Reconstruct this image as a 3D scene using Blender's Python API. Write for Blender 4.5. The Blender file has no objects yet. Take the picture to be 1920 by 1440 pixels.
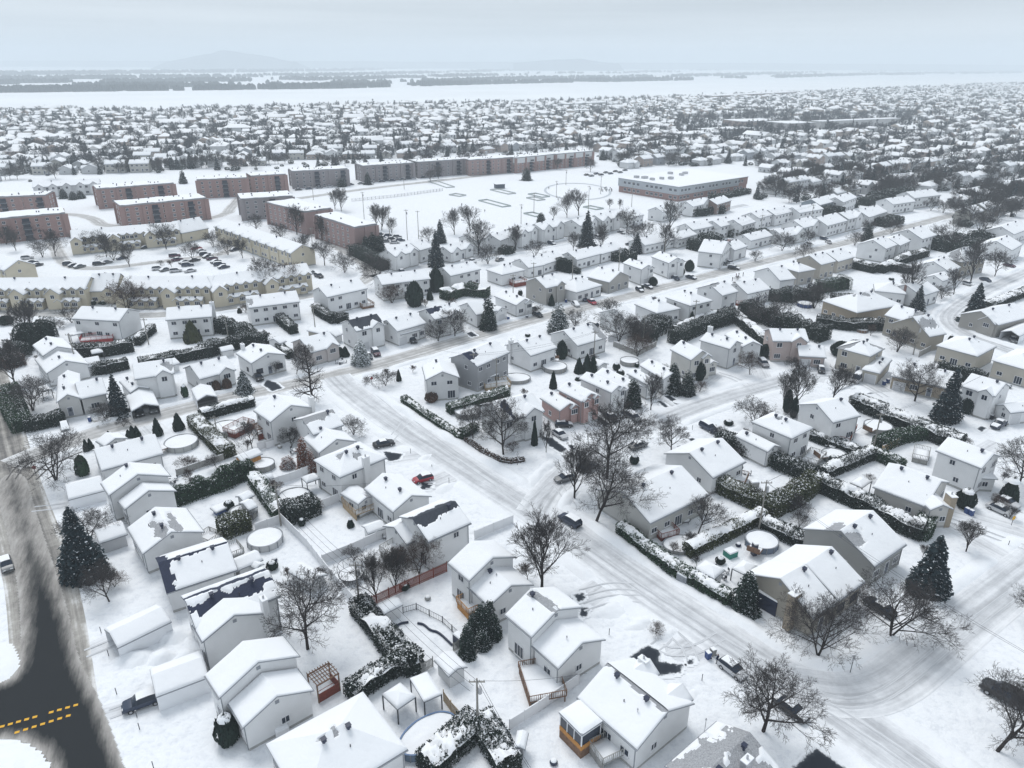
import bpy, math, random
import numpy as np
from mathutils import Vector, Matrix
# ---------------------------------------------------------------- camera, sky, sun, exposure
SC = bpy.context.scene
COL = SC.collection
FPX, HC, PITCH, ROLL = 1378.0, 75.0, math.radians(23.6), math.radians(0.25)
fw = Vector((0, math.cos(PITCH), -math.sin(PITCH)))
r0 = Vector((1, 0, 0)); u0 = Vector((0, math.sin(PITCH), math.cos(PITCH)))
rt = math.cos(ROLL)*r0 + math.sin(ROLL)*u0
up = -math.sin(ROLL)*r0 + math.cos(ROLL)*u0
cam = bpy.data.cameras.new('camera'); co = bpy.data.objects.new('camera', cam); COL.objects.link(co)
cam.sensor_width = 36; cam.lens = 36*FPX/1920; cam.clip_start = 1; cam.clip_end = 60000
co.matrix_world = Matrix(((rt.x, up.x, -fw.x, 0), (rt.y, up.y, -fw.y, 0), (rt.z, up.z, -fw.z, HC), (0, 0, 0, 1)))
SC.camera = co
HAZE = 0.00026
SUN_EL, SUN_AZ = math.radians(58), math.radians(-30)
W = bpy.data.worlds.new('World'); SC.world = W; W.use_nodes = True
nt = W.node_tree; nt.nodes.clear()
def N(t, typ, **k):
    n = t.nodes.new(typ)
    for a, v in k.items():
        if a.startswith('i_'): n.inputs[a[2:].replace('_', ' ')].default_value = v
        else: setattr(n, a, v)
    return n
sky = N(nt, 'ShaderNodeTexSky', sky_type='NISHITA', sun_disc=False, sun_elevation=SUN_EL, sun_rotation=SUN_AZ)
tc = N(nt, 'ShaderNodeTexCoord'); mp = N(nt, 'ShaderNodeMapping'); mp.inputs['Scale'].default_value = (.8, .8, 26)
nz = N(nt, 'ShaderNodeTexNoise'); nz.inputs['Scale'].default_value = 1.6; nz.inputs['Detail'].default_value = 4
rp = N(nt, 'ShaderNodeValToRGB'); rp.color_ramp.elements[0].position = .34; rp.color_ramp.elements[1].position = .66
rp.color_ramp.elements[0].color = (4.35, 4.8, 5.25, 1); rp.color_ramp.elements[1].color = (6.2, 6.65, 7.1, 1)
mx = N(nt, 'ShaderNodeMix', data_type='RGBA'); mx.inputs[0].default_value = .93
bg = N(nt, 'ShaderNodeBackground'); bg.inputs['Strength'].default_value = 0.1
out = N(nt, 'ShaderNodeOutputWorld')
nt.links.new(tc.outputs['Generated'], mp.inputs['Vector']); nt.links.new(mp.outputs[0], nz.inputs['Vector'])
nt.links.new(nz.outputs['Fac'], rp.inputs[0]); nt.links.new(sky.outputs[0], mx.inputs[6]); nt.links.new(rp.outputs[0], mx.inputs[7])
nt.links.new(mx.outputs[2], bg.inputs['Color']); nt.links.new(bg.outputs[0], out.inputs[0])
sl = bpy.data.lights.new('sun', 'SUN'); so = bpy.data.objects.new('sun', sl); COL.objects.link(so)
sl.energy = 1.5; sl.angle = math.radians(25); sl.color = (1, .98, .95)
sd = Vector((math.sin(SUN_AZ)*math.cos(SUN_EL), math.cos(SUN_AZ)*math.cos(SUN_EL), math.sin(SUN_EL)))
so.rotation_euler = sd.to_track_quat('Z', 'Y').to_euler()
SC.view_settings.view_transform = 'Standard'; SC.view_settings.look = 'None'
SC.view_settings.exposure = 0.30; SC.view_settings.gamma = 1.0
SC.cycles.max_bounces = 4; SC.cycles.diffuse_bounces = 2; SC.cycles.volume_bounces = 1; SC.cycles.use_denoising = True
SC.cycles.glossy_bounces = 2; SC.cycles.transparent_max_bounces = 4; SC.cycles.use_adaptive_sampling = True
def G(p, z=0.0):
    d = fw*FPX + rt*(p[0]-960) + up*(720-p[1])
    t = (z-HC)/d.z
    return Vector((d.x*t, d.y*t, z))
# ---------------------------------------------------------------- helpers
def vn(x, y, s=0):
    x = np.asarray(x, float); y = np.asarray(y, float)
    xi = np.floor(x).astype(np.int64); yi = np.floor(y).astype(np.int64); fx = x-xi; fy = y-yi
    fx = fx*fx*(3-2*fx); fy = fy*fy*(3-2*fy)
    def h(a, b):
        n = (a*374761393 + b*668265263 + s*974634777) & 0xffffffff
        n = ((n ^ (n >> 13))*1274126177) & 0xffffffff
        return ((n ^ (n >> 16)) & 0xffff)/65535.0
    return (h(xi, yi)*(1-fx)+h(xi+1, yi)*fx)*(1-fy)+(h(xi, yi+1)*(1-fx)+h(xi+1, yi+1)*fx)*fy
def fbm(x, y, s=0): return .55*vn(x, y, s)+.3*vn(x*2.1, y*2.1, s+1)+.15*vn(x*4.3, y*4.3, s+2)
def arrmesh(name, V, Q=None, T=None, mats=(), mi=None, smooth=False, compact=False):
    me = bpy.data.meshes.new(name)
    V = np.asarray(V, dtype=np.float32).reshape(-1, 3)
    Q = np.zeros((0, 4), np.int32) if Q is None else np.asarray(Q, np.int32).reshape(-1, 4)
    T = np.zeros((0, 3), np.int32) if T is None else np.asarray(T, np.int32).reshape(-1, 3)
    if compact:
        us = np.unique(np.concatenate([Q.ravel(), T.ravel()])); rm_ = np.zeros(len(V), np.int32); rm_[us] = np.arange(len(us)); V = V[us]; Q = rm_[Q]; T = rm_[T]
    me.vertices.add(len(V)); me.vertices.foreach_set('co', V.ravel())
    me.loops.add(4*len(Q)+3*len(T)); me.loops.foreach_set('vertex_index', np.concatenate([Q.ravel(), T.ravel()]))
    me.polygons.add(len(Q)+len(T))
    me.polygons.foreach_set('loop_start', np.concatenate([np.arange(len(Q))*4, 4*len(Q)+np.arange(len(T))*3]).astype(np.int32))
    for m in mats: me.materials.append(m)
    if mi is not None: me.polygons.foreach_set('material_index', np.asarray(mi, np.int32))
    if smooth: me.polygons.foreach_set('use_smooth', np.ones(len(me.polygons), bool))
    me.update(calc_edges=True); me.validate()
    return me
class MB:
    def __init__(s): s.v = []; s.f = []; s.m = []
    def poly(s, pts, m=0):
        n = len(s.v); s.v += [tuple(p) for p in pts]; s.f.append(tuple(range(n, n+len(pts)))); s.m.append(m)
    def box(s, c, d, m=0, ang=0, taper=1.0):
        cx, cy, cz = c; dx, dy, dz = d[0]/2, d[1]/2, d[2]/2; n = len(s.v); ca, sa = math.cos(ang), math.sin(ang)
        for z, k in ((-dz, 1), (dz, taper)):
            for x, y in ((-dx, -dy), (dx, -dy), (dx, dy), (-dx, dy)):
                s.v.append((cx+(x*ca-y*sa)*k, cy+(x*sa+y*ca)*k, cz+z))
        for q in ((3, 2, 1, 0), (4, 5, 6, 7), (0, 1, 5, 4), (1, 2, 6, 5), (2, 3, 7, 6), (3, 0, 4, 7)):
            s.f.append(tuple(n+i for i in q)); s.m.append(m)
    def tube(s, pts, r, n=6, m=0, cap=True):
        pts = [Vector(p) for p in pts]; k0 = len(s.v)
        for i, p in enumerate(pts):
            d = (pts[min(i+1, len(pts)-1)]-pts[max(i-1, 0)]).normalized()
            a = d.cross(Vector((0, 0, 1)) if abs(d.z) < .9 else Vector((1, 0, 0))).normalized(); b = d.cross(a)
            rr = r[i] if isinstance(r, (list, tuple)) else r
            for j in range(n):
                t = 2*math.pi*j/n; s.v.append(tuple(p+(a*math.cos(t)+b*math.sin(t))*rr))
        for i in range(len(pts)-1):
            for j in range(n):
                s.f.append((k0+i*n+j, k0+i*n+(j+1) % n, k0+(i+1)*n+(j+1) % n, k0+(i+1)*n+j)); s.m.append(m)
        if cap:
            s.f.append(tuple(k0+j for j in range(n))); s.m.append(m)
            s.f.append(tuple(k0+(len(pts)-1)*n+j for j in reversed(range(n)))); s.m.append(m)
    def mesh(s, name, mats, smooth=False):
        me = bpy.data.meshes.new(name); me.from_pydata(s.v, [], s.f)
        for m in mats: me.materials.append(m)
        me.polygons.foreach_set('material_index', s.m)
        if smooth: me.polygons.foreach_set('use_smooth', [True]*len(s.f))
        me.update(); return me
def ob(name, me, parent=None, loc=(0, 0, 0), rz=0.0, **p):
    o = bpy.data.objects.new(name, me); COL.objects.link(o)
    o.location = loc; o.rotation_euler = (0, 0, rz)
    if parent: o.parent = parent
    for k, v in p.items(): o[k] = v
    return o
def tag(o, label, cat, group=None):
    o['label'] = label; o['category'] = cat
    if group: o['group'] = group
    return o
def thing(name, label, cat, loc=(0, 0, 0), rz=0.0, group=None):
    return tag(ob(name, None, None, loc, rz), label, cat, group)
def dup(root, loc, rz=0.0, label=None, group=None, sc=None):
    r = root.copy(); COL.objects.link(r); r.location = loc; r.rotation_euler = (0, 0, rz)
    if sc is not None: r.scale = (sc, sc, sc) if not isinstance(sc, tuple) else sc
    if label: r['label'] = label
    if group: r['group'] = group
    elif 'group' in r: del r['group']
    for ch in root.children:
        c = ch.copy(); COL.objects.link(c); c.parent = r
        for g in ch.children:
            d = g.copy(); COL.objects.link(d); d.parent = c
    return r
# ---------------------------------------------------------------- materials
def mat(name, col, rough=.7, spec=.3, bump=None, vary=None, metal=0):
    m = bpy.data.materials.new(name); m.use_nodes = True; t = m.node_tree; b = t.nodes['Principled BSDF']
    b.inputs['Base Color'].default_value = (*col, 1); b.inputs['Roughness'].default_value = rough
    b.inputs['Specular IOR Level'].default_value = spec; b.inputs['Metallic'].default_value = metal
    if vary or bump:
        g = N(t, 'ShaderNodeNewGeometry')
    if vary:
        sc, amt = vary
        n = N(t, 'ShaderNodeTexNoise'); n.inputs['Scale'].default_value = sc; n.inputs['Detail'].default_value = 3
        t.links.new(g.outputs['Position'], n.inputs['Vector'])
        r = N(t, 'ShaderNodeMapRange'); r.inputs[1].default_value = .3; r.inputs[2].default_value = .7
        r.inputs[3].default_value = 1-amt; r.inputs[4].default_value = 1+amt
        v = N(t, 'ShaderNodeVectorMath', operation='SCALE'); v.inputs[0].default_value = col
        t.links.new(n.outputs['Fac'], r.inputs[0]); t.links.new(r.outputs[0], v.inputs['Scale']); t.links.new(v.outputs[0], b.inputs['Base Color'])
    if bump:
        last = None
        for sc, dist in bump:
            n = N(t, 'ShaderNodeTexNoise'); n.inputs['Scale'].default_value = sc; n.inputs['Detail'].default_value = 2
            bp = N(t, 'ShaderNodeBump'); bp.inputs['Distance'].default_value = dist; bp.inputs['Strength'].default_value = 1
            t.links.new(g.outputs['Position'], n.inputs['Vector']); t.links.new(n.outputs['Fac'], bp.inputs['Height'])
            if last: t.links.new(last.outputs[0], bp.inputs['Normal'])
            last = bp
        t.links.new(last.outputs[0], b.inputs['Normal'])
    return m
SNOWC = (.86, .885, .92)
SNOW = mat('snow', SNOWC, .75, .15, bump=((.35, .35), (2.2, .06)))
SNOWR = mat('roof_snow', (.88, .90, .93), .75, .15, bump=((1.2, .06),))
def ground_mat():
    m = mat('ground_snow', SNOWC, .8, .12); t = m.node_tree; b = t.nodes['Principled BSDF']
    g = N(t, 'ShaderNodeNewGeometry'); last = None
    for sc, dist, det in ((.07, .9, 2), (.45, .5, 3), (3.0, .06, 2)):
        n = N(t, 'ShaderNodeTexNoise'); n.inputs['Scale'].default_value = sc; n.inputs['Detail'].default_value = det
        bp = N(t, 'ShaderNodeBump'); bp.inputs['Distance'].default_value = dist
        t.links.new(g.outputs['Position'], n.inputs['Vector']); t.links.new(n.outputs['Fac'], bp.inputs['Height'])
        if last: t.links.new(last.outputs[0], bp.inputs['Normal'])
        last = bp
    t.links.new(last.outputs[0], b.inputs['Normal'])
    n = N(t, 'ShaderNodeTexNoise'); n.inputs['Scale'].default_value = .9; n.inputs['Detail'].default_value = 7; n.inputs['Roughness'].default_value = .7
    r = N(t, 'ShaderNodeValToRGB'); r.color_ramp.elements[0].position = .33; r.color_ramp.elements[1].position = .5
    r.color_ramp.elements[0].color = (.74, .77, .82, 1); r.color_ramp.elements[1].color = (*SNOWC, 1)
    t.links.new(g.outputs['Position'], n.inputs['Vector']); t.links.new(n.outputs['Fac'], r.inputs[0]); t.links.new(r.outputs[0], b.inputs['Base Color'])
    return m
GSNOW = ground_mat()
def streak_mat(name, cols, pos, vs=2.2, us=.035, edge=.16):
    # packed-snow carriageway: UV x = metres along, y = metres across
    m = mat(name, cols[0], .75, .2); t = m.node_tree; b = t.nodes['Principled BSDF']
    uv = N(t, 'ShaderNodeUVMap'); mp_ = N(t, 'ShaderNodeMapping'); mp_.inputs['Scale'].default_value = (us, vs*.5, 1)
    n = N(t, 'ShaderNodeTexNoise'); n.inputs['Scale'].default_value = 1.0; n.inputs['Detail'].default_value = 6; n.inputs['Roughness'].default_value = .65
    t.links.new(uv.outputs[0], mp_.inputs[0]); t.links.new(mp_.outputs[0], n.inputs['Vector'])
    n2 = N(t, 'ShaderNodeTexNoise'); n2.inputs['Scale'].default_value = .25; n2.inputs['Detail'].default_value = 8; n2.inputs['Roughness'].default_value = .75
    t.links.new(uv.outputs[0], n2.inputs['Vector'])
    # wheel paths: cos across the lane
    sx = N(t, 'ShaderNodeSeparateXYZ'); t.links.new(uv.outputs[0], sx.inputs[0])
    mu = N(t, 'ShaderNodeMath', operation='MULTIPLY'); mu.inputs[1].default_value = 2*math.pi/1.75; t.links.new(sx.outputs[1], mu.inputs[0])
    cs = N(t, 'ShaderNodeMath', operation='COSINE'); t.links.new(mu.outputs[0], cs.inputs[0])
    ab = N(t, 'ShaderNodeMath', operation='ABSOLUTE'); t.links.new(sx.outputs[1], ab.inputs[0])
    ed = N(t, 'ShaderNodeMapRange'); ed.inputs[1].default_value = 2.2; ed.inputs[2].default_value = 3.6; ed.inputs[3].default_value = 1; ed.inputs[4].default_value = 0
    t.links.new(ab.outputs[0], ed.inputs[0])
    tr = N(t, 'ShaderNodeMath', operation='MULTIPLY'); t.links.new(cs.outputs[0], tr.inputs[0]); t.links.new(ed.outputs[0], tr.inputs[1])
    a1 = N(t, 'ShaderNodeMath', operation='MULTIPLY_ADD'); a1.inputs[1].default_value = .035
    t.links.new(tr.outputs[0], a1.inputs[0])
    a2 = N(t, 'ShaderNodeMath', operation='ADD'); t.links.new(n.outputs['Fac'], a2.inputs[0]); t.links.new(n2.outputs['Fac'], a2.inputs[1])
    hf = N(t, 'ShaderNodeMath', operation='MULTIPLY'); hf.inputs[1].default_value = .5; t.links.new(a2.outputs[0], hf.inputs[0])
    t.links.new(hf.outputs[0], a1.inputs[2])
    uv2 = N(t, 'ShaderNodeUVMap', uv_map='EdgeMap'); sx2 = N(t, 'ShaderNodeSeparateXYZ'); t.links.new(uv2.outputs[0], sx2.inputs[0])
    ef = N(t, 'ShaderNodeMapRange'); ef.inputs[1].default_value = .55; ef.inputs[2].default_value = 1.0; ef.inputs[3].default_value = 0; ef.inputs[4].default_value = edge; t.links.new(sx2.outputs[0], ef.inputs[0])
    sb = N(t, 'ShaderNodeMath', operation='SUBTRACT'); t.links.new(a1.outputs[0], sb.inputs[0]); t.links.new(ef.outputs[0], sb.inputs[1]); a1 = sb
    r = N(t, 'ShaderNodeValToRGB'); e = r.color_ramp.elements
    while len(e) < len(cols): e.new(.5)
    for k, (c, p) in enumerate(zip(cols, pos)): e[k].position = p; e[k].color = (*c, 1)
    t.links.new(a1.outputs[0], r.inputs[0]); t.links.new(r.outputs[0], b.inputs['Base Color'])
    bp = N(t, 'ShaderNodeBump'); bp.inputs['Distance'].default_value = .02; t.links.new(a1.outputs[0], bp.inputs['Height']); t.links.new(bp.outputs[0], b.inputs['Normal'])
    return m
ROADW = streak_mat('packed_snow_road', [(.85, .87, .9), (.68, .70, .73), (.46, .475, .50)], [.325, .445, .60])
ROADM = streak_mat('salted_road', [(.80, .81, .83), (.52, .52, .52), (.33, .325, .32)], [.32, .46, .62])
ROADD = streak_mat('slushy_road', [(.72, .72, .72), (.40, .385, .36), (.21, .20, .19), (.09, .09, .092)], [.28, .39, .52, .63])
ROADA_ = streak_mat('wet_asphalt', [(.30, .295, .29), (.075, .078, .082), (.045, .05, .056)], [.3, .42, .6])
TRACK = streak_mat('tyre_tracks', [(.8, .82, .85), (.66, .68, .71), (.45, .46, .48)], [.4, .52, .66], vs=4)
def wear_mat(name, cols, pos, sc=.8, amp=1.5, hi=.9, rot=None):
    # UV x = metres inside the worn area's edge; the edge itself is broken up by noise
    m = mat(name, cols[-1], .8, .06); t = m.node_tree; b = t.nodes['Principled BSDF']; uv = N(t, 'ShaderNodeUVMap', uv_map='UVMap'); sx = N(t, 'ShaderNodeSeparateXYZ'); t.links.new(uv.outputs[0], sx.inputs[0])
    g = N(t, 'ShaderNodeNewGeometry'); n = N(t, 'ShaderNodeTexNoise'); n.inputs['Scale'].default_value = sc; n.inputs['Detail'].default_value = 9; n.inputs['Roughness'].default_value = .72; mpp = N(t, 'ShaderNodeMapping', vector_type='TEXTURE'); mpp.inputs['Rotation'].default_value = (0, 0, rot or 0); mpp.inputs['Scale'].default_value = (5, 1.1, 1) if rot else (1, 1, 1); t.links.new(g.outputs['Position'], mpp.inputs[0]); t.links.new(mpp.outputs[0], n.inputs['Vector'])
    ma = N(t, 'ShaderNodeMath', operation='MULTIPLY_ADD'); ma.inputs[1].default_value = amp; ma.inputs[2].default_value = -amp/2; t.links.new(n.outputs['Fac'], ma.inputs[0])
    ad = N(t, 'ShaderNodeMath', operation='ADD'); t.links.new(ma.outputs[0], ad.inputs[0]); t.links.new(sx.outputs[0], ad.inputs[1])
    mr = N(t, 'ShaderNodeMapRange'); mr.inputs[1].default_value = -.6; mr.inputs[2].default_value = hi; t.links.new(ad.outputs[0], mr.inputs[0])
    r = N(t, 'ShaderNodeValToRGB'); e = r.color_ramp.elements
    while len(e) < len(cols): e.new(.5)
    for k, (c, p) in enumerate(zip(cols, pos)): e[k].position = p; e[k].color = (*c, 1)
    t.links.new(mr.outputs[0], r.inputs[0]); t.links.new(r.outputs[0], b.inputs['Base Color']); return m
ROADA = wear_mat('wet_asphalt', [(.52, .51, .50), (.36, .345, .33), (.12, .118, .115), (.026, .029, .032)], [.04, .2, .42, .62], 1.0, 2.6, 3.2, math.radians(112))
DRIVEW = wear_mat('bare_wet_driveway', [(.86, .885, .92), (.62, .64, .67), (.06, .07, .085), (.03, .036, .048)], [.25, .38, .5, .8], 1.3)
DRIVE = mat('bare_driveway', (.045, .05, .06), .6, .3, vary=(3, .35))
RUT = streak_mat('rutted_snow', [(.82, .84, .87), (.68, .70, .73), (.50, .52, .55)], [.30, .44, .6], vs=1, edge=.2)
RUTD = streak_mat('brown_ruts', [(.33, .32, .31), (.16, .155, .15), (.07, .07, .07)], [.30, .44, .6], vs=1, edge=.2)
CONC = mat('foundation', (.42, .42, .41), .85, .2, vary=(.8, .12))
WHITE = mat('white_vinyl', (.80, .81, .83), .55, .3, vary=(.3, .03))
TRIM = mat('grey_trim', (.27, .29, .32), .5, .3)
DARK = mat('dark_metal', (.025, .03, .045), .45, .4)
NAVY = mat('navy_metal', (.02, .028, .06), .45, .4)
GLASS = mat('window_glass', (.02, .03, .05), .2, .35)
WOOD = mat('brown_wood', (.20, .12, .08), .75, .2, vary=(3, .25))
REDWOOD = mat('red_stained_wood', (.20, .055, .04), .75, .2, vary=(3, .2))
TANWOOD = mat('tan_wood', (.45, .34, .22), .75, .2, vary=(3, .2))
ORANGE = mat('honey_wood', (.50, .24, .07), .7, .2, vary=(3, .2))
GREYWOOD = mat('grey_wood', (.32, .32, .31), .8, .2, vary=(3, .15))
BARK = mat('bark', (.04, .034, .033), .95, .03, vary=(5, .3))
TWIG = mat('twigs', (.068, .063, .064), .9, .1)
TWIGR = mat('reddish_twigs', (.095, .07, .062), .9, .1)
RUBBER = mat('rubber', (.02, .02, .022), .8, .2)
ALLOY = mat('alloy', (.45, .46, .48), .35, .5, metal=.6)
BLUE = mat('blue_plastic', (.03, .07, .22), .5, .4)
RED = mat('red_paint', (.35, .03, .03), .5, .4)
YEL = mat('yellow_paint', (.75, .42, .04), .7, .2)
GREEN = mat('green_plastic', (.02, .22, .17), .5, .3)
CONCG = mat('concrete_pole', (.28, .27, .25), .85, .2, vary=(4, .15))
FABRIC = mat('white_tarpaulin', (.82, .84, .87), .6, .2, vary=(.5, .03))
_sid = {}
def siding(c):
    k = tuple(round(x, 3) for x in c)
    if k in _sid: return _sid[k]
    m = mat('siding_%d' % len(_sid), c, .65, .25, vary=(.35, .05)); t = m.node_tree
    g = N(t, 'ShaderNodeNewGeometry'); s = N(t, 'ShaderNodeSeparateXYZ'); t.links.new(g.outputs['Position'], s.inputs[0])
    mu = N(t, 'ShaderNodeMath', operation='MULTIPLY'); mu.inputs[1].default_value = 2*math.pi/.2; t.links.new(s.outputs[2], mu.inputs[0])
    sn = N(t, 'ShaderNodeMath', operation='SINE'); t.links.new(mu.outputs[0], sn.inputs[0])
    bp = N(t, 'ShaderNodeBump'); bp.inputs['Distance'].default_value = .02; bp.inputs['Strength'].default_value = .8
    t.links.new(sn.outputs[0], bp.inputs['Height']); t.links.new(bp.outputs[0], t.nodes['Principled BSDF'].inputs['Normal'])
    _sid[k] = m; return m
def brick(name, c1, c2):
    m = mat(name, c1, .85, .15); t = m.node_tree
    g = N(t, 'ShaderNodeTexCoord'); b = N(t, 'ShaderNodeTexBrick'); b.inputs['Color1'].default_value = (*c1, 1); b.inputs['Color2'].default_value = (*c2, 1)
    b.inputs['Mortar'].default_value = (c1[0]*1.2, c1[1]*1.2, c1[2]*1.2, 1); b.inputs['Scale'].default_value = 3; b.inputs['Mortar Size'].default_value = .012
    mp_ = N(t, 'ShaderNodeMapping'); mp_.inputs['Rotation'].default_value = (math.pi/2, 0, 0)
    cb = N(t, 'ShaderNodeCombineXYZ'); s = N(t, 'ShaderNodeSeparateXYZ'); a = N(t, 'ShaderNodeMath', operation='ADD')
    t.links.new(g.outputs['Object'], s.inputs[0]); t.links.new(s.outputs[0], a.inputs[0]); t.links.new(s.outputs[1], a.inputs[1])
    t.links.new(a.outputs[0], cb.inputs[0]); t.links.new(s.outputs[2], cb.inputs[1]); t.links.new(cb.outputs[0], b.inputs['Vector'])
    t.links.new(b.outputs[0], t.nodes['Principled BSDF'].inputs['Base Color']); return m
PINK = brick('pink_brick', (.45, .31, .29), (.39, .26, .25))
REDB = brick('red_brick', (.31, .21, .195), (.25, .165, .155))
PURB = brick('purplish_brick', (.34, .25, .24), (.285, .205, .20))
GREYB = brick('grey_brick', (.27, .25, .26), (.23, .21, .22))
TANB = brick('tan_brick', (.36, .31, .245), (.30, .25, .195))
W1, W2, W3 = (.80, .81, .82), (.70, .71, .72), (.58, .59, .60)
CREAM, BEIGE, TAUPE, GREY = (.58, .53, .42), (.50, .47, .41), (.36, .335, .29), (.33, .34, .36)
SHING = mat('grey_shingle', (.34, .35, .37), .85, .2, vary=(6, .3))
SHINGD = mat('dark_shingle', (.05, .058, .075), .85, .2, vary=(6, .3))
SHINGB = mat('navy_shingle', (.02, .028, .06), .7, .25, vary=(6, .3))
# ---------------------------------------------------------------- houses
def block(A, B, C, h, typ='q', slope=.45, **k):
    a, b = G(A, h), G(B, h); e = (b-a); L = e.length; e.normalize(); n = Vector((-e.y, e.x, 0))
    if isinstance(C, tuple):
        w = (G(C, h)-b).dot(n)
        if w < 0: n = -n; w = -w
    else:
        w = C
        if n.dot((a+b)/2) < 0: n = -n
    w = max(w, 2.0); c = (a+b)/2+n*w/2; ea, na = math.atan2(e.y, e.x), math.atan2(n.y, n.x)
    if typ == 'q': ang, LL, WW = na, w, L
    elif typ in ('h', 'f'): ang, LL, WW = (ea, L, w) if L >= w else (na, w, L)
    else: ang, LL, WW = ea, L, w
    t = {'p': 'g', 'q': 'g'}.get(typ, typ)
    if k.get('fit') is not None: LL = k['fit']
    d = dict(cx=c.x, cy=c.y, ang=ang, L=LL, W=WW, h=h, typ=t, slope=slope); d.update(k); return d
def slopes_of(b):
    L, Wd, h, s = b['L'], b['W'], b['h'], b['slope']; hx, hy = L/2, Wd/2; z1 = h+hy*s
    if b['typ'] == 'g':
        return [((-hx, -hy, h), (hx, -hy, h), (hx, 0, z1), (-hx, 0, z1), 'g'), ((hx, hy, h), (-hx, hy, h), (-hx, 0, z1), (hx, 0, z1), 'g')]
    if b['typ'] == 'f':
        return [((-hx, -hy, h), (hx, -hy, h), (hx, hy, h+.05), (-hx, hy, h+.05), 'f')]
    rx = max(hx-hy, .05)
    return [((-hx, -hy, h), (hx, -hy, h), (rx, 0, z1), (-rx, 0, z1), 'h'), ((hx, hy, h), (-hx, hy, h), (-rx, 0, z1), (rx, 0, z1), 'h'),
            ((hx, -hy, h), (hx, hy, h), (rx, 0, z1), (rx, 0, z1), 'h'), ((-hx, hy, h), (-hx, -hy, h), (-rx, 0, z1), (-rx, 0, z1), 'h')]
def unit(*v): v = Vector(v); return v.normalized()
_win = {}
def win_meshes(w, h, kind='n'):
    k = (w, h, kind)
    if k in _win: return _win[k]
    f = MB(); t = .07
    for x, z, dx, dz in ((0, h/2, w+t, t), (0, -h/2, w+t, t), (-w/2, 0, t, h-t), (w/2, 0, t, h-t)): f.box((x, -.04, z), (dx, .1, dz))
    n = 1 if w < .8 else (2 if w < 1.7 else 3)
    for i in range(1, n): f.box((-w/2+w*i/n, -.04, 0), (.06, .08, h-t))
    f.box((0, -.07, -h/2-.06), (w+.25, .16, .05))
    p = MB(); p.box((0, -.015, 0), (w-t+.01, .03, h-t+.01))
    frm = {'n': WHITE, 'd': DARK, 'b': WHITE}[kind]
    _win[k] = (f.mesh('window', [frm]), p.mesh('pane', [GLASS])); return _win[k]
def add_window(root, x, y, z, ang, w, h, kind='n', detail=True, name='window'):
    a, b = win_meshes(w, h, kind); o = ob(name, a, root, (x, y, z), ang)
    ob('pane', b, o)
    return o
_dm = {}
def door_mesh(kind, c=None):
    if kind in _dm: return _dm[kind]
    m = MB()
    if kind == 'door':
        m.box((0, -.03, 1.03), (1.0, .08, 2.06), 0); m.box((0, -.08, 1.45), (.5, .03, .7), 1); m.box((.38, -.09, 1.0), (.06, .05, .15), 2)
        m.box((-.56, -.05, 1.05), (.1, .12, 2.15), 3); m.box((.56, -.05, 1.05), (.1, .12, 2.15), 3); m.box((0, -.05, 2.15), (1.22, .12, .1), 3)
        me = m.mesh('door', [mat('door_paint', (.18, .2, .24), .5, .4), GLASS, ALLOY, WHITE])
    else:
        w = 2.6 if kind == 'garage' else 4.6
        for i in range(4): m.box((0, -.02-.004*(i % 2), .29+.56*i), (w, .07, .53), 0)
        for s in (-1, 1): m.box((s*(w/2+.07), -.04, 1.15), (.13, .12, 2.3), 1)
        m.box((0, -.04, 2.36), (w+.27, .12, .13), 1)
        me = m.mesh('garage_door', [mat('garage_door_paint', (.62, .63, .65), .5, .3), WHITE])
    _dm[kind] = me; return me
_vent = None
def vent_mesh():
    global _vent
    if _vent is None:
        m = MB(); m.tube([(0, 0, -.5), (0, 0, .55)], .16, 8); m.box((0, 0, .62), (.52, .52, .36), 0, 0, .85); m.box((0, 0, .83), (.6, .6, .06), 0)
        _vent = m.mesh('roof_vent', [NAVY])
    return _vent
_pipe = None
def pipe_mesh():
    global _pipe
    if _pipe is None: m = MB(); m.tube([(0, 0, -.4), (0, 0, .5)], .07, 7); _pipe = m.mesh('vent_pipe', [DARK])
    return _pipe
def hrand(*a): return random.Random(repr(a))
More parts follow.
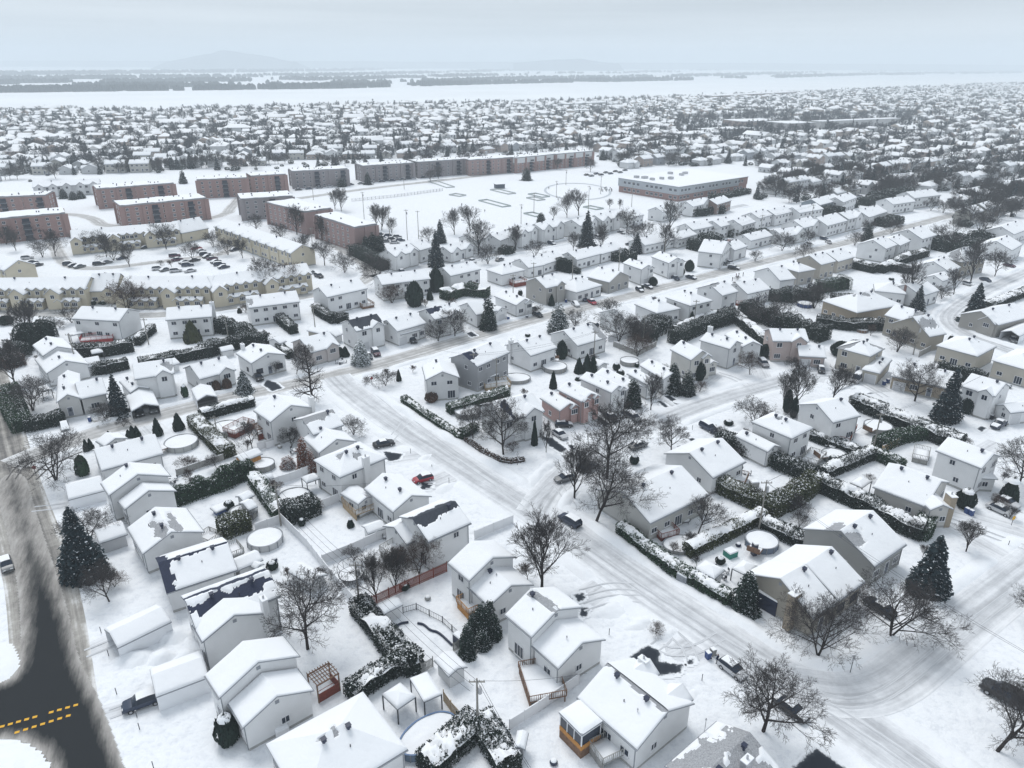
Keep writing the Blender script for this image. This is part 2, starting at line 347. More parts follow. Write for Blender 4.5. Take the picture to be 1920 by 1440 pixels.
def house(name, label, cat, blocks, wall=W1, roofm=None, front=None, open_front=False, posts=False, windows=True, detail=True, garage=0,
          vents=True, chim=None, bare=.10, fg=0, snowT=.2, group=None, frame='n', brickm=None, fascia=None, wallmat=None, grid=.24, sides=True, world=True, found=True, gd='garage'):
    R = hrand(name, blocks[0]['cx'], blocks[0]['cy']); b0 = blocks[0]; ox, oy, oa = b0['cx'], b0['cy'], b0['ang']
    root = thing(name, label, cat, (ox, oy, 0), oa, group)
    loc = []
    for b in blocks:
        dx, dy = b['cx']-ox, b['cy']-oy; ca, sa = math.cos(-oa), math.sin(-oa)
        q = dict(b); q['x'] = dx*ca-dy*sa; q['y'] = dx*sa+dy*ca; q['a'] = b['ang']-oa; loc.append(q)
    fa = None if front is None else math.radians(front)-oa
    # small front gables
    if fg and fa is not None:
        q = loc[0]; hx, hy = q['L']/2, q['W']/2
        best = max(((0, hx), (math.pi/2, hy), (math.pi, hx), (-math.pi/2, hy)), key=lambda t: math.cos(q['a']+t[0]-fa))
        d = best[0]; face_len = q['W'] if abs(math.cos(d)) > .5 else q['L']; half = best[1]
        for i in range(fg):
            u = (-.27, .27)[i] * face_len if fg == 2 else .22*face_len
            wg = face_len*(.36 if fg == 2 else .45); dep = 3.2
            lx, ly = math.cos(d)*(half+.5-dep/2)-math.sin(d)*u, math.sin(d)*(half+.5-dep/2)+math.cos(d)*u
            ca, sa = math.cos(q['a']), math.sin(q['a'])
            loc.append(dict(x=q['x']+lx*ca-ly*sa, y=q['y']+lx*sa+ly*ca, a=q['a']+d, L=dep, W=wg, h=q['h']-.02, typ='g', slope=.7, mini=True))
    wm, rm, sm = MB(), MB(), MB()
    SV, SQ, off = [], [], 0
    o_ = .35 if not (open_front or posts) else .06
    def tf(q, p): 
        ca, sa = math.cos(q['a']), math.sin(q['a']); return (q['x']+p[0]*ca-p[1]*sa, q['y']+p[0]*sa+p[1]*ca, p[2])
    for bi, q in enumerate(loc):
        h, s = q['h'], q['slope'] if q['typ'] != 'f' else 0; hx, hy = q['L']/2-o_, q['W']/2-o_; zt = h+o_*s-.14
        if q['typ'] == 'h': zt = h-.02
        zr = zt+hy*s; P = lambda x, y, z: tf(q, (x, y, z)); z0 = q.get('z0', 0.0)
        if not posts:
            zf = .45 if found and z0 == 0 else z0
            cor = [(-hx, -hy), (hx, -hy), (hx, hy), (-hx, hy)]
            for i in range(4):
                (x0, y0), (x1, y1) = cor[i], cor[(i+1) % 4]
                na = math.atan2(-(x1-x0), (y1-y0)) + q['a']
                if open_front and fa is not None and math.cos(na-fa) > .75: continue
                if q['typ'] == 'g' and i in (1, 3): wm.poly([P(x0, y0, zf), P(x1, y1, zf), P(x1, y1, zt), P((x0+x1)/2, 0, zr), P(x0, y0, zt)], 0)
                else: wm.poly([P(x0, y0, zf), P(x1, y1, zf), P(x1, y1, zt), P(x0, y0, zt)], 0)
            if zf > z0+.1:
                wm.box(P(0, 0, zf/2-.1), (2*hx-.06, 2*hy-.06, zf+.2), 1, q['a'])
        else:
            for x, y in ((-hx, -hy), (hx, -hy), (hx, hy), (-hx, hy)): wm.box(P(x, y, h/2), (.14, .14, h), 0, q['a'])
            for x0, y0, x1, y1 in ((-hx, -hy, hx, -hy), (hx, -hy, hx, hy), (hx, hy, -hx, hy), (-hx, hy, -hx, -hy)):
                wm.tube([P(x0, y0, h-.12), P(x1, y1, h-.12)], .07, 4)
        for e0, e1, r1, r0_, kd in slopes_of(q):
            e0, e1, r1, r0_ = map(Vector, (e0, e1, r1, r0_)); dn = Vector((0, 0, -.14))
            rm.poly([tf(q, p) for p in (e0, e1, r1, r0_)], 0)
            rm.poly([tf(q, p+dn) for p in (e0, r0_, r1, e1)], 1)
            rm.poly([tf(q, p) for p in (e0+dn, e1+dn, e1, e0)], 1)
            if kd in 'gf':
                rm.poly([tf(q, p) for p in (e1+dn, r1+dn, r1, e1)], 1); rm.poly([tf(q, p) for p in (r0_+dn, e0+dn, e0, r0_)], 1)
            if kd == 'f': rm.poly([tf(q, p) for p in (r1+dn, r0_+dn, r0_, r1)], 1)
            # snow sheet
            Lu, Lv = (e1-e0).length, (r0_-e0).length if kd != 'h' else ((r0_+r1)/2-(e0+e1)/2).length
            gr = grid if not q.get('mini') else .5
            nu, nv = max(2, int(Lu/gr)), max(2, int(Lv/gr)); ins = .05
            u = np.linspace(ins/Lu, 1-ins/Lu, nu+1) if kd != 'h' else np.linspace(0, 1, nu+1)
            v = np.linspace(ins/Lv, 1, nv+1); UU, VV = np.meshgrid(u, v)
            E0, E1, R1_, R0_ = [np.array(p) for p in (e0, e1, r1, r0_)]
            PT = (E0*(1-UU[..., None])+E1*UU[..., None])*(1-VV[..., None])+(R0_*(1-UU[..., None])+R1_*UU[..., None])*VV[..., None]
            wx, wy = PT[..., 0]+ox*1.0+bi*7, PT[..., 1]+oy
            de = VV*Lv; du = np.minimum(UU, 1-UU)*Lu if kd != 'h' else np.full_like(UU, 9)
            if kd == 'f': de = np.minimum(de, (1-VV)*Lv)
            dd = np.minimum(de, du); T = snowT*(.62+.38*np.clip(dd/.5, 0, 1))*(.75+.5*vn(wx*.6, wy*.6, 3))
            kb = q.get('bare', None)
            msk = np.zeros_like(T)
            if kb is None and not q.get('mini') and kd in 'gh' and R.random() < bare:
                kb = [(R.random(), R.uniform(.8, 1.0), R.uniform(1., 2.2), R.uniform(.4, 1.))]
                side = R.choice((-1, 1))
            elif kb is not None: side = q.get('bside', 0)
            if kb:
                sl_id = -1 if E0[1] < 0 else 1
                if side == 0 or side == sl_id:
                    for (cu, cv, ru, rv) in kb:
                        ux = UU if E0[0] < E1[0] else 1-UU
                        msk = np.maximum(msk, 1.6-np.sqrt(((ux-cu)*Lu/ru)**2+((VV-cv)*Lv/rv)**2))
            msk = msk+ (fbm(wx*.9, wy*.9, 8)-.5)*1.6*(msk > 0)
            T = np.where(msk > .6, -.06, T)
            if kd == 'h': T = T*np.clip(.75+dd*.6, 0, 1)
            PT = PT.copy(); PT[..., 2] += T
            ca, sa = math.cos(q['a']), math.sin(q['a']); X, Y = PT[..., 0].copy(), PT[..., 1].copy()
            PT[..., 0] = q['x']+X*ca-Y*sa; PT[..., 1] = q['y']+X*sa+Y*ca
            SV.append(PT.reshape(-1, 3)); ids = off+np.arange((nu+1)*(nv+1)).reshape(nv+1, nu+1)
            SQ.append(np.stack([ids[:-1, :-1], ids[:-1, 1:], ids[1:, 1:], ids[1:, :-1]], -1).reshape(-1, 4)); off += (nu+1)*(nv+1)
            rims = [ids[0]]
            if kd in 'gf': rims += [ids[:, -1], ids[::-1, 0]]
            if kd == 'f': rims += [ids[-1, ::-1]]
            flat = PT.reshape(-1, 3); TT = T.reshape(-1); base = off-(nu+1)*(nv+1)
            for rim in rims:
                lo = flat[rim-base].copy(); lo[:, 2] -= np.maximum(TT[rim-base], 0)+.005
                SV.append(lo); n_ = len(rim); a_ = off+np.arange(n_); off += n_
                SQ.append(np.stack([a_[:-1], a_[1:], rim[1:], rim[:-1]], -1))
    wmat = wallmat or siding(wall)
    ob('wall' if not posts else 'posts', wm.mesh('wall', [wmat, CONC]), root)
    rf = ob('roof', rm.mesh('roof', [roofm or SHING, fascia or TRIM]), root)
    ob('snow', arrmesh('snow', np.concatenate(SV), np.concatenate(SQ), mats=[SNOWR], smooth=True), rf)
    def blocked(x, y, z, me):
        for q in loc:
            if q is me: continue
            ca, sa = math.cos(-q['a']), math.sin(-q['a']); dx, dy = x-q['x'], y-q['y']; lx, ly = dx*ca-dy*sa, dx*sa+dy*ca
            if abs(lx) < q['L']/2+.2 and abs(ly) < q['W']/2+.2 and z < q['h']+1.2: return True
        return False
    if windows and not posts:
        for bi, q in enumerate(loc):
            if q.get('mini'):
                x, y, _ = tf(q, (q['L']/2-o_+.0, 0, 0)); z = q['h']-.9
                w_ = 1.2 if q['h'] > 5 else 1.7
                add_window(root, x, y, z, q['a']+math.pi/2, w_, 1.2, frame); continue
            hx, hy = q['L']/2-o_, q['W']/2-o_; two = q['h'] > 5.2
            for d, half, ln in ((-math.pi/2, hy, 2*hx), (math.pi/2, hy, 2*hx), (0, hx, 2*hy), (math.pi, hx, 2*hy)):
                na = q['a']+d; c = math.cos(na-fa) if fa is not None else -.5
                kind = 'f' if c > .75 else ('b' if c < -.75 else 's')
                if kind == 's' and not sides: continue
                for st in ((0, 1) if two else (0,)):
                    zc = (1.75 if two else min(1.9, q['h']-1.35)) if st == 0 else q['h']-1.15
                    n = max(1, int(ln/2.9)) if kind != 's' else (1 if R.random() < .8 else 0)
                    for i in range(n):
                        u_ = (-.5+(i+.5)/n)*ln + R.uniform(-.3, .3) if kind != 's' else R.uniform(-.25, .25)*ln
                        item = 'w'
                        if st == 0 and kind == 'f':
                            if garage and bi == garage-1 and i == 0 and q['h'] > 2.7: item = 'g'
                            elif i == n//2 and bi == 0: item = 'd'
                        if st == 0 and kind == 'b' and bi == 0 and i == n//2: item = 'p'
                        if item == 'w' and kind != 's' and R.random() < .12: continue
                        lx = math.cos(d)*half-math.sin(d)*u_; ly = math.sin(d)*half+math.cos(d)*u_
                        x, y, _ = tf(q, (lx, ly, 0)); xo, yo, _ = tf(q, (lx+math.cos(d)*.5, ly+math.sin(d)*.5, 0))
                        if blocked(xo, yo, zc, q): continue
                        wa = na+math.pi/2
                        if item == 'g': ob('garage_door', door_mesh(gd), root, (x, y, .05), wa)
                        elif item == 'd': ob('door', door_mesh('door'), root, (x, y, .5), wa)
                        elif item == 'p': add_window(root, x, y, 1.5, wa, 1.8, 2.0, 'n')
                        else:
                            w_ = {'f': 1.7 if st == 0 else 1.4, 'b': 1.3, 's': 1.0}[kind]; add_window(root, x, y, zc, wa, w_, 1.25 if kind == 'f' else 1.0, frame)
    if vents:
        for bi, q in enumerate(loc):
            if q.get('mini') or q['typ'] == 'f' or q['L'] < 5.5: continue
            sgn = -1
            a_ = q['a']+oa; 
            if math.sin(a_-math.pi/2) > 0: sgn = 1
            for u_ in ((.28,) if q['L'] < 9 else (-.22, .26)):
                yy = sgn*.75; z = q['h']+(q['W']/2-.75)*q['slope']
                if q['typ'] == 'h': u_ *= .5
                ob('roof_vent', vent_mesh(), root, tf(q, (u_*q['L'], yy, z)), q['a'])
            if detail: ob('vent_pipe', pipe_mesh(), root, tf(q, (R.uniform(-.1, .1)*q['L'], sgn*q['W']*.22, q['h']+q['W']*.28*q['slope'])), 0)
    if windows and not posts:
        for bi, q in enumerate(loc):
            if q.get('mini') or q['typ'] == 'f': continue
            for sy in (-1, 1):
                gm = MB(); gm.box(tf(q, (0, sy*(q['W']/2+.06), q['h']-.1)), (q['L'], .11, .11), 0, q['a']); ob('gutter', gm.mesh('gutter', [TRIM]), root)
                x, y = -sy*(q['L']/2-o_-.15), sy*(q['W']/2-o_+.06)
                if not blocked(*tf(q, (x, y+sy*.3, 0))[:2], 1.5, q):
                    gm = MB(); gm.box(tf(q, (x, y, q['h']/2)), (.09, .09, q['h']-.3), 0, q['a']); ob('downspout', gm.mesh('downspout', [TRIM]), root)
            if q['typ'] == 'g' and detail:
                for sx in (-1, 1):
                    x = sx*(q['L']/2-o_+.02); z = q['h']+q['W']/2*q['slope']-1.1
                    if not blocked(*tf(q, (x+sx*.3, 0, 0))[:2], z-1.5, q): gm = MB(); gm.box(tf(q, (x, 0, z)), (.05, .5, .5), 0, q['a']); ob('gable_vent', gm.mesh('gable_vent', [TRIM]), root)
    if chim:
        bi, u_, v_, ht, cm = chim; q = loc[bi]
        m = MB(); x, y = u_*q['L']/2, v_*q['W']/2; p = tf(q, (x, y, 0)); k_ = 1.4 if cm is TANB else 1.0; m.box((p[0], p[1], ht/2), (1.3*k_, .75*k_, ht), 0, q['a']); m.box((p[0], p[1], ht+.05), (1.4*k_, .85*k_, .12), 1, q['a']); m.tube([(p[0], p[1], ht), (p[0], p[1], ht+.55)], .14, 7, 2)
        ob('chimney', m.mesh('chimney', [cm or wmat, SNOWR, ALLOY]), root)
    return root
# ---------------------------------------------------------------- street and yard objects
def poly_px(pts, z=0): return [G(p, z) for p in pts]
def resample(P, step):
    out_ = [P[0]]; 
    for a, b in zip(P[:-1], P[1:]):
        n = max(1, int(round((b-a).length/step)))
        for i in range(1, n+1): out_.append(a.lerp(b, i/n))
    return out_
def smooth_line(P, it=2):
    for _ in range(it):
        Q = [P[0]]
        for a, b in zip(P[:-1], P[1:]): Q += [a.lerp(b, .25), a.lerp(b, .75)]
        Q.append(P[-1]); P = Q
    return P
def normals(P):
    o = []
    for i in range(len(P)):
        d = P[min(i+1, len(P)-1)]-P[max(i-1, 0)]; d.z = 0; d.normalize(); o.append(Vector((-d.y, d.x, 0)))
    return o
def ribbon(name, pts, width, m, z, crown=.0, step=3., nacross=6, wob=.0, kind='structure', **kw):
    P = resample(smooth_line(poly_px(pts)) if not isinstance(pts[0], Vector) else pts, step); Nn = normals(P); s = 0; V = []; UV = []; EV = []
    for i, (p, n) in enumerate(zip(P, Nn)):
        if i: s += (p-P[i-1]).length
        for j in range(nacross+1):
            t = -1+2*j/nacross; w = width/2*(1+wob*(float(vn(s*.25, j*0+ (5 if t > 0 else 9), 4))-.5)*(abs(t) > .99))
            q = p+n*(t*w); V.append((q.x, q.y, z)); UV.append((s, t*w)); EV.append((abs(t), 0))
    Q = []
    k = nacross+1
    for i in range(len(P)-1):
        for j in range(nacross): Q.append((i*k+j, (i+1)*k+j, (i+1)*k+j+1, i*k+j+1))
    Q = [tuple(reversed(q)) for q in Q]
    me = arrmesh(name, V, Q, mats=[m]); uvl = me.uv_layers.new(name='UVMap')
    li = np.zeros(len(me.loops), np.int32); me.loops.foreach_get('vertex_index', li); uvl.data.foreach_set('uv', np.array(UV, np.float32)[li].ravel()); uv2 = me.uv_layers.new(name='EdgeMap'); uv2.data.foreach_set('uv', np.array(EV, np.float32)[li].ravel())
    o = ob(name, me); o['kind'] = kind
    for a, b in kw.items(): o[a] = b
    return o
def bank(P, off, w, h, seed, name='snow_bank', avoid=None):
    # ploughed ridge of snow along a road edge
    P = resample(P, .9); Nn = normals(P); V = []; K = 9
    for i, (p, n) in enumerate(zip(P, Nn)):
        for j in range(K):
            t = j/(K-1); q = p+n*(off+(t-.5)*w*(1 if off > 0 else -1)); hh = h*math.sin(math.pi*t)**.9*(.15+1.3*float(vn(q.x*.16, q.y*.16, seed)))*(.5+1.0*float(fbm(q.x*.8, q.y*.8, seed+1)))
            hh *= avoid(q.x, q.y) if avoid else 1; V.append((q.x, q.y, hh-.03 if 0 < j < K-1 else -.06))
    Q = [(i*K+j, (i+1)*K+j, (i+1)*K+j+1, i*K+j+1) for i in range(len(P)-1) for j in range(K-1)]
    if off > 0: Q = [tuple(reversed(q)) for q in Q]
    o = ob(name, arrmesh(name, V, Q, mats=[SNOW], smooth=True)); o['kind'] = 'structure'; return o
def blotch(name, px, m, z, seed=1, kind='structure', amp=.35, step=.5):
    P = poly_px(px); P = resample(P+[P[0]], step)[:-1]; c = sum(P, Vector())/len(P); V = []
    for p in P:
        d = (p-c); k = 1+amp*(float(fbm(p.x*.8, p.y*.8, seed))-.55); V.append((c.x+d.x*k, c.y+d.y*k, z))
    me = bpy.data.meshes.new(name); me.from_pydata([(c.x, c.y, z)]+V, [], [(0, i+1, (i+1) % len(V)+1) for i in range(len(V))]); me.materials.append(m)
    for p in me.polygons: pass
    o = ob(name, me); o['kind'] = kind; return o
def leafcloud(Pn, Nn, size, rng, tilt=.7):
    n = len(Pn); Nv = Nn+rng.normal(0, tilt, (n, 3)); Nv /= np.linalg.norm(Nv, axis=1)[:, None]+1e-9
    a = np.cross(Nv, rng.normal(0, 1, (n, 3))); a /= np.linalg.norm(a, axis=1)[:, None]+1e-9; b = np.cross(Nv, a)
    s = (size*rng.uniform(.55, 1.35, n))[:, None]
    V = np.stack([Pn-a*s, Pn-b*s*.55, Pn+a*s, Pn+b*s*.55], 1).reshape(-1, 3)
    return V, np.arange(4*n).reshape(-1, 4)
def leafmat(name, c1, c2, snow=.0, sc=1.1):
    m = mat(name, c1, .8, .15); t = m.node_tree; b = t.nodes['Principled BSDF']
    g = N(t, 'ShaderNodeNewGeometry'); n = N(t, 'ShaderNodeTexNoise'); n.inputs['Scale'].default_value = sc; n.inputs['Detail'].default_value = 5; n.inputs['Roughness'].default_value = .7
    tcn = N(t, 'ShaderNodeTexCoord'); t.links.new(tcn.outputs['Object'], n.inputs['Vector'])
    r = N(t, 'ShaderNodeValToRGB'); r.color_ramp.elements[0].position = .35; r.color_ramp.elements[1].position = .65
    r.color_ramp.elements[0].color = (*c1, 1); r.color_ramp.elements[1].color = (*c2, 1); t.links.new(n.outputs['Fac'], r.inputs[0]); last = r.outputs[0]
    if snow > 0:
        s = N(t, 'ShaderNodeSeparateXYZ'); t.links.new(g.outputs['Normal'], s.inputs[0]); ab = N(t, 'ShaderNodeMath', operation='ABSOLUTE'); t.links.new(s.outputs[2], ab.inputs[0])
        n2 = N(t, 'ShaderNodeTexNoise'); n2.inputs['Scale'].default_value = 2.6; n2.inputs['Detail'].default_value = 2; t.links.new(tcn.outputs['Object'], n2.inputs['Vector'])
        ad = N(t, 'ShaderNodeMath', operation='MULTIPLY'); t.links.new(ab.outputs[0], ad.inputs[0]); t.links.new(n2.outputs['Fac'], ad.inputs[1])
        gt = N(t, 'ShaderNodeMath', operation='GREATER_THAN'); gt.inputs[1].default_value = .62-snow*.5; t.links.new(ad.outputs[0], gt.inputs[0])
        mm = N(t, 'ShaderNodeMix', data_type='RGBA'); t.links.new(gt.outputs[0], mm.inputs[0]); t.links.new(last, mm.inputs[6]); mm.inputs[7].default_value = (.8, .83, .87, 1); last = mm.outputs[2]
    t.links.new(last, b.inputs['Base Color']); return m
HEDGE = leafmat('hedge_foliage', (.010, .019, .018), (.035, .05, .04), .26)
HEDGEG = leafmat('bright_hedge_foliage', (.018, .04, .028), (.045, .085, .045), .22)
HEDGEY = leafmat('yellowish_hedge_foliage', (.03, .04, .02), (.08, .09, .04), .26)
HEDGEB = leafmat('brown_hedge_foliage', (.05, .035, .03), (.13, .08, .06), .3)
CORE = mat('hedge_core', (.010, .015, .013), .9, .05)
SPRUCE = leafmat('spruce_needles', (.010, .022, .028), (.026, .042, .05), .06, .9)
SPRUCEL = leafmat('snowy_spruce_needles', (.02, .035, .035), (.045, .07, .068), .22, .9)
THUJA = leafmat('thuja_foliage', (.010, .022, .020), (.022, .038, .03), .08, .9)
REDTH = leafmat('reddish_thuja_foliage', (.10, .035, .022), (.21, .085, .05), .24, 1.5)
def hedge(label, px, w=1.3, h=2.2, m=None, cover=.55, dens=52, leaf=.15, name='hedge', group=None, wob=.15, taper=0):
    m = m or HEDGE; wob = min(wob, .42)
    P = resample(poly_px(px), .8); c = sum(P, Vector())/len(P); c.z = 0; Nn = normals(P)
    rng = np.random.default_rng(int(abs(px[0][0]*7+px[0][1]*13)) % 100000); pts = []; nrm = []
    A = np.array([[p.x-c.x, p.y-c.y, 0] for p in P]); NN = np.array([[n.x, n.y, 0] for n in Nn]); L = .8*len(P)
    n = int(L*(2*h+w)*dens); f = rng.uniform(0, len(P)-1.001, n); i = f.astype(int); fr = (f-i)[:, None]; base = A[i]*(1-fr)+A[i+1]*fr; nn = NN[i]
    hl = h*(1+wob*(vn(base[:, 0]*.45+c.x, base[:, 1]*.45+c.y, 6)-.5)*1.6); sec = rng.uniform(0, 2*h+w, n)
    wl = w/2*(1+wob*(vn(base[:, 0]*.7+c.x, base[:, 1]*.7+c.y, 9)-.4)*1.2)
    left = sec < h; top = (sec >= h) & (sec < h+w)
    z = np.where(left, sec/h, np.where(top, 1.0, (2*h+w-sec)/h)); lat = np.where(left, -1.0, np.where(top, ((sec-h)/w)*2-1, 1.0))
    rnd = np.clip((z-.75)/.25, 0, 1)**2*.25; z2 = np.where(top, 1-.08*lat**2, z)
    Pn = base+nn*(lat*wl*(1-rnd*(~top))*(1-taper*z2))[:, None]; Pn[:, 2] = z2*hl
    Pn += rng.normal(0, .10, Pn.shape); Nv = nn*lat[:, None]*(~top)[:, None]+np.array([0, 0, 1.])*top[:, None]
    for e_ in (0, len(A)-1):
        ne = int(w*h*dens*1.2); lt = rng.uniform(-1, 1, ne)*w/2; zz_ = rng.uniform(0, 1, ne)*h*.97; dr = A[e_]-A[1 if e_ == 0 else e_-1]; dr = dr/(np.linalg.norm(dr)+1e-9)
        Pe = A[e_]+NN[e_]*lt[:, None]+dr*rng.uniform(.0, .25, ne)[:, None]; Pe[:, 2] = zz_; Pn = np.concatenate([Pn, Pe]); Nv = np.concatenate([Nv, np.repeat(dr[None], ne, 0)])
    V, Q = leafcloud(Pn, Nv+np.array([0, 0, .15]), leaf, rng)
    # dark core so that nothing shows through
    K = 4; cv = []; 
    for p, nv in zip(A, NN):
        hh = h*(1+wob*(float(vn(p[0]*.45+c.x, p[1]*.45+c.y, 6))-.5)*1.6)*.84
        for s_, zz in ((-1, -.05), (-.8, hh), (.8, hh), (1, -.05)): cv.append((p[0]+nv[0]*s_*w*.33, p[1]+nv[1]*s_*w*.33, zz))
    cq = [(k*4+j, (k+1)*4+j, (k+1)*4+j+1, k*4+j+1) for k in range(len(A)-1) for j in range(3)]; e = (len(A)-1)*4; cq += [(0, 1, 2, 3), (e+3, e+2, e+1, e)]
    nv0 = len(V); V = np.concatenate([V, np.array(cv)]); QQ = np.concatenate([Q, np.array(cq)+nv0]); mi = [0]*len(Q)+[1]*len(cq)
    root = thing(name, label, 'hedge' if name == 'hedge' else 'shrub', c, 0, group)
    ob('foliage', arrmesh('foliage', V, QQ, mats=[m, CORE], mi=mi), root)
    if cover >= .2:
        K = max(5, int(w/.28)); SVv = []; PP = resample([Vector(a) for a in A], .3) if False else None
        Ps = resample(P, .3); Ns = normals(Ps); X = []
        for j in range(K+1):
            t = -1+2*j/K
            X.append([[p.x-c.x+nv.x*t*w*.54, p.y-c.y+nv.y*t*w*.54, t] for p, nv in zip(Ps, Ns)])
        X = np.array(X); t = X[..., 2].copy(); gx, gy = X[..., 0]+c.x, X[..., 1]+c.y
        hh = h*(1+wob*(vn(gx*.45, gy*.45, 6)-.5)*1.6); th = .20*(1-.55*t**2)*(.3+1.4*vn(gx*2.1, gy*2.1, 5))
        hole = .45*fbm(gx*1.1, gy*1.1, 31)+.55*fbm(gx*3.0, gy*3.0, 37)+.2*t**2; thr = .22+cover*.52
        X[..., 2] = hh*(1-.06*t**2)+np.where(hole < thr, th, -.35); X[0, :, 2] = np.minimum(X[0, :, 2], hh[0]-.25); X[-1, :, 2] = np.minimum(X[-1, :, 2], hh[-1]-.25)
        ids = np.arange(X.shape[0]*X.shape[1]).reshape(X.shape[0], X.shape[1])
        Qs = np.stack([ids[:-1, :-1], ids[:-1, 1:], ids[1:, 1:], ids[1:, :-1]], -1).reshape(-1, 4)
        ob('snow', arrmesh('snow', X.reshape(-1, 3), Qs, mats=[SNOWR], smooth=True), root)
    return root
def tubes(segs, n=3):
    S = np.array([(*a, *b, r0, r1) for a, b, r0, r1 in segs]); p0, p1, ra, rb = S[:, :3], S[:, 3:6], S[:, 6], S[:, 7]
    d = p1-p0; d /= np.linalg.norm(d, axis=1)[:, None]+1e-9; ref = np.where(np.abs(d[:, 2:3]) < .9, np.array([[0, 0, 1.]]), np.array([[1., 0, 0]]))
    a = np.cross(d, ref); a /= np.linalg.norm(a, axis=1)[:, None]; b = np.cross(d, a); V = []
    for p, r in ((p0, ra), (p1, rb)):
        for j in range(n):
            t = 2*math.pi*j/n; V.append(p+(a*math.cos(t)+b*math.sin(t))*r[:, None])
    V = np.stack(V, 1).reshape(-1, 3); base = np.arange(len(S))[:, None]*2*n; Q = []
    for j in range(n): Q.append(np.stack([base[:, 0]+j, base[:, 0]+(j+1) % n, base[:, 0]+n+(j+1) % n, base[:, 0]+n+j], -1))
    return V, np.stack(Q, 1).reshape(-1, 4)
def bare_segs(seed, H=10., form='round', levels=4, fork=.22, twig=.016):
    R = random.Random(seed); segs = [[], []]
    ch = {'round': (10, 8, 6, 5, 3), 'vase': (12, 7, 6, 5, 3), 'multi': (7, 6, 5, 4, 3), 'spire': (30, 8, 5, 0)}[form]
    def grow(p, d, L, r, lv):
        ns = 4 if lv < 2 else 2; pts = [p]; q = p.copy(); dd = d.copy(); st = L/ns
        for i in range(ns):
            dd = (dd+Vector((R.gauss(0, .10), R.gauss(0, .10), R.gauss(.045 if lv else 0, .07)))).normalized(); q = q+dd*st; pts.append(q.copy())
        for i in range(ns): segs[0 if lv == 0 or (lv == 1 and i < 2) else 1].append((pts[i], pts[i+1], max(r*(1-i/ns*.75), twig), max(r*(1-(i+1)/ns*.75), twig)))
        if lv >= levels: return
        n = ch[lv] if lv < len(ch) else 0; 
        for k in range(n):
            f = (fork+(1-fork)*(k+.4)/n) if lv == 0 else (.25+.75*(k+.5)/n)
            i = min(int(f*ns), ns-1); pp = pts[i].lerp(pts[i+1], f*ns-i); ax = (pts[i+1]-pts[i]).normalized()
            az = k*2.4+R.uniform(-.5, .5); e = ax.orthogonal().normalized(); e.rotate(Matrix.Rotation(az, 3, ax))
            if form == 'spire' and lv == 0:
                an = R.uniform(1.2, 1.5); Lc = H*.26*(1.15-f)*R.uniform(.8, 1.1)
            else:
                an = (R.uniform(.6, 1.1) if lv == 0 else R.uniform(.45, .9)) if form != 'vase' else R.uniform(.3, .65)
                if lv == 0: Lc = H*(.60 if form != 'multi' else .56)*(1.12-.6*f)*R.uniform(.8, 1.1)
                else: Lc = L*R.uniform(.42, .68)*(1.1-.35*f)
            nd = (ax*math.cos(an)+e*math.sin(an)).normalized(); grow(pp, nd, Lc, max(r*(.58 if lv == 0 else .42)*(1.15-.5*f), twig), lv+1)
    if form == 'multi':
        for k in range(3): a = k*2.1+R.random(); grow(Vector((.12*math.cos(a), .12*math.sin(a), 0)), Vector((math.cos(a)*.33, math.sin(a)*.33, 1)).normalized(), H*.62, H*.014, 0)
    else: grow(Vector((0, 0, -.1)), Vector((0, 0, 1)), H*(.78 if form != 'spire' else 1), H*.021, 0)
    return segs
_tp = {}
def tree_meshes(key, seed, H, form, levels, twig, m):
    if key in _tp: return _tp[key]
    s = bare_segs(seed, H, form, levels, .16 if form in ('round', 'multi') else .13 if form == 'vase' else .1, twig)
    V, Q = tubes(s[0], 6); V2, Q2 = tubes(s[1], 3)
    _tp[key] = (arrmesh('trunk', V, Q, mats=[BARK]), arrmesh('crown', V2, Q2, mats=[m])); return _tp[key]
def bare_tree(label, px, H, form='round', sx=1.0, group=None, var=0, red=False, name='bare_tree'):
    near = px[1] > 640
    key = (form, var % 3, near, red); a, b = tree_meshes(key, hash((form, var % 3)) % 99 if False else 11+7*(var % 3)+len(form), 10., form, 5 if near else 4, .012 if near else .02, TWIGR if red else TWIG)
    p = G(px); k = H/10.; o = thing(name, label, 'tree', p, (var*1.7+px[0]*.1) % 6.28, group); o.scale = (k*sx, k*sx, k)
    ob('trunk', a, o); ob('crown', b, o); return o
def conifer_arrays(seed, H=10., R0=2.4, n=2600, size=.34, shape=.85, z0=.06):
    rng = np.random.default_rng(seed); lev = 26
    u = 1-np.sqrt(rng.uniform(0, 1, n)); lv = np.floor(u*lev)/lev; nb = 11
    bz = z0+(1-z0)*lv; Rm = R0*(1-lv)**shape*(.8+.4*vn(lv*9, np.zeros(n)+seed, seed)); az = (np.floor(rng.uniform(0, nb, n))/nb+lv*3.7+.06*rng.normal(size=n))*2*math.pi
    rr = np.sqrt(rng.uniform(.02, 1, n)); rad = rr*Rm*(.82+.36*vn(az*1.7+lv*31, lv*17, seed+5)); z = H*bz-rad*.28+rng.normal(0, .07, n)+.12*rr
    P = np.stack([rad*np.cos(az), rad*np.sin(az), np.maximum(z, .1)], 1); Nv = np.stack([np.cos(az)*.45, np.sin(az)*.45, np.ones(n)], 1)
    return leafcloud(P, Nv, size, rng, .33)
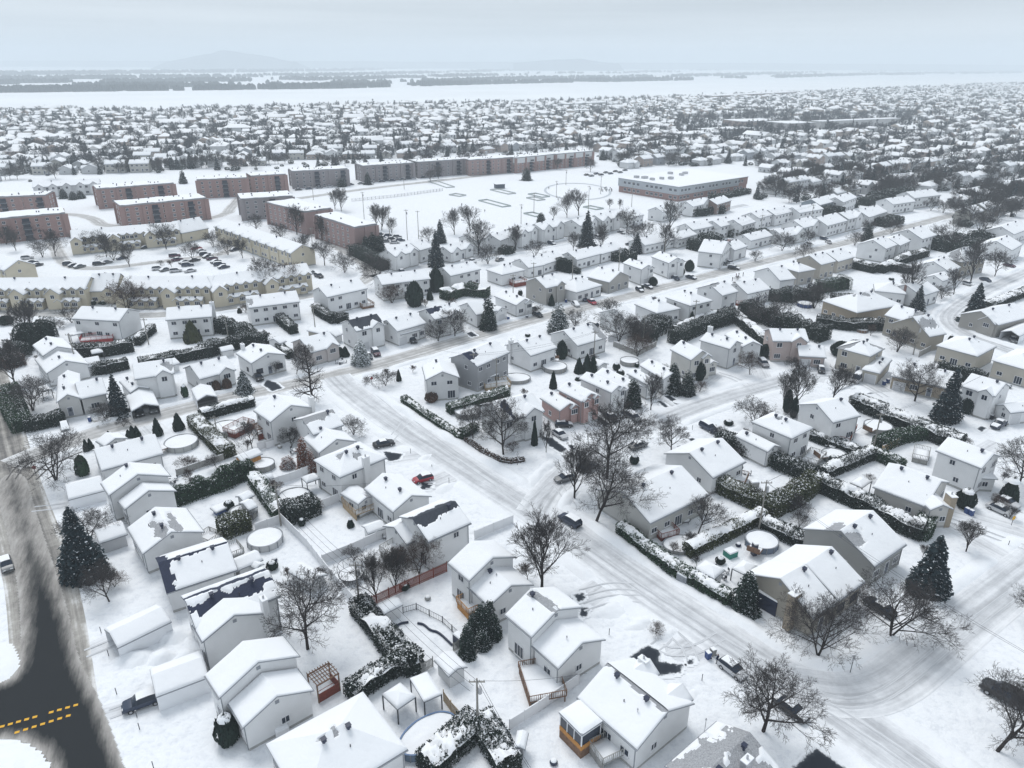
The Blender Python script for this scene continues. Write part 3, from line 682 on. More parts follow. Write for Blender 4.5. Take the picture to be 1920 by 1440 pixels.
def conifer(label, px, H, rad=None, m=None, name='spruce_tree', group=None, var=0, shape=.85, size=.34, n=2600, cat='tree'):
    m = m or SPRUCE; key = ('con', var % 3, m.name, shape, n, size)
    if key not in _tp:
        V, Q = conifer_arrays(5+var % 3, 10., 2.6, n, size, shape); t, tq = tubes([(Vector((0, 0, -.1)), Vector((0, 0, 9.6)), .2, .03)], 7)
        _tp[key] = (arrmesh('trunk', t, tq, mats=[BARK]), arrmesh('crown', V, Q, mats=[m]))
    a, b = _tp[key]; rad = rad or H*.26; o = thing(name, label, cat, G(px) if not isinstance(px, Vector) else px, var*1.3, group); o.scale = (rad/2.6, rad/2.6, H/10)
    ob('trunk', a, o); ob('crown', b, o); return o
def shrub(label, px, h, r, m=None, shape='egg', name='shrub', group=None, var=0, cap=0):
    m = m or THUJA; key = ('shr', m.name, shape, var % 2, cap)
    if key not in _tp:
        rng = np.random.default_rng(3+var % 2); n = 900; z = rng.uniform(0, 1, n); az = rng.uniform(0, 2*math.pi, n)
        prof = {'egg': np.sin(np.pi*np.clip(z*.86+.14, 0, 1))**.55, 'cone': (1-z)**.7+.04, 'ball': np.sqrt(np.clip(1-(2*z-1)**2, 0, 1))}[shape]*(.86+.28*vn(az*2, z*5, 2))
        P = np.stack([prof*np.cos(az), prof*np.sin(az), z], 1); Nv = np.stack([np.cos(az), np.sin(az), (z-.3)], 1); V, Q = leafcloud(P, Nv, .13, rng, .5)
        cv, cq = [], []; zz = np.linspace(0, .93, 7)
        pr = {'egg': np.sin(np.pi*np.clip(zz*.86+.14, 0, 1))**.55, 'cone': (1-zz)**.7+.02, 'ball': np.sqrt(np.clip(1-(2*zz-1)**2, .01, 1))}[shape]*.8
        for k in range(7):
            for j in range(8): cv.append((pr[k]*math.cos(j*math.pi/4), pr[k]*math.sin(j*math.pi/4), zz[k]))
        for k in range(6):
            for j in range(8): cq.append((k*8+j, k*8+(j+1) % 8, (k+1)*8+(j+1) % 8, (k+1)*8+j))
        cq = np.array(cq)+len(V)
        _tp[key] = arrmesh('foliage', np.concatenate([V, np.array(cv)]), np.concatenate([Q, cq]), mats=[m, CORE], mi=[0]*len(Q)+[1]*len(cq))
    o = thing(name, label, 'shrub', G(px), 0, group); ob('foliage', _tp[key], o).scale = (r, r, h)
    if cap:
        mb = MB(); mb.tube([(0, 0, h*.86), (0, 0, h*.93), (0, 0, h*.985+.1), (0, 0, h+.16)], [r*.62, r*.6, r*.42, r*.12], 9); ob('snow', mb.mesh('snow', [SNOWR], True), o)
    return o
def fence(label, px, h=1.8, style='panel', m=None, name='fence', group=None):
    m = m or WHITE; P = resample(poly_px(px), 2.4); c = P[0].copy(); root = thing(name, label, 'fence', c, 0, group); posts, pan = MB(), MB()
    for i, p in enumerate(P):
        q = p-c; posts.box((q.x, q.y, h/2+.05), (.11, .11, h+.2))
    for a, b in zip(P[:-1], P[1:]):
        a, b = a-c, b-c; d = b-a; ln = d.length; an = math.atan2(d.y, d.x); mid = (a+b)/2
        if style == 'panel': pan.box((mid.x, mid.y, h/2), (ln-.11, .05, h-.1), 0, an); pan.box((mid.x, mid.y, h+.0), (ln-.11, .12, .07), 1, an)
        elif style == 'rail':
            for z in (.15, h): pan.box((mid.x, mid.y, z), (ln, .05, .05), 0, an)
            for k in range(int(ln/.3)): q = a+d*(k+.5)/int(ln/.3); pan.box((q.x, q.y, h/2), (.03, .03, h-.2), 0, an)
        else:
            for z in (.4, h-.3): pan.box((mid.x, mid.y, z), (ln, .05, .09), 0, an)
            n = int(ln/.19)
            for k in range(n): q = a+d*(k+.5)/n; pan.box((q.x+.04*math.sin(an), q.y-.04*math.cos(an), h/2), (.14, .025, h-.08), 0, an)
    ob('posts', posts.mesh('posts', [m]), root); ob('panels' if style != 'rail' else 'railing', pan.mesh('panel', [m, SNOWR]), root); return root
def pool(label, px, r, r2=None, ang=0, m=None, h=1.2, deck=None, rim=None):
    m = m or GREYWOOD; r2 = r2 or r; root = thing('swimming_pool', label, 'pool', G(px), ang); n = 36; w, s, t = MB(), MB(), MB(); c = [(math.cos(2*math.pi*i/n), math.sin(2*math.pi*i/n)) for i in range(n)]
    for i in range(n):
        a, b = c[i], c[(i+1) % n]; w.poly([(a[0]*r, a[1]*r2, -.05), (b[0]*r, b[1]*r2, -.05), (b[0]*r, b[1]*r2, h), (a[0]*r, a[1]*r2, h)])
        w.poly([(b[0]*(r-.07), b[1]*(r2-.07), h-.6), (a[0]*(r-.07), a[1]*(r2-.07), h-.6), (a[0]*(r-.07), a[1]*(r2-.07), h), (b[0]*(r-.07), b[1]*(r2-.07), h)])
        for k0, k1, z0, z1 in ((.12, -.1, h+.02, h+.02),): t.poly([(a[0]*(r+.1), a[1]*(r2+.1), z0), (b[0]*(r+.1), b[1]*(r2+.1), z0), (b[0]*(r-.1), b[1]*(r2-.1), z0), (a[0]*(r-.1), a[1]*(r2-.1), z0)])
        if i % 3 == 0: w.box((a[0]*(r+.05), a[1]*(r2+.05), h/2), (.14, .1, h), 1, 2*math.pi*i/n)
    V = []; rings = 7
    for k in range(rings+1):
        f = k/rings
        for i in range(n): V.append((c[i][0]*(r-.09)*f, c[i][1]*(r2-.09)*f, h-.22+.12*float(vn(c[i][0]*f*3, c[i][1]*f*3, 7))+.06*f))
    Q = [(k*n+i, k*n+(i+1) % n, (k+1)*n+(i+1) % n, (k+1)*n+i) for k in range(rings) for i in range(n)]; Q = [q[::-1] for q in Q]
    ob('pool_wall', w.mesh('pool_wall', [m, TRIM]), root); ob('rim', t.mesh('rim', [rim or TRIM]), root); ob('snow', arrmesh('snow', V, Q, mats=[SNOWR], smooth=True), root)
    if deck is not None:
        d = MB(); a = deck-ang; d.box((math.cos(a)*(r+.9), math.sin(a)*(r2+.9), h-.02), (1.8, 2.2, .12), 0, a); d.box((math.cos(a)*(r+1.75), math.sin(a)*(r2+1.75), h+.45), (.06, 2.2, .9), 0, a); d.box((math.cos(a)*(r+.9), math.sin(a)*(r2+.9), h+.09), (1.6, 2., .1), 1, a)
        ob('deck', d.mesh('deck', [WOOD, SNOWR]), root)
    return root
def deck(label, A, B, C, z, m=None, rail=1.0, stairs=None, skirt=True, name='deck'):
    m = m or WOOD; a, b, c = G(A, z), G(B, z), G(C, z); e = b-a; L = e.length; e.normalize(); n = Vector((-e.y, e.x, 0)); w = (c-b).dot(n)
    if w < 0: n = -n; w = -w
    ctr = (a+b)/2+n*w/2; ang = math.atan2(e.y, e.x); root = thing(name, label, 'deck', (ctr.x, ctr.y, 0), ang); f, r_, s = MB(), MB(), MB()
    f.box((0, 0, z-.08), (L, w, .14)); 
    for x in (-L/2+.15, 0, L/2-.15):
        for y in (-w/2+.15, w/2-.15): f.box((x, y, z/2-.1), (.14, .14, z), 0)
    if skirt: f.box((0, -w/2+.1 if n.dot(Vector((0, 1, 0))) > 0 else w/2-.1, z/2-.1), (L-.1, .04, z-.15), 0); f.box((-L/2+.1, 0, z/2-.1), (.04, w-.1, z-.15), 0)
    X = np.linspace(-L/2+.06, L/2-.06, max(3, int(L/.5))); Y = np.linspace(-w/2+.06, w/2-.06, max(3, int(w/.5))); XX, YY = np.meshgrid(X, Y)
    ZZ = z+.24+.12*(vn(XX+ctr.x, YY+ctr.y, 4)-.5); ids = np.arange(XX.size).reshape(XX.shape); V = np.stack([XX, YY, ZZ], -1).reshape(-1, 3); Q = np.stack([ids[:-1, :-1], ids[:-1, 1:], ids[1:, 1:], ids[1:, :-1]], -1).reshape(-1, 4)
    rim = np.concatenate([ids[0, :-1], ids[:-1, -1], ids[-1, :0:-1], ids[:0:-1, 0]]); lo = V[rim].copy(); lo[:, 2] = z-.005; k = len(V)+np.arange(len(rim)); V = np.concatenate([V, lo])
    Q = np.concatenate([Q, np.stack([k, np.roll(k, -1), np.roll(rim, -1), rim], -1)])
    for p, q in (((-L/2, -w/2), (L/2, -w/2)), ((L/2, -w/2), (L/2, w/2)), ((L/2, w/2), (-L/2, w/2)), ((-L/2, w/2), (-L/2, -w/2))):
        d = Vector((q[0]-p[0], q[1]-p[1], 0)); ln = d.length; an = math.atan2(d.y, d.x); mx_, my_ = (p[0]+q[0])/2, (p[1]+q[1])/2
        r_.box((mx_, my_, z+rail), (ln, .09, .06), 0, an)
        k_ = max(2, int(ln/.28))
        for i in range(k_+1): r_.box((p[0]+d.x*i/k_, p[1]+d.y*i/k_, z+rail/2), (.05 if i % 5 else .1, .05 if i % 5 else .1, rail), 0, an)
    ob('platform', f.mesh('platform', [m]), root); ob('railing', r_.mesh('railing', [m]), root); ob('snow', arrmesh('snow', V, Q, mats=[SNOWR], smooth=True), root); return root
def sheet(label, px, z=.02): pass
def pole(label, base, h, lamp=False, trans=True, name='utility_pole', arms=1, cat='pole'):
    root = thing(name, label, cat, G(base)); m = MB(); m.tube([(0, 0, -.2), (0, 0, h)], [.17, .11], 8); ob('shaft', m.mesh('shaft', [CONCG]), root)
    c = MB()
    for k in range(arms): c.box((0, 0, h-.5-k*.8), (1.9, .12, .12))
    for x in (-.85, -.3, .3, .85): c.tube([(x, 0, h-.45), (x, 0, h-.2)], .05, 5)
    ob('crossarm', c.mesh('crossarm', [CONCG]), root)
    if trans: t = MB(); t.tube([(.35, 0, h-2.3), (.35, 0, h-1.3)], .24, 9); t.tube([(.35, 0, h-1.3), (.35, 0, h-1.1)], .06, 5); ob('transformer', t.mesh('transformer', [ALLOY]), root)
    return root
def wire(label, A, B, sag=1.2, n=1, name='power_line', sep=.5):
    m = MB(); c = A.copy(); d = (B-A); nn = Vector((-d.y, d.x, 0)).normalized()
    for k in range(n):
        pts = [A.lerp(B, i/16)-c+nn*sep*k-Vector((0, 0, (sag+.3*k)*4*(i/16)*(1-i/16)+.5*k)) for i in range(17)]; m.tube(pts, .022, 4)
    return tag(ob(name, m.mesh('power_line', [DARK]), None, c), label, 'wires')
# ---- vehicles
PROF = {
 'sedan': (4.6, .9, [(-2.3, .70, .70), (-2.2, .92, .92), (-1.65, 1.0, 1.0), (-.95, .98, 1.40), (-.2, .97, 1.46), (.5, .96, 1.40), (1.2, .95, .95), (2.0, .82, .82), (2.3, .60, .60)]),
 'suv': (4.7, .95, [(-2.35, .8, .8), (-2.3, 1.1, 1.1), (-2.02, 1.1, 1.62), (-.9, 1.08, 1.70), (.2, 1.06, 1.66), (.55, 1.05, 1.58), (1.15, 1.05, 1.05), (2.05, .95, .95), (2.35, .68, .68)]),
 'hatch': (4.1, .87, [(-2.05, .75, .75), (-2.0, 1.0, 1.0), (-1.6, 1.0, 1.42), (-.6, .98, 1.50), (.3, .97, 1.44), (1.05, .96, .96), (1.75, .85, .85), (2.05, .6, .6)]),
 'pickup': (5.4, .97, [(-2.7, 1.05, 1.05), (-1.0, 1.08, 1.08), (-.85, 1.1, 1.66), (.1, 1.1, 1.76), (.6, 1.1, 1.66), (1.2, 1.1, 1.1), (2.4, 1.02, 1.02), (2.7, .8, .8)]),
 'van': (5.2, 1.0, [(-2.6, 1.2, 1.2), (-2.55, 1.25, 2.3), (-.5, 1.25, 2.45), (1.0, 1.25, 2.35), (1.9, 1.2, 1.2), (2.4, 1.05, 1.05), (2.6, .8, .8)])}
_car = {}; CARS = []
def car(label, px, d, typ='sedan', col=(.03, .035, .05), snow=1, group=None, z=0.0, name='parked_car', cat='car', k=1.0):
    key = (typ, col, snow)
    if key not in _car:
        L, hw, st = PROF[typ]; V = []; 
        for i, (x, zb, zr) in enumerate(st):
            end = .8 if i in (0, len(st)-1) else (.93 if i in (1, len(st)-2) else 1); w = hw*end; wr = w*.76 if zr > zb+.05 else w*.86; zl = .30 if typ not in ('suv', 'pickup', 'van') else .38
            V += [(x, -w*.92, zl), (x, -w, zb*.55), (x, -w*.97, zb), (x, -wr, zr), (x, 0, zr+.04), (x, wr, zr), (x, w*.97, zb), (x, w, zb*.55), (x, w*.92, zl)]
        body, ws, rw, sl_, sr, sn = [], [], [], [], [], []
        for i in range(len(st)-1):
            g0, g1 = st[i][2] > st[i][1]+.05, st[i+1][2] > st[i+1][1]+.05
            for j in range(8):
                q = (i*9+j, i*9+j+1, (i+1)*9+j+1, (i+1)*9+j)
                if j in (2, 5) and g0 and g1 and not (typ == 'van' and i < 2): (sl_ if j == 2 else sr).append(q)
                elif j in (2, 3, 4, 5) and g0 != g1 and not (typ == 'van' and g1): (ws if g0 else rw).append(q)
                else:
                    body.append(q)
                    if j in (3, 4) and (snow >= 2 or (snow == 1 and g0 and g1)): sn.append(q)
                if snow >= 3 and j in (3, 4) and g0 != g1: sn.append(q)
        n = len(st)-1; body += [(j, j+1, 8-j-1, 8-j) for j in range(4)][:3]+[(n*9+8-j, n*9+8-j-1, n*9+j+1, n*9+j) for j in range(3)]
        paint = mat('car_paint_%d' % len(_car), col, .35, .6); V = np.array(V)
        parts = {'body': arrmesh('body', V, body, mats=[paint], compact=True)}
        for nm, qq in (('windscreen', ws), ('rear_window', rw), ('side_window', sl_), ('side_window_', sr)):
            if qq: parts[nm] = arrmesh(nm.strip('_'), V, qq, mats=[GLASS], compact=True)
        if sn:
            Vs = V.copy(); Vs[:, 2] += .09; edge = V.copy(); Q = list(sn)
            parts['snow'] = arrmesh('snow', np.concatenate([Vs*np.array([.985, .97, 1])]), sn, mats=[SNOWR], smooth=True, compact=True)
        w_ = MB(); w_.tube([(0, -.11, 0), (0, .11, 0)], .33, 14, 0); w_.tube([(0, -.12, 0), (0, .12, 0)], .2, 8, 1); parts['wheel'] = w_.mesh('wheel', [RUBBER, ALLOY])
        hl = MB(); hl.box((0, 0, 0), (.12, .34, .16)); parts['headlight'] = hl.mesh('headlight', [mat('lamp_glass', (.6, .62, .65), .2, .6)]); parts['tail_light'] = hl.mesh('tail_light', [mat('tail_red', (.3, .01, .01), .3, .5)])
        _car[key] = parts
    parts = _car[key]; L, hw, st = PROF[typ]
    p = px if isinstance(px, Vector) else G(px); 
    if isinstance(d, tuple): v = G(d)-p; d = math.atan2(v.y, v.x)
    CARS.append((p.x, p.y)); root = thing(name, label, cat, (p.x, p.y, z), d, group); root.scale = (k, k, k)
    for nm in ('body', 'windscreen', 'rear_window', 'side_window', 'side_window_', 'snow'):
        if nm in parts: ob(nm.strip('_'), parts[nm], root)
    for sx in (-1, 1):
        for sy in (-1, 1):
            ob('wheel', parts['wheel'], root, (sx*L*.3, sy*(hw-.1), .33)); ob('headlight' if sx > 0 else 'tail_light', parts['headlight' if sx > 0 else 'tail_light'], root, (sx*(L/2-.11), sy*hw*.55, .68 if typ in ('sedan', 'hatch') else .85))
    return root
_per = {}
def person(label, px, ang=0, coat=(.02, .025, .04), h=1.72, group=None, stride=.2):
    key = (coat, stride)
    if key not in _per:
        me = bpy.data.meshes.new('body')
        J = [(0, 0, .92), (0, 0, 1.15), (0, 0, 1.38), (0, 0, 1.50), (.02, 0, 1.62), (.03, 0, 1.72), (0, .19, 1.40), (.05, .26, 1.12), (.14, .25, .88), (0, -.19, 1.40), (-.06, -.26, 1.12), (-.02, -.27, .86),
             (0, .1, .86), (stride*.5, .11, .48), (stride*.3, .11, .08), (stride*.3+.16, .11, .04), (0, -.1, .86), (-stride*.2, -.11, .48), (-stride*.9, -.11, .08), (-stride*.9+.16, -.11, .04)]
        E = [(0, 1), (1, 2), (2, 3), (3, 4), (4, 5), (2, 6), (6, 7), (7, 8), (2, 9), (9, 10), (10, 11), (0, 12), (12, 13), (13, 14), (14, 15), (0, 16), (16, 17), (17, 18), (18, 19)]
        Rr = [.16, .16, .18, .07, .1, .09, .085, .065, .05, .085, .065, .05, .11, .08, .06, .05, .11, .08, .06, .05]
        me.from_pydata(J, E, []); o = bpy.data.objects.new('tmp', me); COL.objects.link(o); md = o.modifiers.new('s', 'SKIN'); sv = me.skin_vertices[0].data
        for i, r in enumerate(Rr): sv[i].radius = (r, r)
        sv[0].use_root = True; ss = o.modifiers.new('u', 'SUBSURF'); ss.levels = ss.render_levels = 1
        dg = bpy.context.evaluated_depsgraph_get(); dg.update(); nm = bpy.data.meshes.new_from_object(o.evaluated_get(dg)); bpy.data.objects.remove(o)
        cm = mat('coat_%d' % len(_per), coat, .8, .2); pm = mat('trousers_%d' % len(_per), (.02, .02, .03), .8, .2); sk = mat('skin_%d' % len(_per), (.45, .28, .22), .6, .3); nm.materials.clear()
        for m_ in (cm, pm, sk, DARK): nm.materials.append(m_)
        for pl in nm.polygons: z = pl.center.z; pl.material_index = 3 if z > 1.68 else (2 if z > 1.54 else (0 if z > .82 else 1))
        _per[key] = nm
    o = thing('person', label, 'person', G(px), ang, group); o.scale = (h/1.78,)*3; ob('body', _per[key], o); return o

def sdist(X, Y, P):
    d = np.full(X.shape, 1e9); ins = np.zeros(X.shape, bool); n = len(P)
    for i in range(n):
        ax, ay, bx, by = P[i].x, P[i].y, P[(i+1) % n].x, P[(i+1) % n].y; vx, vy = bx-ax, by-ay; l2 = vx*vx+vy*vy+1e-9
        t = np.clip(((X-ax)*vx+(Y-ay)*vy)/l2, 0, 1); d = np.minimum(d, np.hypot(X-ax-t*vx, Y-ay-t*vy))
        c = ((ay > Y) != (by > Y)) & (X < (bx-ax)*(Y-ay)/(by-ay+1e-12)+ax); ins ^= c
    return np.where(ins, d, -d)
def worn(name, px, m, z, step=.4, margin=1.2, smooth=1, jag=.6, fade=None):
    P = poly_px(px); L = P+[P[0]]
    for _ in range(smooth):
        Q = []
        for a, b in zip(L[:-1], L[1:]): Q += [a.lerp(b, .25), a.lerp(b, .75)]
        L = Q+[Q[0]]
    P = L[:-1]; xs = [p.x for p in P]; ys = [p.y for p in P]; X, Y = np.meshgrid(np.arange(min(xs)-margin, max(xs)+margin, step), np.arange(min(ys)-margin, max(ys)+margin, step)); D = sdist(X, Y, P)
    D0 = D
    if fade: D = D*(1-np.clip(((X-fade[0].x)*fade[1].x+(Y-fade[0].y)*fade[1].y)*fade[2], 0, .68))
    ids = np.arange(X.size).reshape(X.shape); Q = np.stack([ids[:-1, :-1], ids[:-1, 1:], ids[1:, 1:], ids[1:, :-1]], -1).reshape(-1, 4); Dm = (D0+(fbm(X*.5, Y*.5, 5)-.5)*jag).ravel()[Q].min(1); Q = Q[Dm > -margin]
    me = bpy.data.meshes.new(name); V = np.stack([X.ravel(), Y.ravel(), np.full(X.size, z)], 1); us = np.unique(Q); rm_ = np.zeros(len(V), np.int32); rm_[us] = np.arange(len(us)); Q2 = rm_[Q]; me = arrmesh(name, V[us], Q2, mats=[m])
    uv = me.uv_layers.new(name='UVMap'); li = np.zeros(len(me.loops), np.int32); me.loops.foreach_get('vertex_index', li); dd = D.ravel()[us][li]; uv.data.foreach_set('uv', np.stack([dd, dd*0], 1).astype(np.float32).ravel())
    o = ob(name, me); o['kind'] = 'structure'; return o
# ================================================================ THE SETTING
g_ = MB()
ME_ = arrmesh('ground', [(-22000, -300, 0), (22000, -300, 0), (22000, 30000, 0), (-22000, 30000, 0)], [(0, 1, 2, 3)], mats=[GSNOW])
o = ob('ground', ME_); o['kind'] = 'structure'
def lumps():   # gently drifted snow over the near gardens, everything rises a few centimetres
    pass
ROADS = {}; BANKS = []; DRV = []
def road(key, pts, w, m, z, banks=(1, 1), bh=.55, bw=3.0, gap=.2, seed=1):
    P = smooth_line(poly_px(pts)); ROADS[key] = (P, w)
    ribbon('road', P, w, m, z, step=2.5, nacross=4)
    for s, f in zip((1, -1), banks):
        if f: BANKS.append((key, P, s*(w/2+gap+bw/2-.6), bw, bh*f, seed+s))
road('left', [(150, 1500), (108, 1380), (100, 1290), (92, 1190), (75, 1080), (50, 1000), (24, 920), (6, 850), (-8, 780), (-30, 690), (-60, 600)], 9.5, ROADD, .012, (0, 0), seed=3)
road('main', [(20, 872), (90, 842), (190, 808), (320, 773), (450, 741), (560, 718), (640, 700), (720, 680), (800, 657), (900, 628), (1040, 588), (1160, 561), (1300, 524), (1440, 488), (1540, 466), (1640, 441), (1720, 421), (1800, 399), (1880, 383), (1990, 360)], 7.4, ROADM, .02, (1, .8), .5, 2.4, seed=11)
road('mid', [(628, 706), (652, 730), (735, 790), (850, 862), (960, 932), (1070, 1003), (1180, 1082), (1300, 1160), (1420, 1240), (1540, 1315), (1680, 1410), (1800, 1500)], 8.2, ROADW, .028, (1, 1), .6, 3.0, seed=21)
road('court', [(1000, 962), (1030, 915), (1075, 872), (1120, 845), (1185, 812), (1260, 779), (1340, 750), (1440, 722), (1520, 700), (1600, 700), (1660, 735)], 6.8, ROADW, .034, (1, 1), .5, 2.6, seed=31)
road('right', [(1500, 1290), (1600, 1305), (1670, 1280), (1730, 1232), (1800, 1172), (1880, 1108), (1990, 1020)], 8.0, ROADW, .036, (1, 0), .5, 3, seed=41)
road('crescent', [(2000, 478), (1900, 522), (1830, 552), (1780, 585), (1775, 605), (1815, 632), (1880, 652), (1980, 690)], 7.0, ROADW, .03, (1, 1), .5, 2.5, seed=51)
road('town', [(-40, 588), (60, 586), (180, 592), (300, 592), (420, 579), (560, 558), (640, 546), (700, 520), (690, 495), (640, 465), (590, 440)], 7.0, ROADM, .03, (1, 1), .4, 2.2, seed=61)
road('back', [(700, 520), (800, 498), (900, 482), (1000, 464), (1100, 446), (1200, 425), (1300, 404), (1400, 384)], 6.5, ROADW, .03, (1, 1), .4, 2.2, seed=71)
road('park', [(560, 372), (700, 352), (850, 336), (960, 322), (1080, 312)], 8, ROADM, .03, (0, 0), seed=81)
road('lot', [(100, 455), (120, 500), (190, 505), (300, 490), (420, 478), (440, 460)], 6, ROADM, .03, (0, 0), seed=85)
road('blocks', [(100, 400), (170, 405), (200, 430), (420, 410), (440, 380), (470, 350)], 7, ROADM, .03, (0, 0), seed=87)
# wet asphalt of the lower-left junction, its arms and the two snow islands
def flat_poly(name, pts, m, z, seg=1.5, uvang=None, smooth=2):
    P = poly_px(pts); L = P+[P[0]]
    for _ in range(smooth):
        Q = []
        for a, b in zip(L[:-1], L[1:]): Q += [a.lerp(b, .25), a.lerp(b, .75)]
        L = Q+[Q[0]]
    P = L[:-1]; me = bpy.data.meshes.new(name); me.from_pydata([(p.x, p.y, z) for p in P], [], [tuple(range(len(P)))]); me.materials.append(m)
    uv = me.uv_layers.new(name='UVMap'); a = uvang if uvang is not None else 0.6
    for l in me.loops: v = me.vertices[l.vertex_index].co; uv.data[l.index].uv = (v.x*math.cos(a)+v.y*math.sin(a), -v.x*math.sin(a)+v.y*math.cos(a))
    o = ob(name, me); o['kind'] = 'structure'; return o
worn('asphalt', [(-12, 900), (46, 880), (66, 960), (100, 1060), (128, 1150), (146, 1240), (186, 1310), (236, 1450), (246, 1500), (105, 1500), (98, 1425), (62, 1396), (20, 1382), (-80, 1392), (-90, 1296), (0, 1284), (34, 1262), (42, 1210), (36, 1100), (14, 1000)], ROADA, .024, .22, .25, 2, 0, (G((95, 1210)), (G((30, 960))-G((95, 1210))).normalized(), .022))
def mound(name, pts, h, m=SNOW, seed=3, step=.5):
    P = poly_px(pts); L = P+[P[0]]
    for _ in range(2):
        Q = []
        for a, b in zip(L[:-1], L[1:]): Q += [a.lerp(b, .25), a.lerp(b, .75)]
        L = Q+[Q[0]]
    P = L[:-1]; xs = [p.x for p in P]; ys = [p.y for p in P]; X, Y = np.meshgrid(np.arange(min(xs)-1, max(xs)+1, step), np.arange(min(ys)-1, max(ys)+1, step)); D = sdist(X, Y, P)+(fbm(X*.6, Y*.6, seed)-.5)*1.6
    w_ = min(max(xs)-min(xs), max(ys)-min(ys))/2; Z = h*np.clip(D/(w_*.8), 0, 1)**.7*(.45+.9*fbm(X*.7, Y*.7, seed+4))+.15*(vn(X*2.2, Y*2.2, seed+9)-.5)*np.clip(D, 0, 1)-.03*(D < .15)+.045*(D >= .15)
    ids = np.arange(X.size).reshape(X.shape); Q = np.stack([ids[:-1, :-1], ids[:-1, 1:], ids[1:, 1:], ids[1:, :-1]], -1).reshape(-1, 4); Q = Q[D.ravel()[Q].max(1) > 0]
    o = ob(name, arrmesh(name, np.stack([X, Y, Z], -1).reshape(-1, 3), Q, mats=[m], smooth=True, compact=True)); o['kind'] = 'structure'; return o
mound('snow_island', [(-60, 1200), (10, 1205), (36, 1228), (30, 1262), (-10, 1285), (-60, 1300)], .5)
mound('snow_island', [(-60, 1392), (30, 1384), (75, 1400), (105, 1440), (110, 1500), (-60, 1500)], .5, seed=5)
# ploughed heaps beside the left road and by driveways
for i, (p, r, h) in enumerate([((255, 1232), 30, 1.3), ((330, 1190), 26, 1.2), ((350, 1230), 22, 1.0), ((300, 1235), 25, 1.3), ((165, 1010), 12, .7), ((838, 914), 18, .8), ((908, 992), 18, .9), ((1140, 1145), 26, 1.0), ((1200, 1170), 22, .9), ((1300, 1300), 14, .6), ((1440, 880), 10, .5),
                              ((1390, 1290), 14, .8), ((1360, 818), 16, 1.0), ((1385, 800), 14, 1.2), ((1240, 880), 14, .6), ((530, 1420), 10, .5), ((1900, 880), 16, .7), ((1250, 1190), 18, .8), ((800, 858), 10, .7)]):
    x, y = p; mound('snow_heap', [(x+r*1.15*math.cos(a+.5)*(1+.3*math.sin(3*a+i)), y+r*.6*math.sin(a+.2*math.sin(i))) for a in [k*math.pi/5 for k in range(10)]], h*.75, seed=i+7)
# crossing dashes
m = MB()
for (x0, y0), (x1, y1), n in (((4, 1362), (142, 1322), 10), ((16, 1378), (128, 1342), 8)):
    for k in range(n):
        p = G((x0+(x1-x0)*k/(n-1), y0+(y1-y0)*k/(n-1)), .021); 
        if hrand(k, x0).random() < .08: continue
        m.box((p.x, p.y, .030), (.52, .36, .012), 0, math.radians(20+hrand(k).uniform(-4, 4)))
o = ob('road_marking', m.mesh('road_marking', [YEL])); o['kind'] = 'structure'
# bare or rutted driveways
for i, (px, mm, z) in enumerate([
    ([(1180, 1232), (1215, 1210), (1240, 1222), (1235, 1240), (1280, 1248), (1275, 1262), (1225, 1268), (1200, 1252)], DRIVE, .02), ([(1076, 1116), (1092, 1112), (1098, 1122), (1085, 1130)], DRIVE, .02), ([(1086, 1140), (1104, 1140), (1100, 1156), (1088, 1158)], DRIVE, .02),
    ([(1288, 1238), (1300, 1236), (1302, 1244), (1290, 1246)], DRIVE, .02), ([(718, 846), (755, 852), (748, 862), (728, 866)], DRIVE, .02), ([(790, 905), (812, 906), (806, 918), (788, 918)], DRIVE, .02),
    ([(1486, 1440), (1530, 1402), (1590, 1445), (1570, 1500), (1480, 1500)], DRIVE, .03), ([(1015, 818), (1036, 822), (1062, 842), (1052, 850), (1030, 836)], DRIVE, .02), ([(1065, 835), (1078, 836), (1085, 842), (1072, 845)], DRIVE, .02),
    ([(1112, 782), (1125, 782), (1144, 796), (1134, 800)], DRIVE, .02), ([(1155, 766), (1168, 766), (1176, 774), (1166, 777)], DRIVE, .02), ([(1244, 742), (1256, 742), (1278, 756), (1268, 759)], DRIVE, .02), ([(1232, 752), (1240, 752), (1254, 763), (1246, 764)], DRIVE, .02),
    ([(1290, 822), (1300, 822), (1312, 834), (1302, 836)], DRIVE, .02), ([(1268, 838), (1276, 836), (1304, 850), (1298, 856)], DRIVE, .02), ([(1832, 804), (1840, 799), (1850, 803), (1840, 810)], DRIVE, .02), ([(500, 712), (518, 718), (530, 728), (510, 734), (494, 722)], DRIVE, .02),
    ([(874, 625), (884, 622), (895, 630), (884, 632)], DRIVE, .02), ([(238, 1318), (250, 1308), (292, 1286), (286, 1300)], CONC, .02), ([(172, 788), (182, 788), (190, 802), (182, 808)], CONC, .02), ([(1893, 690), (1905, 685), (1910, 694), (1898, 697)], DRIVE, .02)]):
    worn('driveway', px, DRIVEW if mm is DRIVE else mm, .056+.003*(i % 3), .3, .8 if mm is DRIVE else 0, 0)
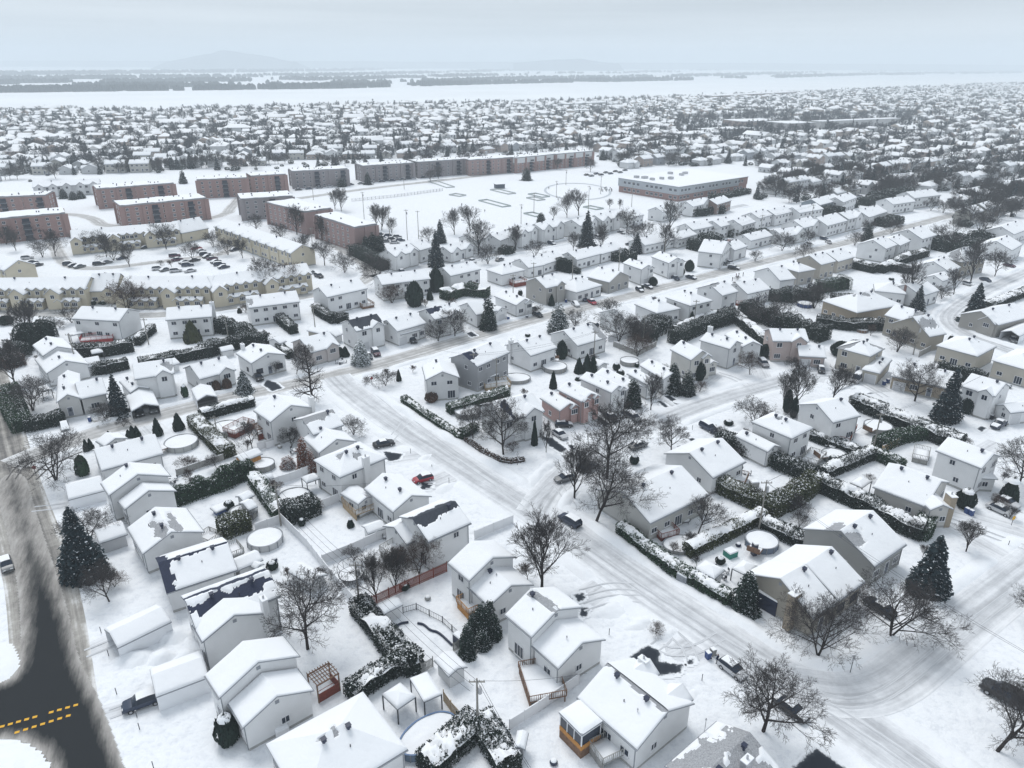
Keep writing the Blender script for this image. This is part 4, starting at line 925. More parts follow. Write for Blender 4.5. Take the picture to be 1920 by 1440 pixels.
for i, (a, b, w) in enumerate([((1130, 1100), (1075, 1138), 5), ((1350, 1190), (1262, 1235), 6), ((870, 880), (795, 912), 5), ((840, 845), (735, 860), 5), ((800, 815), (715, 836), 4), ((215, 1198), (150, 1228), 3.4), ((280, 1315), (190, 1342), 3.4), ((125, 950), (55, 962), 4),
                                  ((1120, 872), (1020, 822), 3.2), ((1150, 862), (1055, 812), 3.2), ((1200, 812), (1130, 780), 3.2), ((1240, 795), (1165, 765), 3.2), ((1275, 770), (1230, 745), 3), ((1310, 758), (1255, 738), 3), ((1330, 860), (1275, 826), 4), ((1780, 985), (1960, 1085), 4),
                                  ((1760, 950), (1930, 1000), 5), ((1740, 742), (1670, 720), 5), ((1870, 830), (1800, 870), 4), ((262, 790), (285, 812), 7), ((390, 760), (400, 775), 6), ((530, 745), (490, 715), 3.4), ((720, 690), (690, 668), 4), ((800, 665), (775, 640), 3), ((905, 640), (880, 612), 3.4), ((1065, 600), (1020, 560), 3.4), ((1110, 590), (1085, 560), 5), ((1300, 735), (1345, 700), 4), ((1440, 720), (1420, 680), 4), ((1530, 715), (1545, 690), 4), ((1200, 560), (1190, 530), 4), ((1290, 530), (1260, 515), 4)]):
    DRV.append((G(a), G(b), w)); ribbon('driveway', [G(a), G(a).lerp(G(b), .5), G(b)], w, TRACK, .005+.0015*(i % 4), step=2, nacross=4)
RL = [([(700, 730), (800, 815), (900, 885), (990, 948), (1090, 1025), (1200, 1105), (1320, 1182), (1440, 1258), (1540, 1312), (1620, 1322), (1690, 1285), (1800, 1190), (1900, 1115)], RUT), ([(1000, 940), (1050, 896), (1120, 850), (1200, 812), (1300, 770), (1400, 738)], RUT), ([(1480, 1290), (1560, 1330), (1640, 1380), (1740, 1450)], RUT), ([(1350, 1192), (1310, 1218), (1262, 1224), (1240, 1215)], RUT),
 ([(1300, 1240), (1288, 1210), (1262, 1188)], RUT), ([(1228, 1214), (1248, 1198), (1256, 1180)], RUT), ([(1090, 1112), (1140, 1098), (1190, 1100)], RUT), ([(1090, 1140), (1140, 1122), (1200, 1122)], RUT),
 ([(230, 1196), (200, 1210), (160, 1226)], RUT), ([(285, 1312), (240, 1326), (205, 1339)], RUT), ([(120, 948), (90, 952), (62, 955)], RUT), ([(60, 900), (95, 868), (150, 845)], RUTD), ([(20, 900), (40, 870), (100, 848)], RUTD), ([(1930, 1030), (1850, 1000), (1780, 975)], RUT), ([(1040, 1000), (1080, 960), (1060, 930), (1040, 900)], RUT),
 ([(860, 905), (830, 915), (800, 912)], RUT), ([(760, 790), (730, 830), (700, 838)], RUT), ([(1560, 700), (1620, 720), (1660, 745)], RUT), ([(1230, 800), (1200, 780), (1185, 770)], RUT), ([(1420, 735), (1380, 710), (1345, 700)], RUT)]
for i, (pl, mm) in enumerate(RL):
    P = resample(smooth_line(poly_px(pl)), 1.5); Nn = normals(P)
    for s_ in (-.78, .78): ribbon('tyre_track', [p+n*s_ for p, n in zip(P, Nn)], .34, mm, .066+.0015*(i % 5), step=1.5, nacross=2)
def avoid_for(key):
    segs = []
    for k, (P, w) in ROADS.items():
        if k != key: segs += [(P[i].x, P[i].y, P[i+1].x, P[i+1].y, w/2) for i in range(0, len(P)-1)]
    segs += [(a.x, a.y, b.x, b.y, w/2) for a, b, w in DRV]
    for q in ((1373, 1260), (1482, 1334), (1068, 981), (1103, 880), (1060, 900), (1196, 839), (1333, 1232), (1431, 685), (705, 665)): v = G(q); segs.append((v.x-1.5, v.y+1.8, v.x+1.5, v.y-1.8, 1.8))
    S = np.array(segs)
    def f(x, y):
        vx, vy = S[:, 2]-S[:, 0], S[:, 3]-S[:, 1]; t = np.clip(((x-S[:, 0])*vx+(y-S[:, 1])*vy)/(vx*vx+vy*vy+1e-9), 0, 1); d = (np.hypot(x-S[:, 0]-t*vx, y-S[:, 1]-t*vy)-S[:, 4]).min()
        return float(np.clip(d/1.6, 0, 1))
    return f
for key, P, off, bw, hh, sd_ in BANKS: bank(P, off, bw, hh, sd_, avoid=avoid_for(key))
# river, far shore, hills
RIV = mat('river_ice', (.84, .87, .9), .8, .12, vary=(.004, .04))
o = ob('river', arrmesh('river', [G(p, .25) for p in [(-700, 214), (0, 204), (320, 213), (640, 196), (960, 191), (1280, 180), (1600, 167), (1920, 152), (2600, 137), (2600, 128), (1920, 138), (1500, 145), (1280, 153), (960, 159), (640, 168), (0, 176), (-700, 182)]][:0] or
   [tuple(G(p, .25)) for p in [(-700, 214), (0, 204), (320, 206), (640, 196), (960, 191), (1280, 180), (1600, 167), (1920, 152), (2600, 137), (-700, 182), (0, 176), (320, 172), (640, 168), (960, 159), (1280, 153), (1600, 143), (1920, 137), (2600, 130)]],
   [(i, i+1, i+10, i+9) for i in range(8)], mats=[RIV])); o['kind'] = 'structure'
HILL = mat('hill_woods', (.10, .12, .14), .95, .05)
def hill(prof, dist, zs, name='hills'):
    V = []; n = len(prof)
    for x, y in prof:
        h = (118-y)*dist/1378.; X = (x-960)/1378.*dist/.99; 
        V += [(X, dist-dist*.05, -1), (X, dist, HC*0+max(h, .5)+HC), (X, dist+dist*.08, -1)]
    Q = [(i*3+k, (i+1)*3+k, (i+1)*3+k+1, i*3+k+1) for i in range(n-1) for k in range(2)]
    o = ob(name, arrmesh(name, V, [q[::-1] for q in Q], mats=[HILL])); o['kind'] = 'structure'
def ridge(x0, x1, pk, n=40, seed=1):
    return [(x0+(x1-x0)*i/n, 119-pk*(math.sin(math.pi*i/n)**1.1)*(.72+.5*float(fbm(i*.23, 2., seed)))) for i in range(n+1)]
hill(ridge(370, 590, 17, seed=4), 8800, 1); hill(ridge(960, 1140, 8, seed=9), 9000, 1); hill(ridge(-300, 2300, 2.6, 90, seed=6), 11500, 1)
# ================================================================ HOUSES, near
HS = []; HF = []
def H(label, blocks, **k):
    k.setdefault('wall', W1); r = house('house', label, 'house', blocks, **k); HS.append((blocks[0]['cx'], blocks[0]['cy'], max(blocks[0]['L'], blocks[0]['W'])/2+1.5, blocks)); HF.append((blocks[0]['cx'], blocks[0]['cy'], k.get('front', 0), min(blocks[0]['L'], blocks[0]['W'])/2)); return r
B = block
LF, LB, RF = 219, 39, 39     # fronts: towards the left road / towards the mid street
H('white two-level house beside the brown pergola, lower left', [B((411, 1310), (562, 1231), (536, 1191), 6.0), B((455, 1366), (588, 1295), (562, 1251), 4.3)], front=LF, frame='n', bare=0, fascia=TRIM)
H('white house with a snow-melted dark blue roof strip and wide beige chimney', [B((379, 1205), (505, 1150), (487, 1118), 5.7), B((366, 1180), (526, 1118), 8, 5.9, 'p', bare=[(.45, .62, 7.5, 1.2)], bside=0)], front=LF, roofm=SHINGB, chim=(0, -.95, -.9, 8.4, None), sides=False)
H('bungalow with a navy roof edge swept bare along ridge and rake', [B((312, 1113), (446, 1069), 10, 4.0, 'p', bare=[(.0, .5, 1.6, 9), (.5, 1.02, 12, .55)], bside=0)], front=LF, roofm=SHINGB, sides=True, fascia=NAVY)
H('white gabled bungalow behind the tall snowy spruce on the left road', [B((267, 1040), (383, 998), (355, 951), 4.1, bare=[(.25, .75, 2.2, 1.0), (.55, .7, 1.6, .6)], bside=0)], front=LF, wall=W1)
H('white split-level house with two stepped gables below the hipped bungalow', [B((204, 930), (320, 893), (309, 869), 5.6, fit=None), B((234, 956), (331, 921), (322, 905), 4.2)], front=LF)
H('long low white house at the corner of the left road and main street', [B((190, 883), (307, 851), 10, 3.9, 'p'), B((196, 838), (240, 822), 4, 3.4, 'q', slope=.4)], front=110, sides=True)
H('large white hip-roofed house with ribbed melted valleys at the bottom edge', [B((765, 1405), (681, 1297), (500, 1400), 3.6, 'h', slope=.52, bare=[(.5, .97, 1.8, .7)], bside=0), B((560, 1480), (640, 1440), (600, 1395), 3.5, 'q', slope=.5, bare=[(.35, .8, 1.8, 1.0)])], front=LF)
H('big white bungalow with orange-skirted sunroom, bottom right of centre', [B((1302, 1320), (1195, 1407), (1083, 1307), 4.1, slope=.46, bare=[(.5, 1.0, 6, .5)], bside=1)], front=RF, fg=2, sides=True, chim=(0, .6, -.92, 5.6, None), garage=0)
H('grey-shingled house half outside the bottom edge', [B((1247, 1437), (1345, 1352), (1480, 1425), 3.8, 'p', slope=.45, bare=[(.35, .55, 5, 2.4), (.8, .8, 3, 1.5)], bside=0)], front=RF, chim=(0, .2, -.5, 6.3, ALLOY))
H('white split-level with long rear deck, third up the middle row', [B((1092, 1139), (997, 1196), (950, 1151), 6.0, bare=[(.5, .95, 3, .6)]), B((1135, 1200), (1047, 1255), (996, 1209), 4.2)], front=RF, fg=0)
H('white split-level beside the kidney pool and cedar clump', [B((968, 1045), (880, 1090), (838, 1057), 6.0), B((1000, 1097), (917, 1138), (875, 1100), 4.2)], front=RF)
H('tall white house with dark shingles melted bare along its ridge', [B((803, 1017), (884, 981), 9, 6.0, 'p', bare=[(.5, .92, 9, 1.5)], bside=0), B((762, 1022), (806, 1001), 7, 3.7, 'p')], front=RF, roofm=SHINGD)
H('white house with a screened porch and wooden deck in the middle block', [B((809, 931), (737, 961), (682, 917), 4.3), B((704, 930), (672, 946), (648, 921), 3.3, 'q', slope=.3)], front=RF)
H('two-storey white hipped house with a chimney on its side wall', [B((587, 863), (637, 896), (731, 861), 6.0, 'h', bare=[(.55, .7, 2.0, 1.1)])], front=RF, chim=(0, .1, -.98, 8.0, None), roofm=SHING)
H('small white gabled house squeezed behind the hipped two-storey', [B((668, 828), (598, 850), (570, 822), 4.5)], front=RF)
H('white two-storey with bare grey shingles along its upper roof', [B((587, 816), (645, 797), 9, 5.9, 'p', bare=[(.45, .95, 8, 1.4)], bside=0)], front=RF, roofm=SHING)
H('white corner house with side chimney by the street junction', [B((589, 765), (507, 792), (478, 769), 6.0)], front=RF, chim=(0, -.9, -.95, 8.6, None))
H('white corner house with small shrub ball, right of the junction', [B((862, 708), (798, 713), (757, 690), 5.8)], front=130, wall=W2)
H('grey three-level house with balcony behind the corner house', [B((895, 688), (956, 661), 9.5, 7.0, 'p', bare=[(.0, .8, 4, 2)], bside=0)], front=130, wall=GREY, roofm=SHINGB, wallmat=siding((.36, .37, .39)))
H('white house with cross gable between grey house and long bungalow', [B((995, 668), (1045, 652), 10.5, 4.8, 'p')], front=130, fg=1, chim=(0, -.9, .6, 6.8, None))
H('long white bungalow facing the main street by the rounded spruce', [B((1083, 649), (1139, 633), 12, 4.4, 'p', bare=[(.95, .5, 1.5, 4)], bside=0)], front=130)
H('black and white corner house behind the big bare maple', [B((942, 792), (1022, 771), 10, 6.0, 'p', bare=[(.25, .6, .9, 3)], bside=0)], front=-60, fg=1, garage=1, roofm=SHINGB, wall=W1)
H('pink brick bungalow with arched front window', [B((1087, 761), (1050, 771), (1010, 747), 4.2)], front=-55, fg=1, wallmat=PINK, wall=PINK)
H('pink brick two-storey with twin little front gables', [B((1126, 742), (1091, 754), (1052, 728), 5.9)], front=-55, fg=2, garage=1, wallmat=PINK, roofm=SHINGB)
H('white two-storey on a brick base right of the pink houses', [B((1174, 727), (1147, 737), (1100, 705), 5.9)], front=-55, fg=1, garage=1)
H('white bungalow with brick corner behind the leaning cedar tree', [B((1205, 724), (1174, 733), (1120, 700), 4.6)], front=-55, fg=1)
H('low white house between birch and the two cedars', [B((1279, 705), (1244, 712), (1180, 688), 4.3), B((1238, 716), (1214, 722), (1178, 700), 4.2)], front=-55)
H('beige two-storey with steep front gable beside the cedar pair', [B((1336, 668), (1296, 676), (1252, 656), 6.2, slope=.6), B((1348, 681), (1328, 685), (1312, 666), 3.4, 'q')], front=-60, fg=1, wall=BEIGE, wallmat=siding((.62, .61, .58)))
H('white house with a tall window in brick and two chimneys', [B((1393, 644), (1369, 655), (1330, 630), 6.0), B((1430, 648), (1392, 651), (1380, 626), 5.0)], front=-62, wall=W2, chim=(0, .9, -.3, 9.0, None), sides=True)
H('two-storey brick-front house with arched window at the cul-de-sac', [B((1449, 640), (1518, 641), 9, 6.1, 'p'), B((1498, 668), (1550, 671), 8, 3.3, 'p')], front=-88, fg=1, garage=2, wallmat=siding((.50, .42, .40)), wall=W1)
H('tan two-storey hipped house with double garage wing', [B((1569, 652), (1632, 669), 9, 6.1, 'h', bare=[(.9, .5, 1.5, 3)]), B((1615, 693), (1650, 701), (1684, 677), 3.3, 'h')], front=-105, wallmat=siding(BEIGE), garage=2, gd='garage', frame='n')
H('big low hip-roofed house with tan brick wall at the hedge end', [B((1607, 587), (1691, 572), 14, 5.0, 'h', slope=.5, bare=[(.5, .9, 3, 1.2)])], front=60, wallmat=TANB)
H('tan two-storey with steep roofs beside the curving crescent', [B((1658, 591), (1712, 607), 9, 6.2, 'p', slope=.6, bare=[(.9, .5, 1.6, 4)]), B((1743, 632), (1775, 626), (1752, 592), 4.8, 'p', slope=.6, bare=[(.4, .6, 4, 2)])], front=60, wallmat=siding(TAUPE), roofm=SHING)
H('pale hip-roofed bungalow across from the blue-green spruce', [B((1755, 648), (1833, 669), (1870, 650), 4.8, 'h')], front=20, wallmat=siding(BEIGE))
H('pale hip-roofed bungalow cut by the right edge', [B((1860, 676), (1935, 697), (1972, 672), 4.8, 'h')], front=20, wallmat=siding(BEIGE))
H('half-timbered white house with garage wing near the pickup', [B((1801, 724), (1867, 744), 9, 6.2, 'p'), B((1864, 759), (1895, 775), (1921, 757), 3.2, 'q')], front=-110, fg=1, garage=2)
H('brick-garage bungalow behind the tall roadside spruce', [B((1670, 705), (1790, 732), 11, 3.6, 'p')], front=-105, fg=0, garage=1, wallmat=TANB)
H('white two-storey with blue-edged sun deck near the long hedge', [B((1562, 793), (1614, 780), 10, 6.0, 'p', fit=None)], front=140)
H('white two-storey hipped house above the dark shrub hedge', [B((1525, 803), (1485, 823), (1413, 789), 6.1, 'h'), B((1464, 838), (1440, 848), (1393, 812), 3.9, 'q')], front=140, frame='n')
H('white bungalow with cluttered patio behind the green hedge', [B((1337, 897), (1399, 866), 12, 3.9, 'p')], front=140)
H('long white bungalow with red-railed deck on the mid street corner', [B((1219, 982), (1330, 928), 13.5, 4.0, 'p', slope=.42)], front=140, fg=0, wallmat=siding((.56, .56, .54)))
H('bungalow with tan stone chimney and brick front room', [B((1636, 913), (1737, 951), 12, 3.8, 'p', slope=.45), B((1745, 957), (1788, 955), 8, 4.0, 'q', slope=.45)], front=-40, chim=(1, -.7, -.95, 6.2, TANB), wallmat=siding((.60, .59, .57)), roofm=SHING)
H('tall white house with a small side porch near two white cars', [B((1754, 845), (1841, 879), (1866, 852), 6.1, 'p'), B((1836, 897), (1872, 899), 3, 3.0, 'f')], front=-20)
H('grey-walled bungalow with a big plain gable end, right of centre', [B((1640, 1063), (1700, 1021), 12.5, 4.1, 'p', slope=.5, bare=[(.1, .7, 3, 1.4)], bside=0)], front=-50, wallmat=siding((.38, .385, .38)))
H('taupe corner house with dark bay window and stone chimney', [B((1524, 1160), (1571, 1130), (1458, 1042), 4.0, 'p', slope=.5), B((1573, 1128), (1622, 1091), (1512, 1008), 4.0, 'p', slope=.5)], front=-50, wallmat=siding(TAUPE), chim=(0, -.98, -.45, 6.2, TANB), frame='d')
# upper left, north of the main street
H('stepped white house between two dark hedges at the left edge', [B((80, 668), (140, 655), (126, 634), 5.6), B((87, 701), (167, 683), (153, 655), 3.9)], front=LF, sides=False)
H('white house with steep central gable and arched door', [B((106, 755), (152, 747), (122, 706), 4.4, slope=.6), B((150, 749), (202, 738), 10, 4.2, 'p')], front=-75, frame='n', wallmat=siding((.60, .60, .59)))
H('two-storey white house with round bay turret above the double carport', [B((252, 712), (328, 700), 9.5, 6.0, 'p', bare=[(.85, .5, 1.2, 2)], bside=0), B((244, 737), (280, 728), (262, 706), 3.3, 'q')], front=-75, fg=1)
H('white bungalow with four-part window and two shaped shrubs', [B((374, 712), (443, 693), 10, 3.9, 'p')], front=-75, fg=1)
H('white modern house with black-framed tall windows', [B((537, 665), (471, 682), (445, 662), 4.6, slope=.35)], front=-75, chim=(0, .9, .6, 6.9, None), frame='d')
H('small brick-front bungalow by the little pine', [B((583, 662), (638, 647), 11, 4.0, 'p')], front=-75, fg=1, wallmat=siding((.55, .51, .50)))
H('white house with black shingles and steep front dormer', [B((668, 622), (723, 609), 9.5, 6.2, 'p', bare=[(.5, .8, 12, 3)], bside=0)], front=-70, fg=1, garage=1, roofm=SHINGD)
H('white house with low garage wing and roof dormer', [B((745, 622), (800, 606), 10, 4.6, 'p'), B((751, 628), (790, 618), 5, 3.3, 'p')], front=-70, garage=1)
H('duplex with bright red deck stairs behind the dark hedge', [B((134, 598), (224, 603), 10, 6.0, 'p')], front=95, sides=False)
H('long white duplex with wide right chimney near townhouse street', [B((310, 601), (398, 594), 10, 6.0, 'p')], front=100, chim=(0, .98, 0, 9, None))
H('white hip-ended duplex with grey-patched roof corner', [B((466, 578), (563, 566), 10, 6.0, 'p', bare=[(.05, .6, 1.6, 1.5)], bside=0)], front=100)
H('white duplex with twin small roof peaks and rear terrace', [B((613, 558), (690, 541), 10, 6.0, 'p')], front=110)
H('white duplex with bare shrubs, left of the blue-green conifer', [B((716, 535), (808, 523), 10, 5.8, 'p')], front=110)
H('white two-storey with two chimneys behind the dark evergreens', [B((845, 518), (902, 505), 9.5, 5.8, 'p')], front=110, chim=(0, .6, .5, 8.4, None))
H('white hip-roofed house with covered brown deck', [B((911, 506), (941, 516), (983, 506), 4.4, 'h')], front=110)
H('small white gabled house right of the covered brown deck', [B((991, 503), (1022, 497), 11, 4.1, 'p')], front=110)
H('white house with navy roof patch and arched dormer', [B((815, 600), (870, 587), 9.5, 6.1, 'p', bare=[(.2, .85, 4.5, 1.6)], bside=0)], front=-60, fg=1, roofm=SHINGB)
H('white house with single garage behind the tall green conifer', [B((893, 591), (933, 583), 11, 4.4, 'p'), B((930, 588), (953, 580), (934, 566), 3.4, 'q')], front=-60, garage=2)
H('white narrow bungalow with basement windows by black car', [B((1001, 566), (968, 573), (927, 555), 4.1)], front=-55, fg=1)
H('grey two-storey with twin gables above the four parked cars', [B((1024, 541), (1062, 532), 11, 6.1, 'p')], front=-55, fg=1, wallmat=siding((.40, .39, .37)))
H('pale hip-fronted bungalow right of the grey twin-gabled house', [B((1081, 549), (1130, 535), 12, 3.9, 'h')], front=-55, fg=0)
H('grey gabled bungalow with two small cedars at its door', [B((1182, 518), (1143, 530), (1112, 516), 4.2)], front=-55, wallmat=siding((.44, .43, .41)))
H('tall white house with garage and dark shrub by the snow heap', [B((1228, 502), (1203, 506), (1163, 494), 6.1)], front=-55, fg=1, garage=1)
H('white house with arched window and hedge columns', [B((1286, 490), (1254, 494), (1215, 482), 6.1)], front=-55, fg=1, garage=1)
H('tall white house standing alone by the cross street corner', [B((1372, 461), (1354, 477), (1314, 467), 6.2, slope=.4)], front=-40)
H('brown-backed house with pergola behind bare trees', [B((1180, 607), (1202, 601), 13, 4.6, 'p', fit=None)], front=130)
H('white hip-roofed house with two round evergreens behind', [B((1232, 588), (1277, 579), 11, 4.6, 'h')], front=130)
H('white two-storey with blue above-ground pool', [B((1295, 574), (1337, 564), 11, 6.0, 'h')], front=130)
H('white two-storey beside the dark red deck', [B((1355, 555), (1385, 547), 11, 6.0, 'p')], front=130)
H('low white house with the dark red deck, below the walkers', [B((1402, 552), (1446, 542), 11, 4.4, 'p')], front=130)
H('white house with navy ridge patch above the dark thicket', [B((1463, 527), (1493, 523), 14, 4.8, 'p', bare=[(.5, .95, 8, 1)], bside=1)], front=130, fg=1, roofm=SHINGB)
H('taupe hip-roofed house next along the main street', [B((1457, 499), (1498, 511), (1525, 504), 5.2, 'h')], front=130, wallmat=siding((.44, .42, .39)))
H('white two-storey with brown rear wall before the green hedges', [B((1540, 497), (1568, 490), 11, 6.0, 'p')], front=130, wallmat=siding((.46, .43, .38)))
H('low beige house left of the long hedge wall', [B((1572, 491), (1603, 482), 11, 4.8, 'p')], front=130, wallmat=siding((.50, .47, .42)))
H('white two-storey with many small rear windows by dark conifer', [B((1662, 467), (1683, 459), 12, 6.0, 'p')], front=130)
H('white narrow house attached right of the many-windowed one', [B((1688, 461), (1708, 452), 10, 5.6, 'p')], front=130)
H('tall white house with skylights behind the hedged yards', [B((1730, 449), (1757, 441), 14, 6.0, 'p')], front=130)
H('white house with open side porch on the crescent', [B((1782, 511), (1802, 501), 13, 5.0, 'p'), B((1768, 528), (1796, 518), 7, 3.4, 'p')], front=-60)
H('steep grey-roofed house half hidden by bare trees on the crescent', [B((1805, 492), (1850, 484), 10, 6.0, 'h', slope=.8, bare=[(.5, .5, 4, 3)])], front=-80, wallmat=siding(TAUPE))
H('white two-storey at the right edge above the parked purple car', [B((1898, 470), (1918, 458), 13, 5.2, 'p')], front=-60)
H('brick-chimney house behind the big hip roof', [B((1640, 546), (1700, 552), 10, 4.5, 'h')], front=70, chim=(0, -.4, -.9, 7.2, REDB))
H('white gabled house with glazed porch near the small spruce', [B((1728, 556), (1762, 545), 12, 4.5, 'p')], front=-80)
H('taupe bungalow with carport tent at the right edge', [B((1872, 610), (1935, 594), 12, 4.2, 'p')], front=-110, wallmat=siding((.36, .35, .33)), fg=1)
H('white house with navy awning above the hedge rows', [B((1902, 440), (1932, 428), 12, 5.0, 'p')], front=130)

# second street: twin-gabled fronts under the park and the backs facing them
for lb, A_, B_, w_, h_, kw in [
 ('white house with arched window at the huge smooth hedge', (741, 482), (786, 470), 9, 5.8, dict(fg=2)), ('grey-white narrow house left of the slender spruce', (788, 470), (812, 463), 10, 5.4, dict()), ('low white house with twin front gables, right of the slender spruce', (846, 475), (890, 462), 9, 4.2, dict(fg=2)),
 ('white house behind the dark street tree, beside the dark hedge', (892, 452), (926, 443), 10, 6, dict(fg=1)), ('white house with low garage at the start of the twin-gabled row', (938, 452), (968, 440), 9, 5.2, dict(fg=1)),
 ('first big twin-gabled house under the park', (975, 440), (1010, 430), 10, 6.2, dict(fg=2)), ('second big twin-gabled house under the park', (1018, 432), (1060, 421), 10, 6.2, dict(fg=2)), ('twin-gabled house right behind the tall broad conifer', (1088, 424), (1122, 414), 10, 6.2, dict(fg=2)),
 ('twin-gabled house right of the tall broad conifer', (1130, 415), (1165, 406), 10, 6.2, dict(fg=2)), ('low white house with porch past the twin-gabled row', (1172, 412), (1208, 403), 9, 4.4, dict()), ('dark-framed steep white gable facing the park corner', (1243, 398), (1268, 391), 9, 5.2, dict(fg=1)),
 ('white gabled house below the school wall', (1300, 388), (1335, 380), 10, 5.6, dict(fg=1)), ('brown-walled house below the school wall', (1345, 384), (1372, 376), 10, 5.6, dict(wallmat=siding((.25, .19, .17)))),
 ('white gabled bungalow behind the covered brown deck house', (1020, 497), (1062, 483), 10, 4.0, dict()), ('white bungalow with small windows above the cedar hedge row', (1082, 488), (1128, 476), 10, 4.2, dict()), ('small white bungalow left of the middle dark conifer', (1128, 477), (1168, 466), 9, 4.0, dict()),
 ('long low white house behind the bare street tree', (1210, 461), (1266, 449), 10, 3.8, dict()), ('white bungalow with porch beside the long low one', (1272, 450), (1308, 440), 9, 4.0, dict()), ('white two-storey with many rear windows, mid distance', (1300, 432), (1350, 422), 10, 5.6, dict()),
 ('white house right of the many rear windows one', (1352, 426), (1382, 418), 10, 5.8, dict()), ('tall white stepped house by the black hedges', (1392, 424), (1418, 416), 10, 6.0, dict()), ('white gabled house with side porch by the dark hedge yard', (1424, 410), (1450, 403), 10, 5.6, dict()),
 ('white low house over the black-hedged yard', (1408, 452), (1450, 442), 9, 4.0, dict()), ('white house beside the bushy dark tree and chimney', (1378, 470), (1402, 462), 10, 4.6, dict(chim=(0, .5, .5, 7, PURB))), ('pale blue-grey two-storey with hipped roof north of main street', (1538, 385), (1580, 374), 11, 6.0, dict(wallmat=siding((.26, .30, .34)))),
 ('white two-storey with bay beside the blue-grey one', (1582, 380), (1608, 370), 10, 6.2, dict()), ('white hip-roofed house below the blue-grey two-storey', (1500, 400), (1545, 392), 10, 5.4, dict()), ('white house at the left of the hip-roofed row, north side', (1455, 405), (1492, 396), 10, 5.4, dict()),
 ('big white house with steep side roof north of main street', (1508, 428), (1540, 420), 12, 5.6, dict(fg=1)), ('white wide-roofed house beside the steep one, north of main street', (1552, 424), (1590, 414), 13, 5.6, dict()), ('tall white gabled house north of main street by bare tree', (1592, 412), (1620, 405), 11, 6.0, dict(fg=1)),
 ('white porch house left of the parked pale sedan', (1470, 445), (1515, 436), 10, 4.0, dict(fg=1)), ('grey-sided house with big roof, north side right', (1630, 408), (1665, 397), 12, 5.0, dict()), ('white house with square cupola behind the dark hedge', (1715, 372), (1765, 366), 12, 6.0, dict(chim=(0, 0, 0, 9.5, W1 and None))), ('white hipped house left of the cupola house', (1675, 384), (1718, 378), 11, 5.4, dict())]:
    H(lb, [B(A_, B_, w_, h_, 'p')], front=-60 if kw.get('fg') else 125, **kw)
# ================================================================ apartment blocks, townhouses, school
def apartments(label, A, B, C, h=11.0, wm=PURB, top=None, nb=0, storeys=4):
    b = block(A, B, C, h, 'p'); root = thing('apartment_block', label, 'apartment block', (b['cx'], b['cy'], 0), b['ang']); L, Wd = b['L'], b['W']; R = hrand(label)
    w = MB(); w.box((0, 0, h/2-.2), (L, Wd, h-.4), 0)
    if top: w.box((0, 0, h-2.2), (L+.3, Wd+.3, 3.6), 2)
    n = max(2, int(L/9))
    for i in range(n+1):      # shallow pilasters and corner towers
        x = -L/2+L*i/n; w.box((x, -Wd/2-.25, h/2-.25), (1.5 if 0 < i < n else 2.2, .6, h-.5), 0); w.box((x, Wd/2+.25, h/2-.25), (1.5, .6, h-.5), 0)
    ob('wall', w.mesh('wall', [wm, CONC, siding((.6, .61, .62))]), root)
    r = MB()
    for x, y, dx, dy in ((0, -Wd/2, L+.5, .3), (0, Wd/2, L+.5, .3), (-L/2, 0, .3, Wd-.3), (L/2, 0, .3, Wd-.3)): r.box((x, y, h-.15), (dx, dy, .5))
    rf = ob('roof', r.mesh('roof', [TRIM]), root)
    X = np.linspace(-L/2-.2, L/2+.2, int(L/.8)); Y = np.linspace(-Wd/2-.1, Wd/2+.1, int(Wd/.8)); XX, YY = np.meshgrid(X, Y); ZZ = h+.12+.25*vn(XX*.5+b['cx'], YY*.5, 3); ids = np.arange(XX.size).reshape(XX.shape)
    ob('snow', arrmesh('snow', np.stack([XX, YY, ZZ], -1).reshape(-1, 3), np.stack([ids[:-1, :-1], ids[:-1, 1:], ids[1:, 1:], ids[1:, :-1]], -1).reshape(-1, 4), mats=[SNOWR], smooth=True), rf)
    for i in range(min(16, int(L/3))): ob('roof_vent', vent_mesh(), root, (R.uniform(-.46, .46)*L, R.uniform(-.42, .42)*Wd, h-.05))
    cnt = 0; side = -1
    for st in range(storeys):
        z = 1.6+st*(h-1.2)/storeys
        for i in range(int(L/4.2)):
            x = -L/2+2.6+i*4.2
            if x > L/2-1.5 or cnt > 64: break
            cnt += 1; a_, b_ = win_meshes(1.2, 1.3)
            if i % 4 == 3:
                if 'balc' not in _tp:
                    m = MB(); m.box((0, -.7, -1.2), (3.4, 1.5, .14), 0); m.box((0, -1.4, -.65), (3.4, .05, 1.0), 1); m.box((0, -.02, 0), (2.8, .12, 2.1), 2); m.box((0, -.7, -1.05), (3.2, 1.2, .14), 3); _tp['balc'] = m.mesh('balcony', [TRIM, DARK, GLASS, SNOWR])
                ob('balcony', _tp['balc'], root, (x, -Wd/2, z), 0)
            else: o = ob('window', a_, root, (x, -Wd/2-.01, z)); ob('pane', b_, o)
        for k in range(int(Wd/4.5)):
            y = -Wd/2+2.5+k*4.5
            for sx, an in ((1, math.pi/2), (-1, -math.pi/2)):
                if cnt > 92: break
                cnt += 1; a_, b_ = win_meshes(1.2, 1.3); o = ob('window', a_, root, (sx*(L/2+.01), y, z), an); ob('pane', b_, o)
    HS.append((b['cx'], b['cy'], L/2+3, [b])); return root
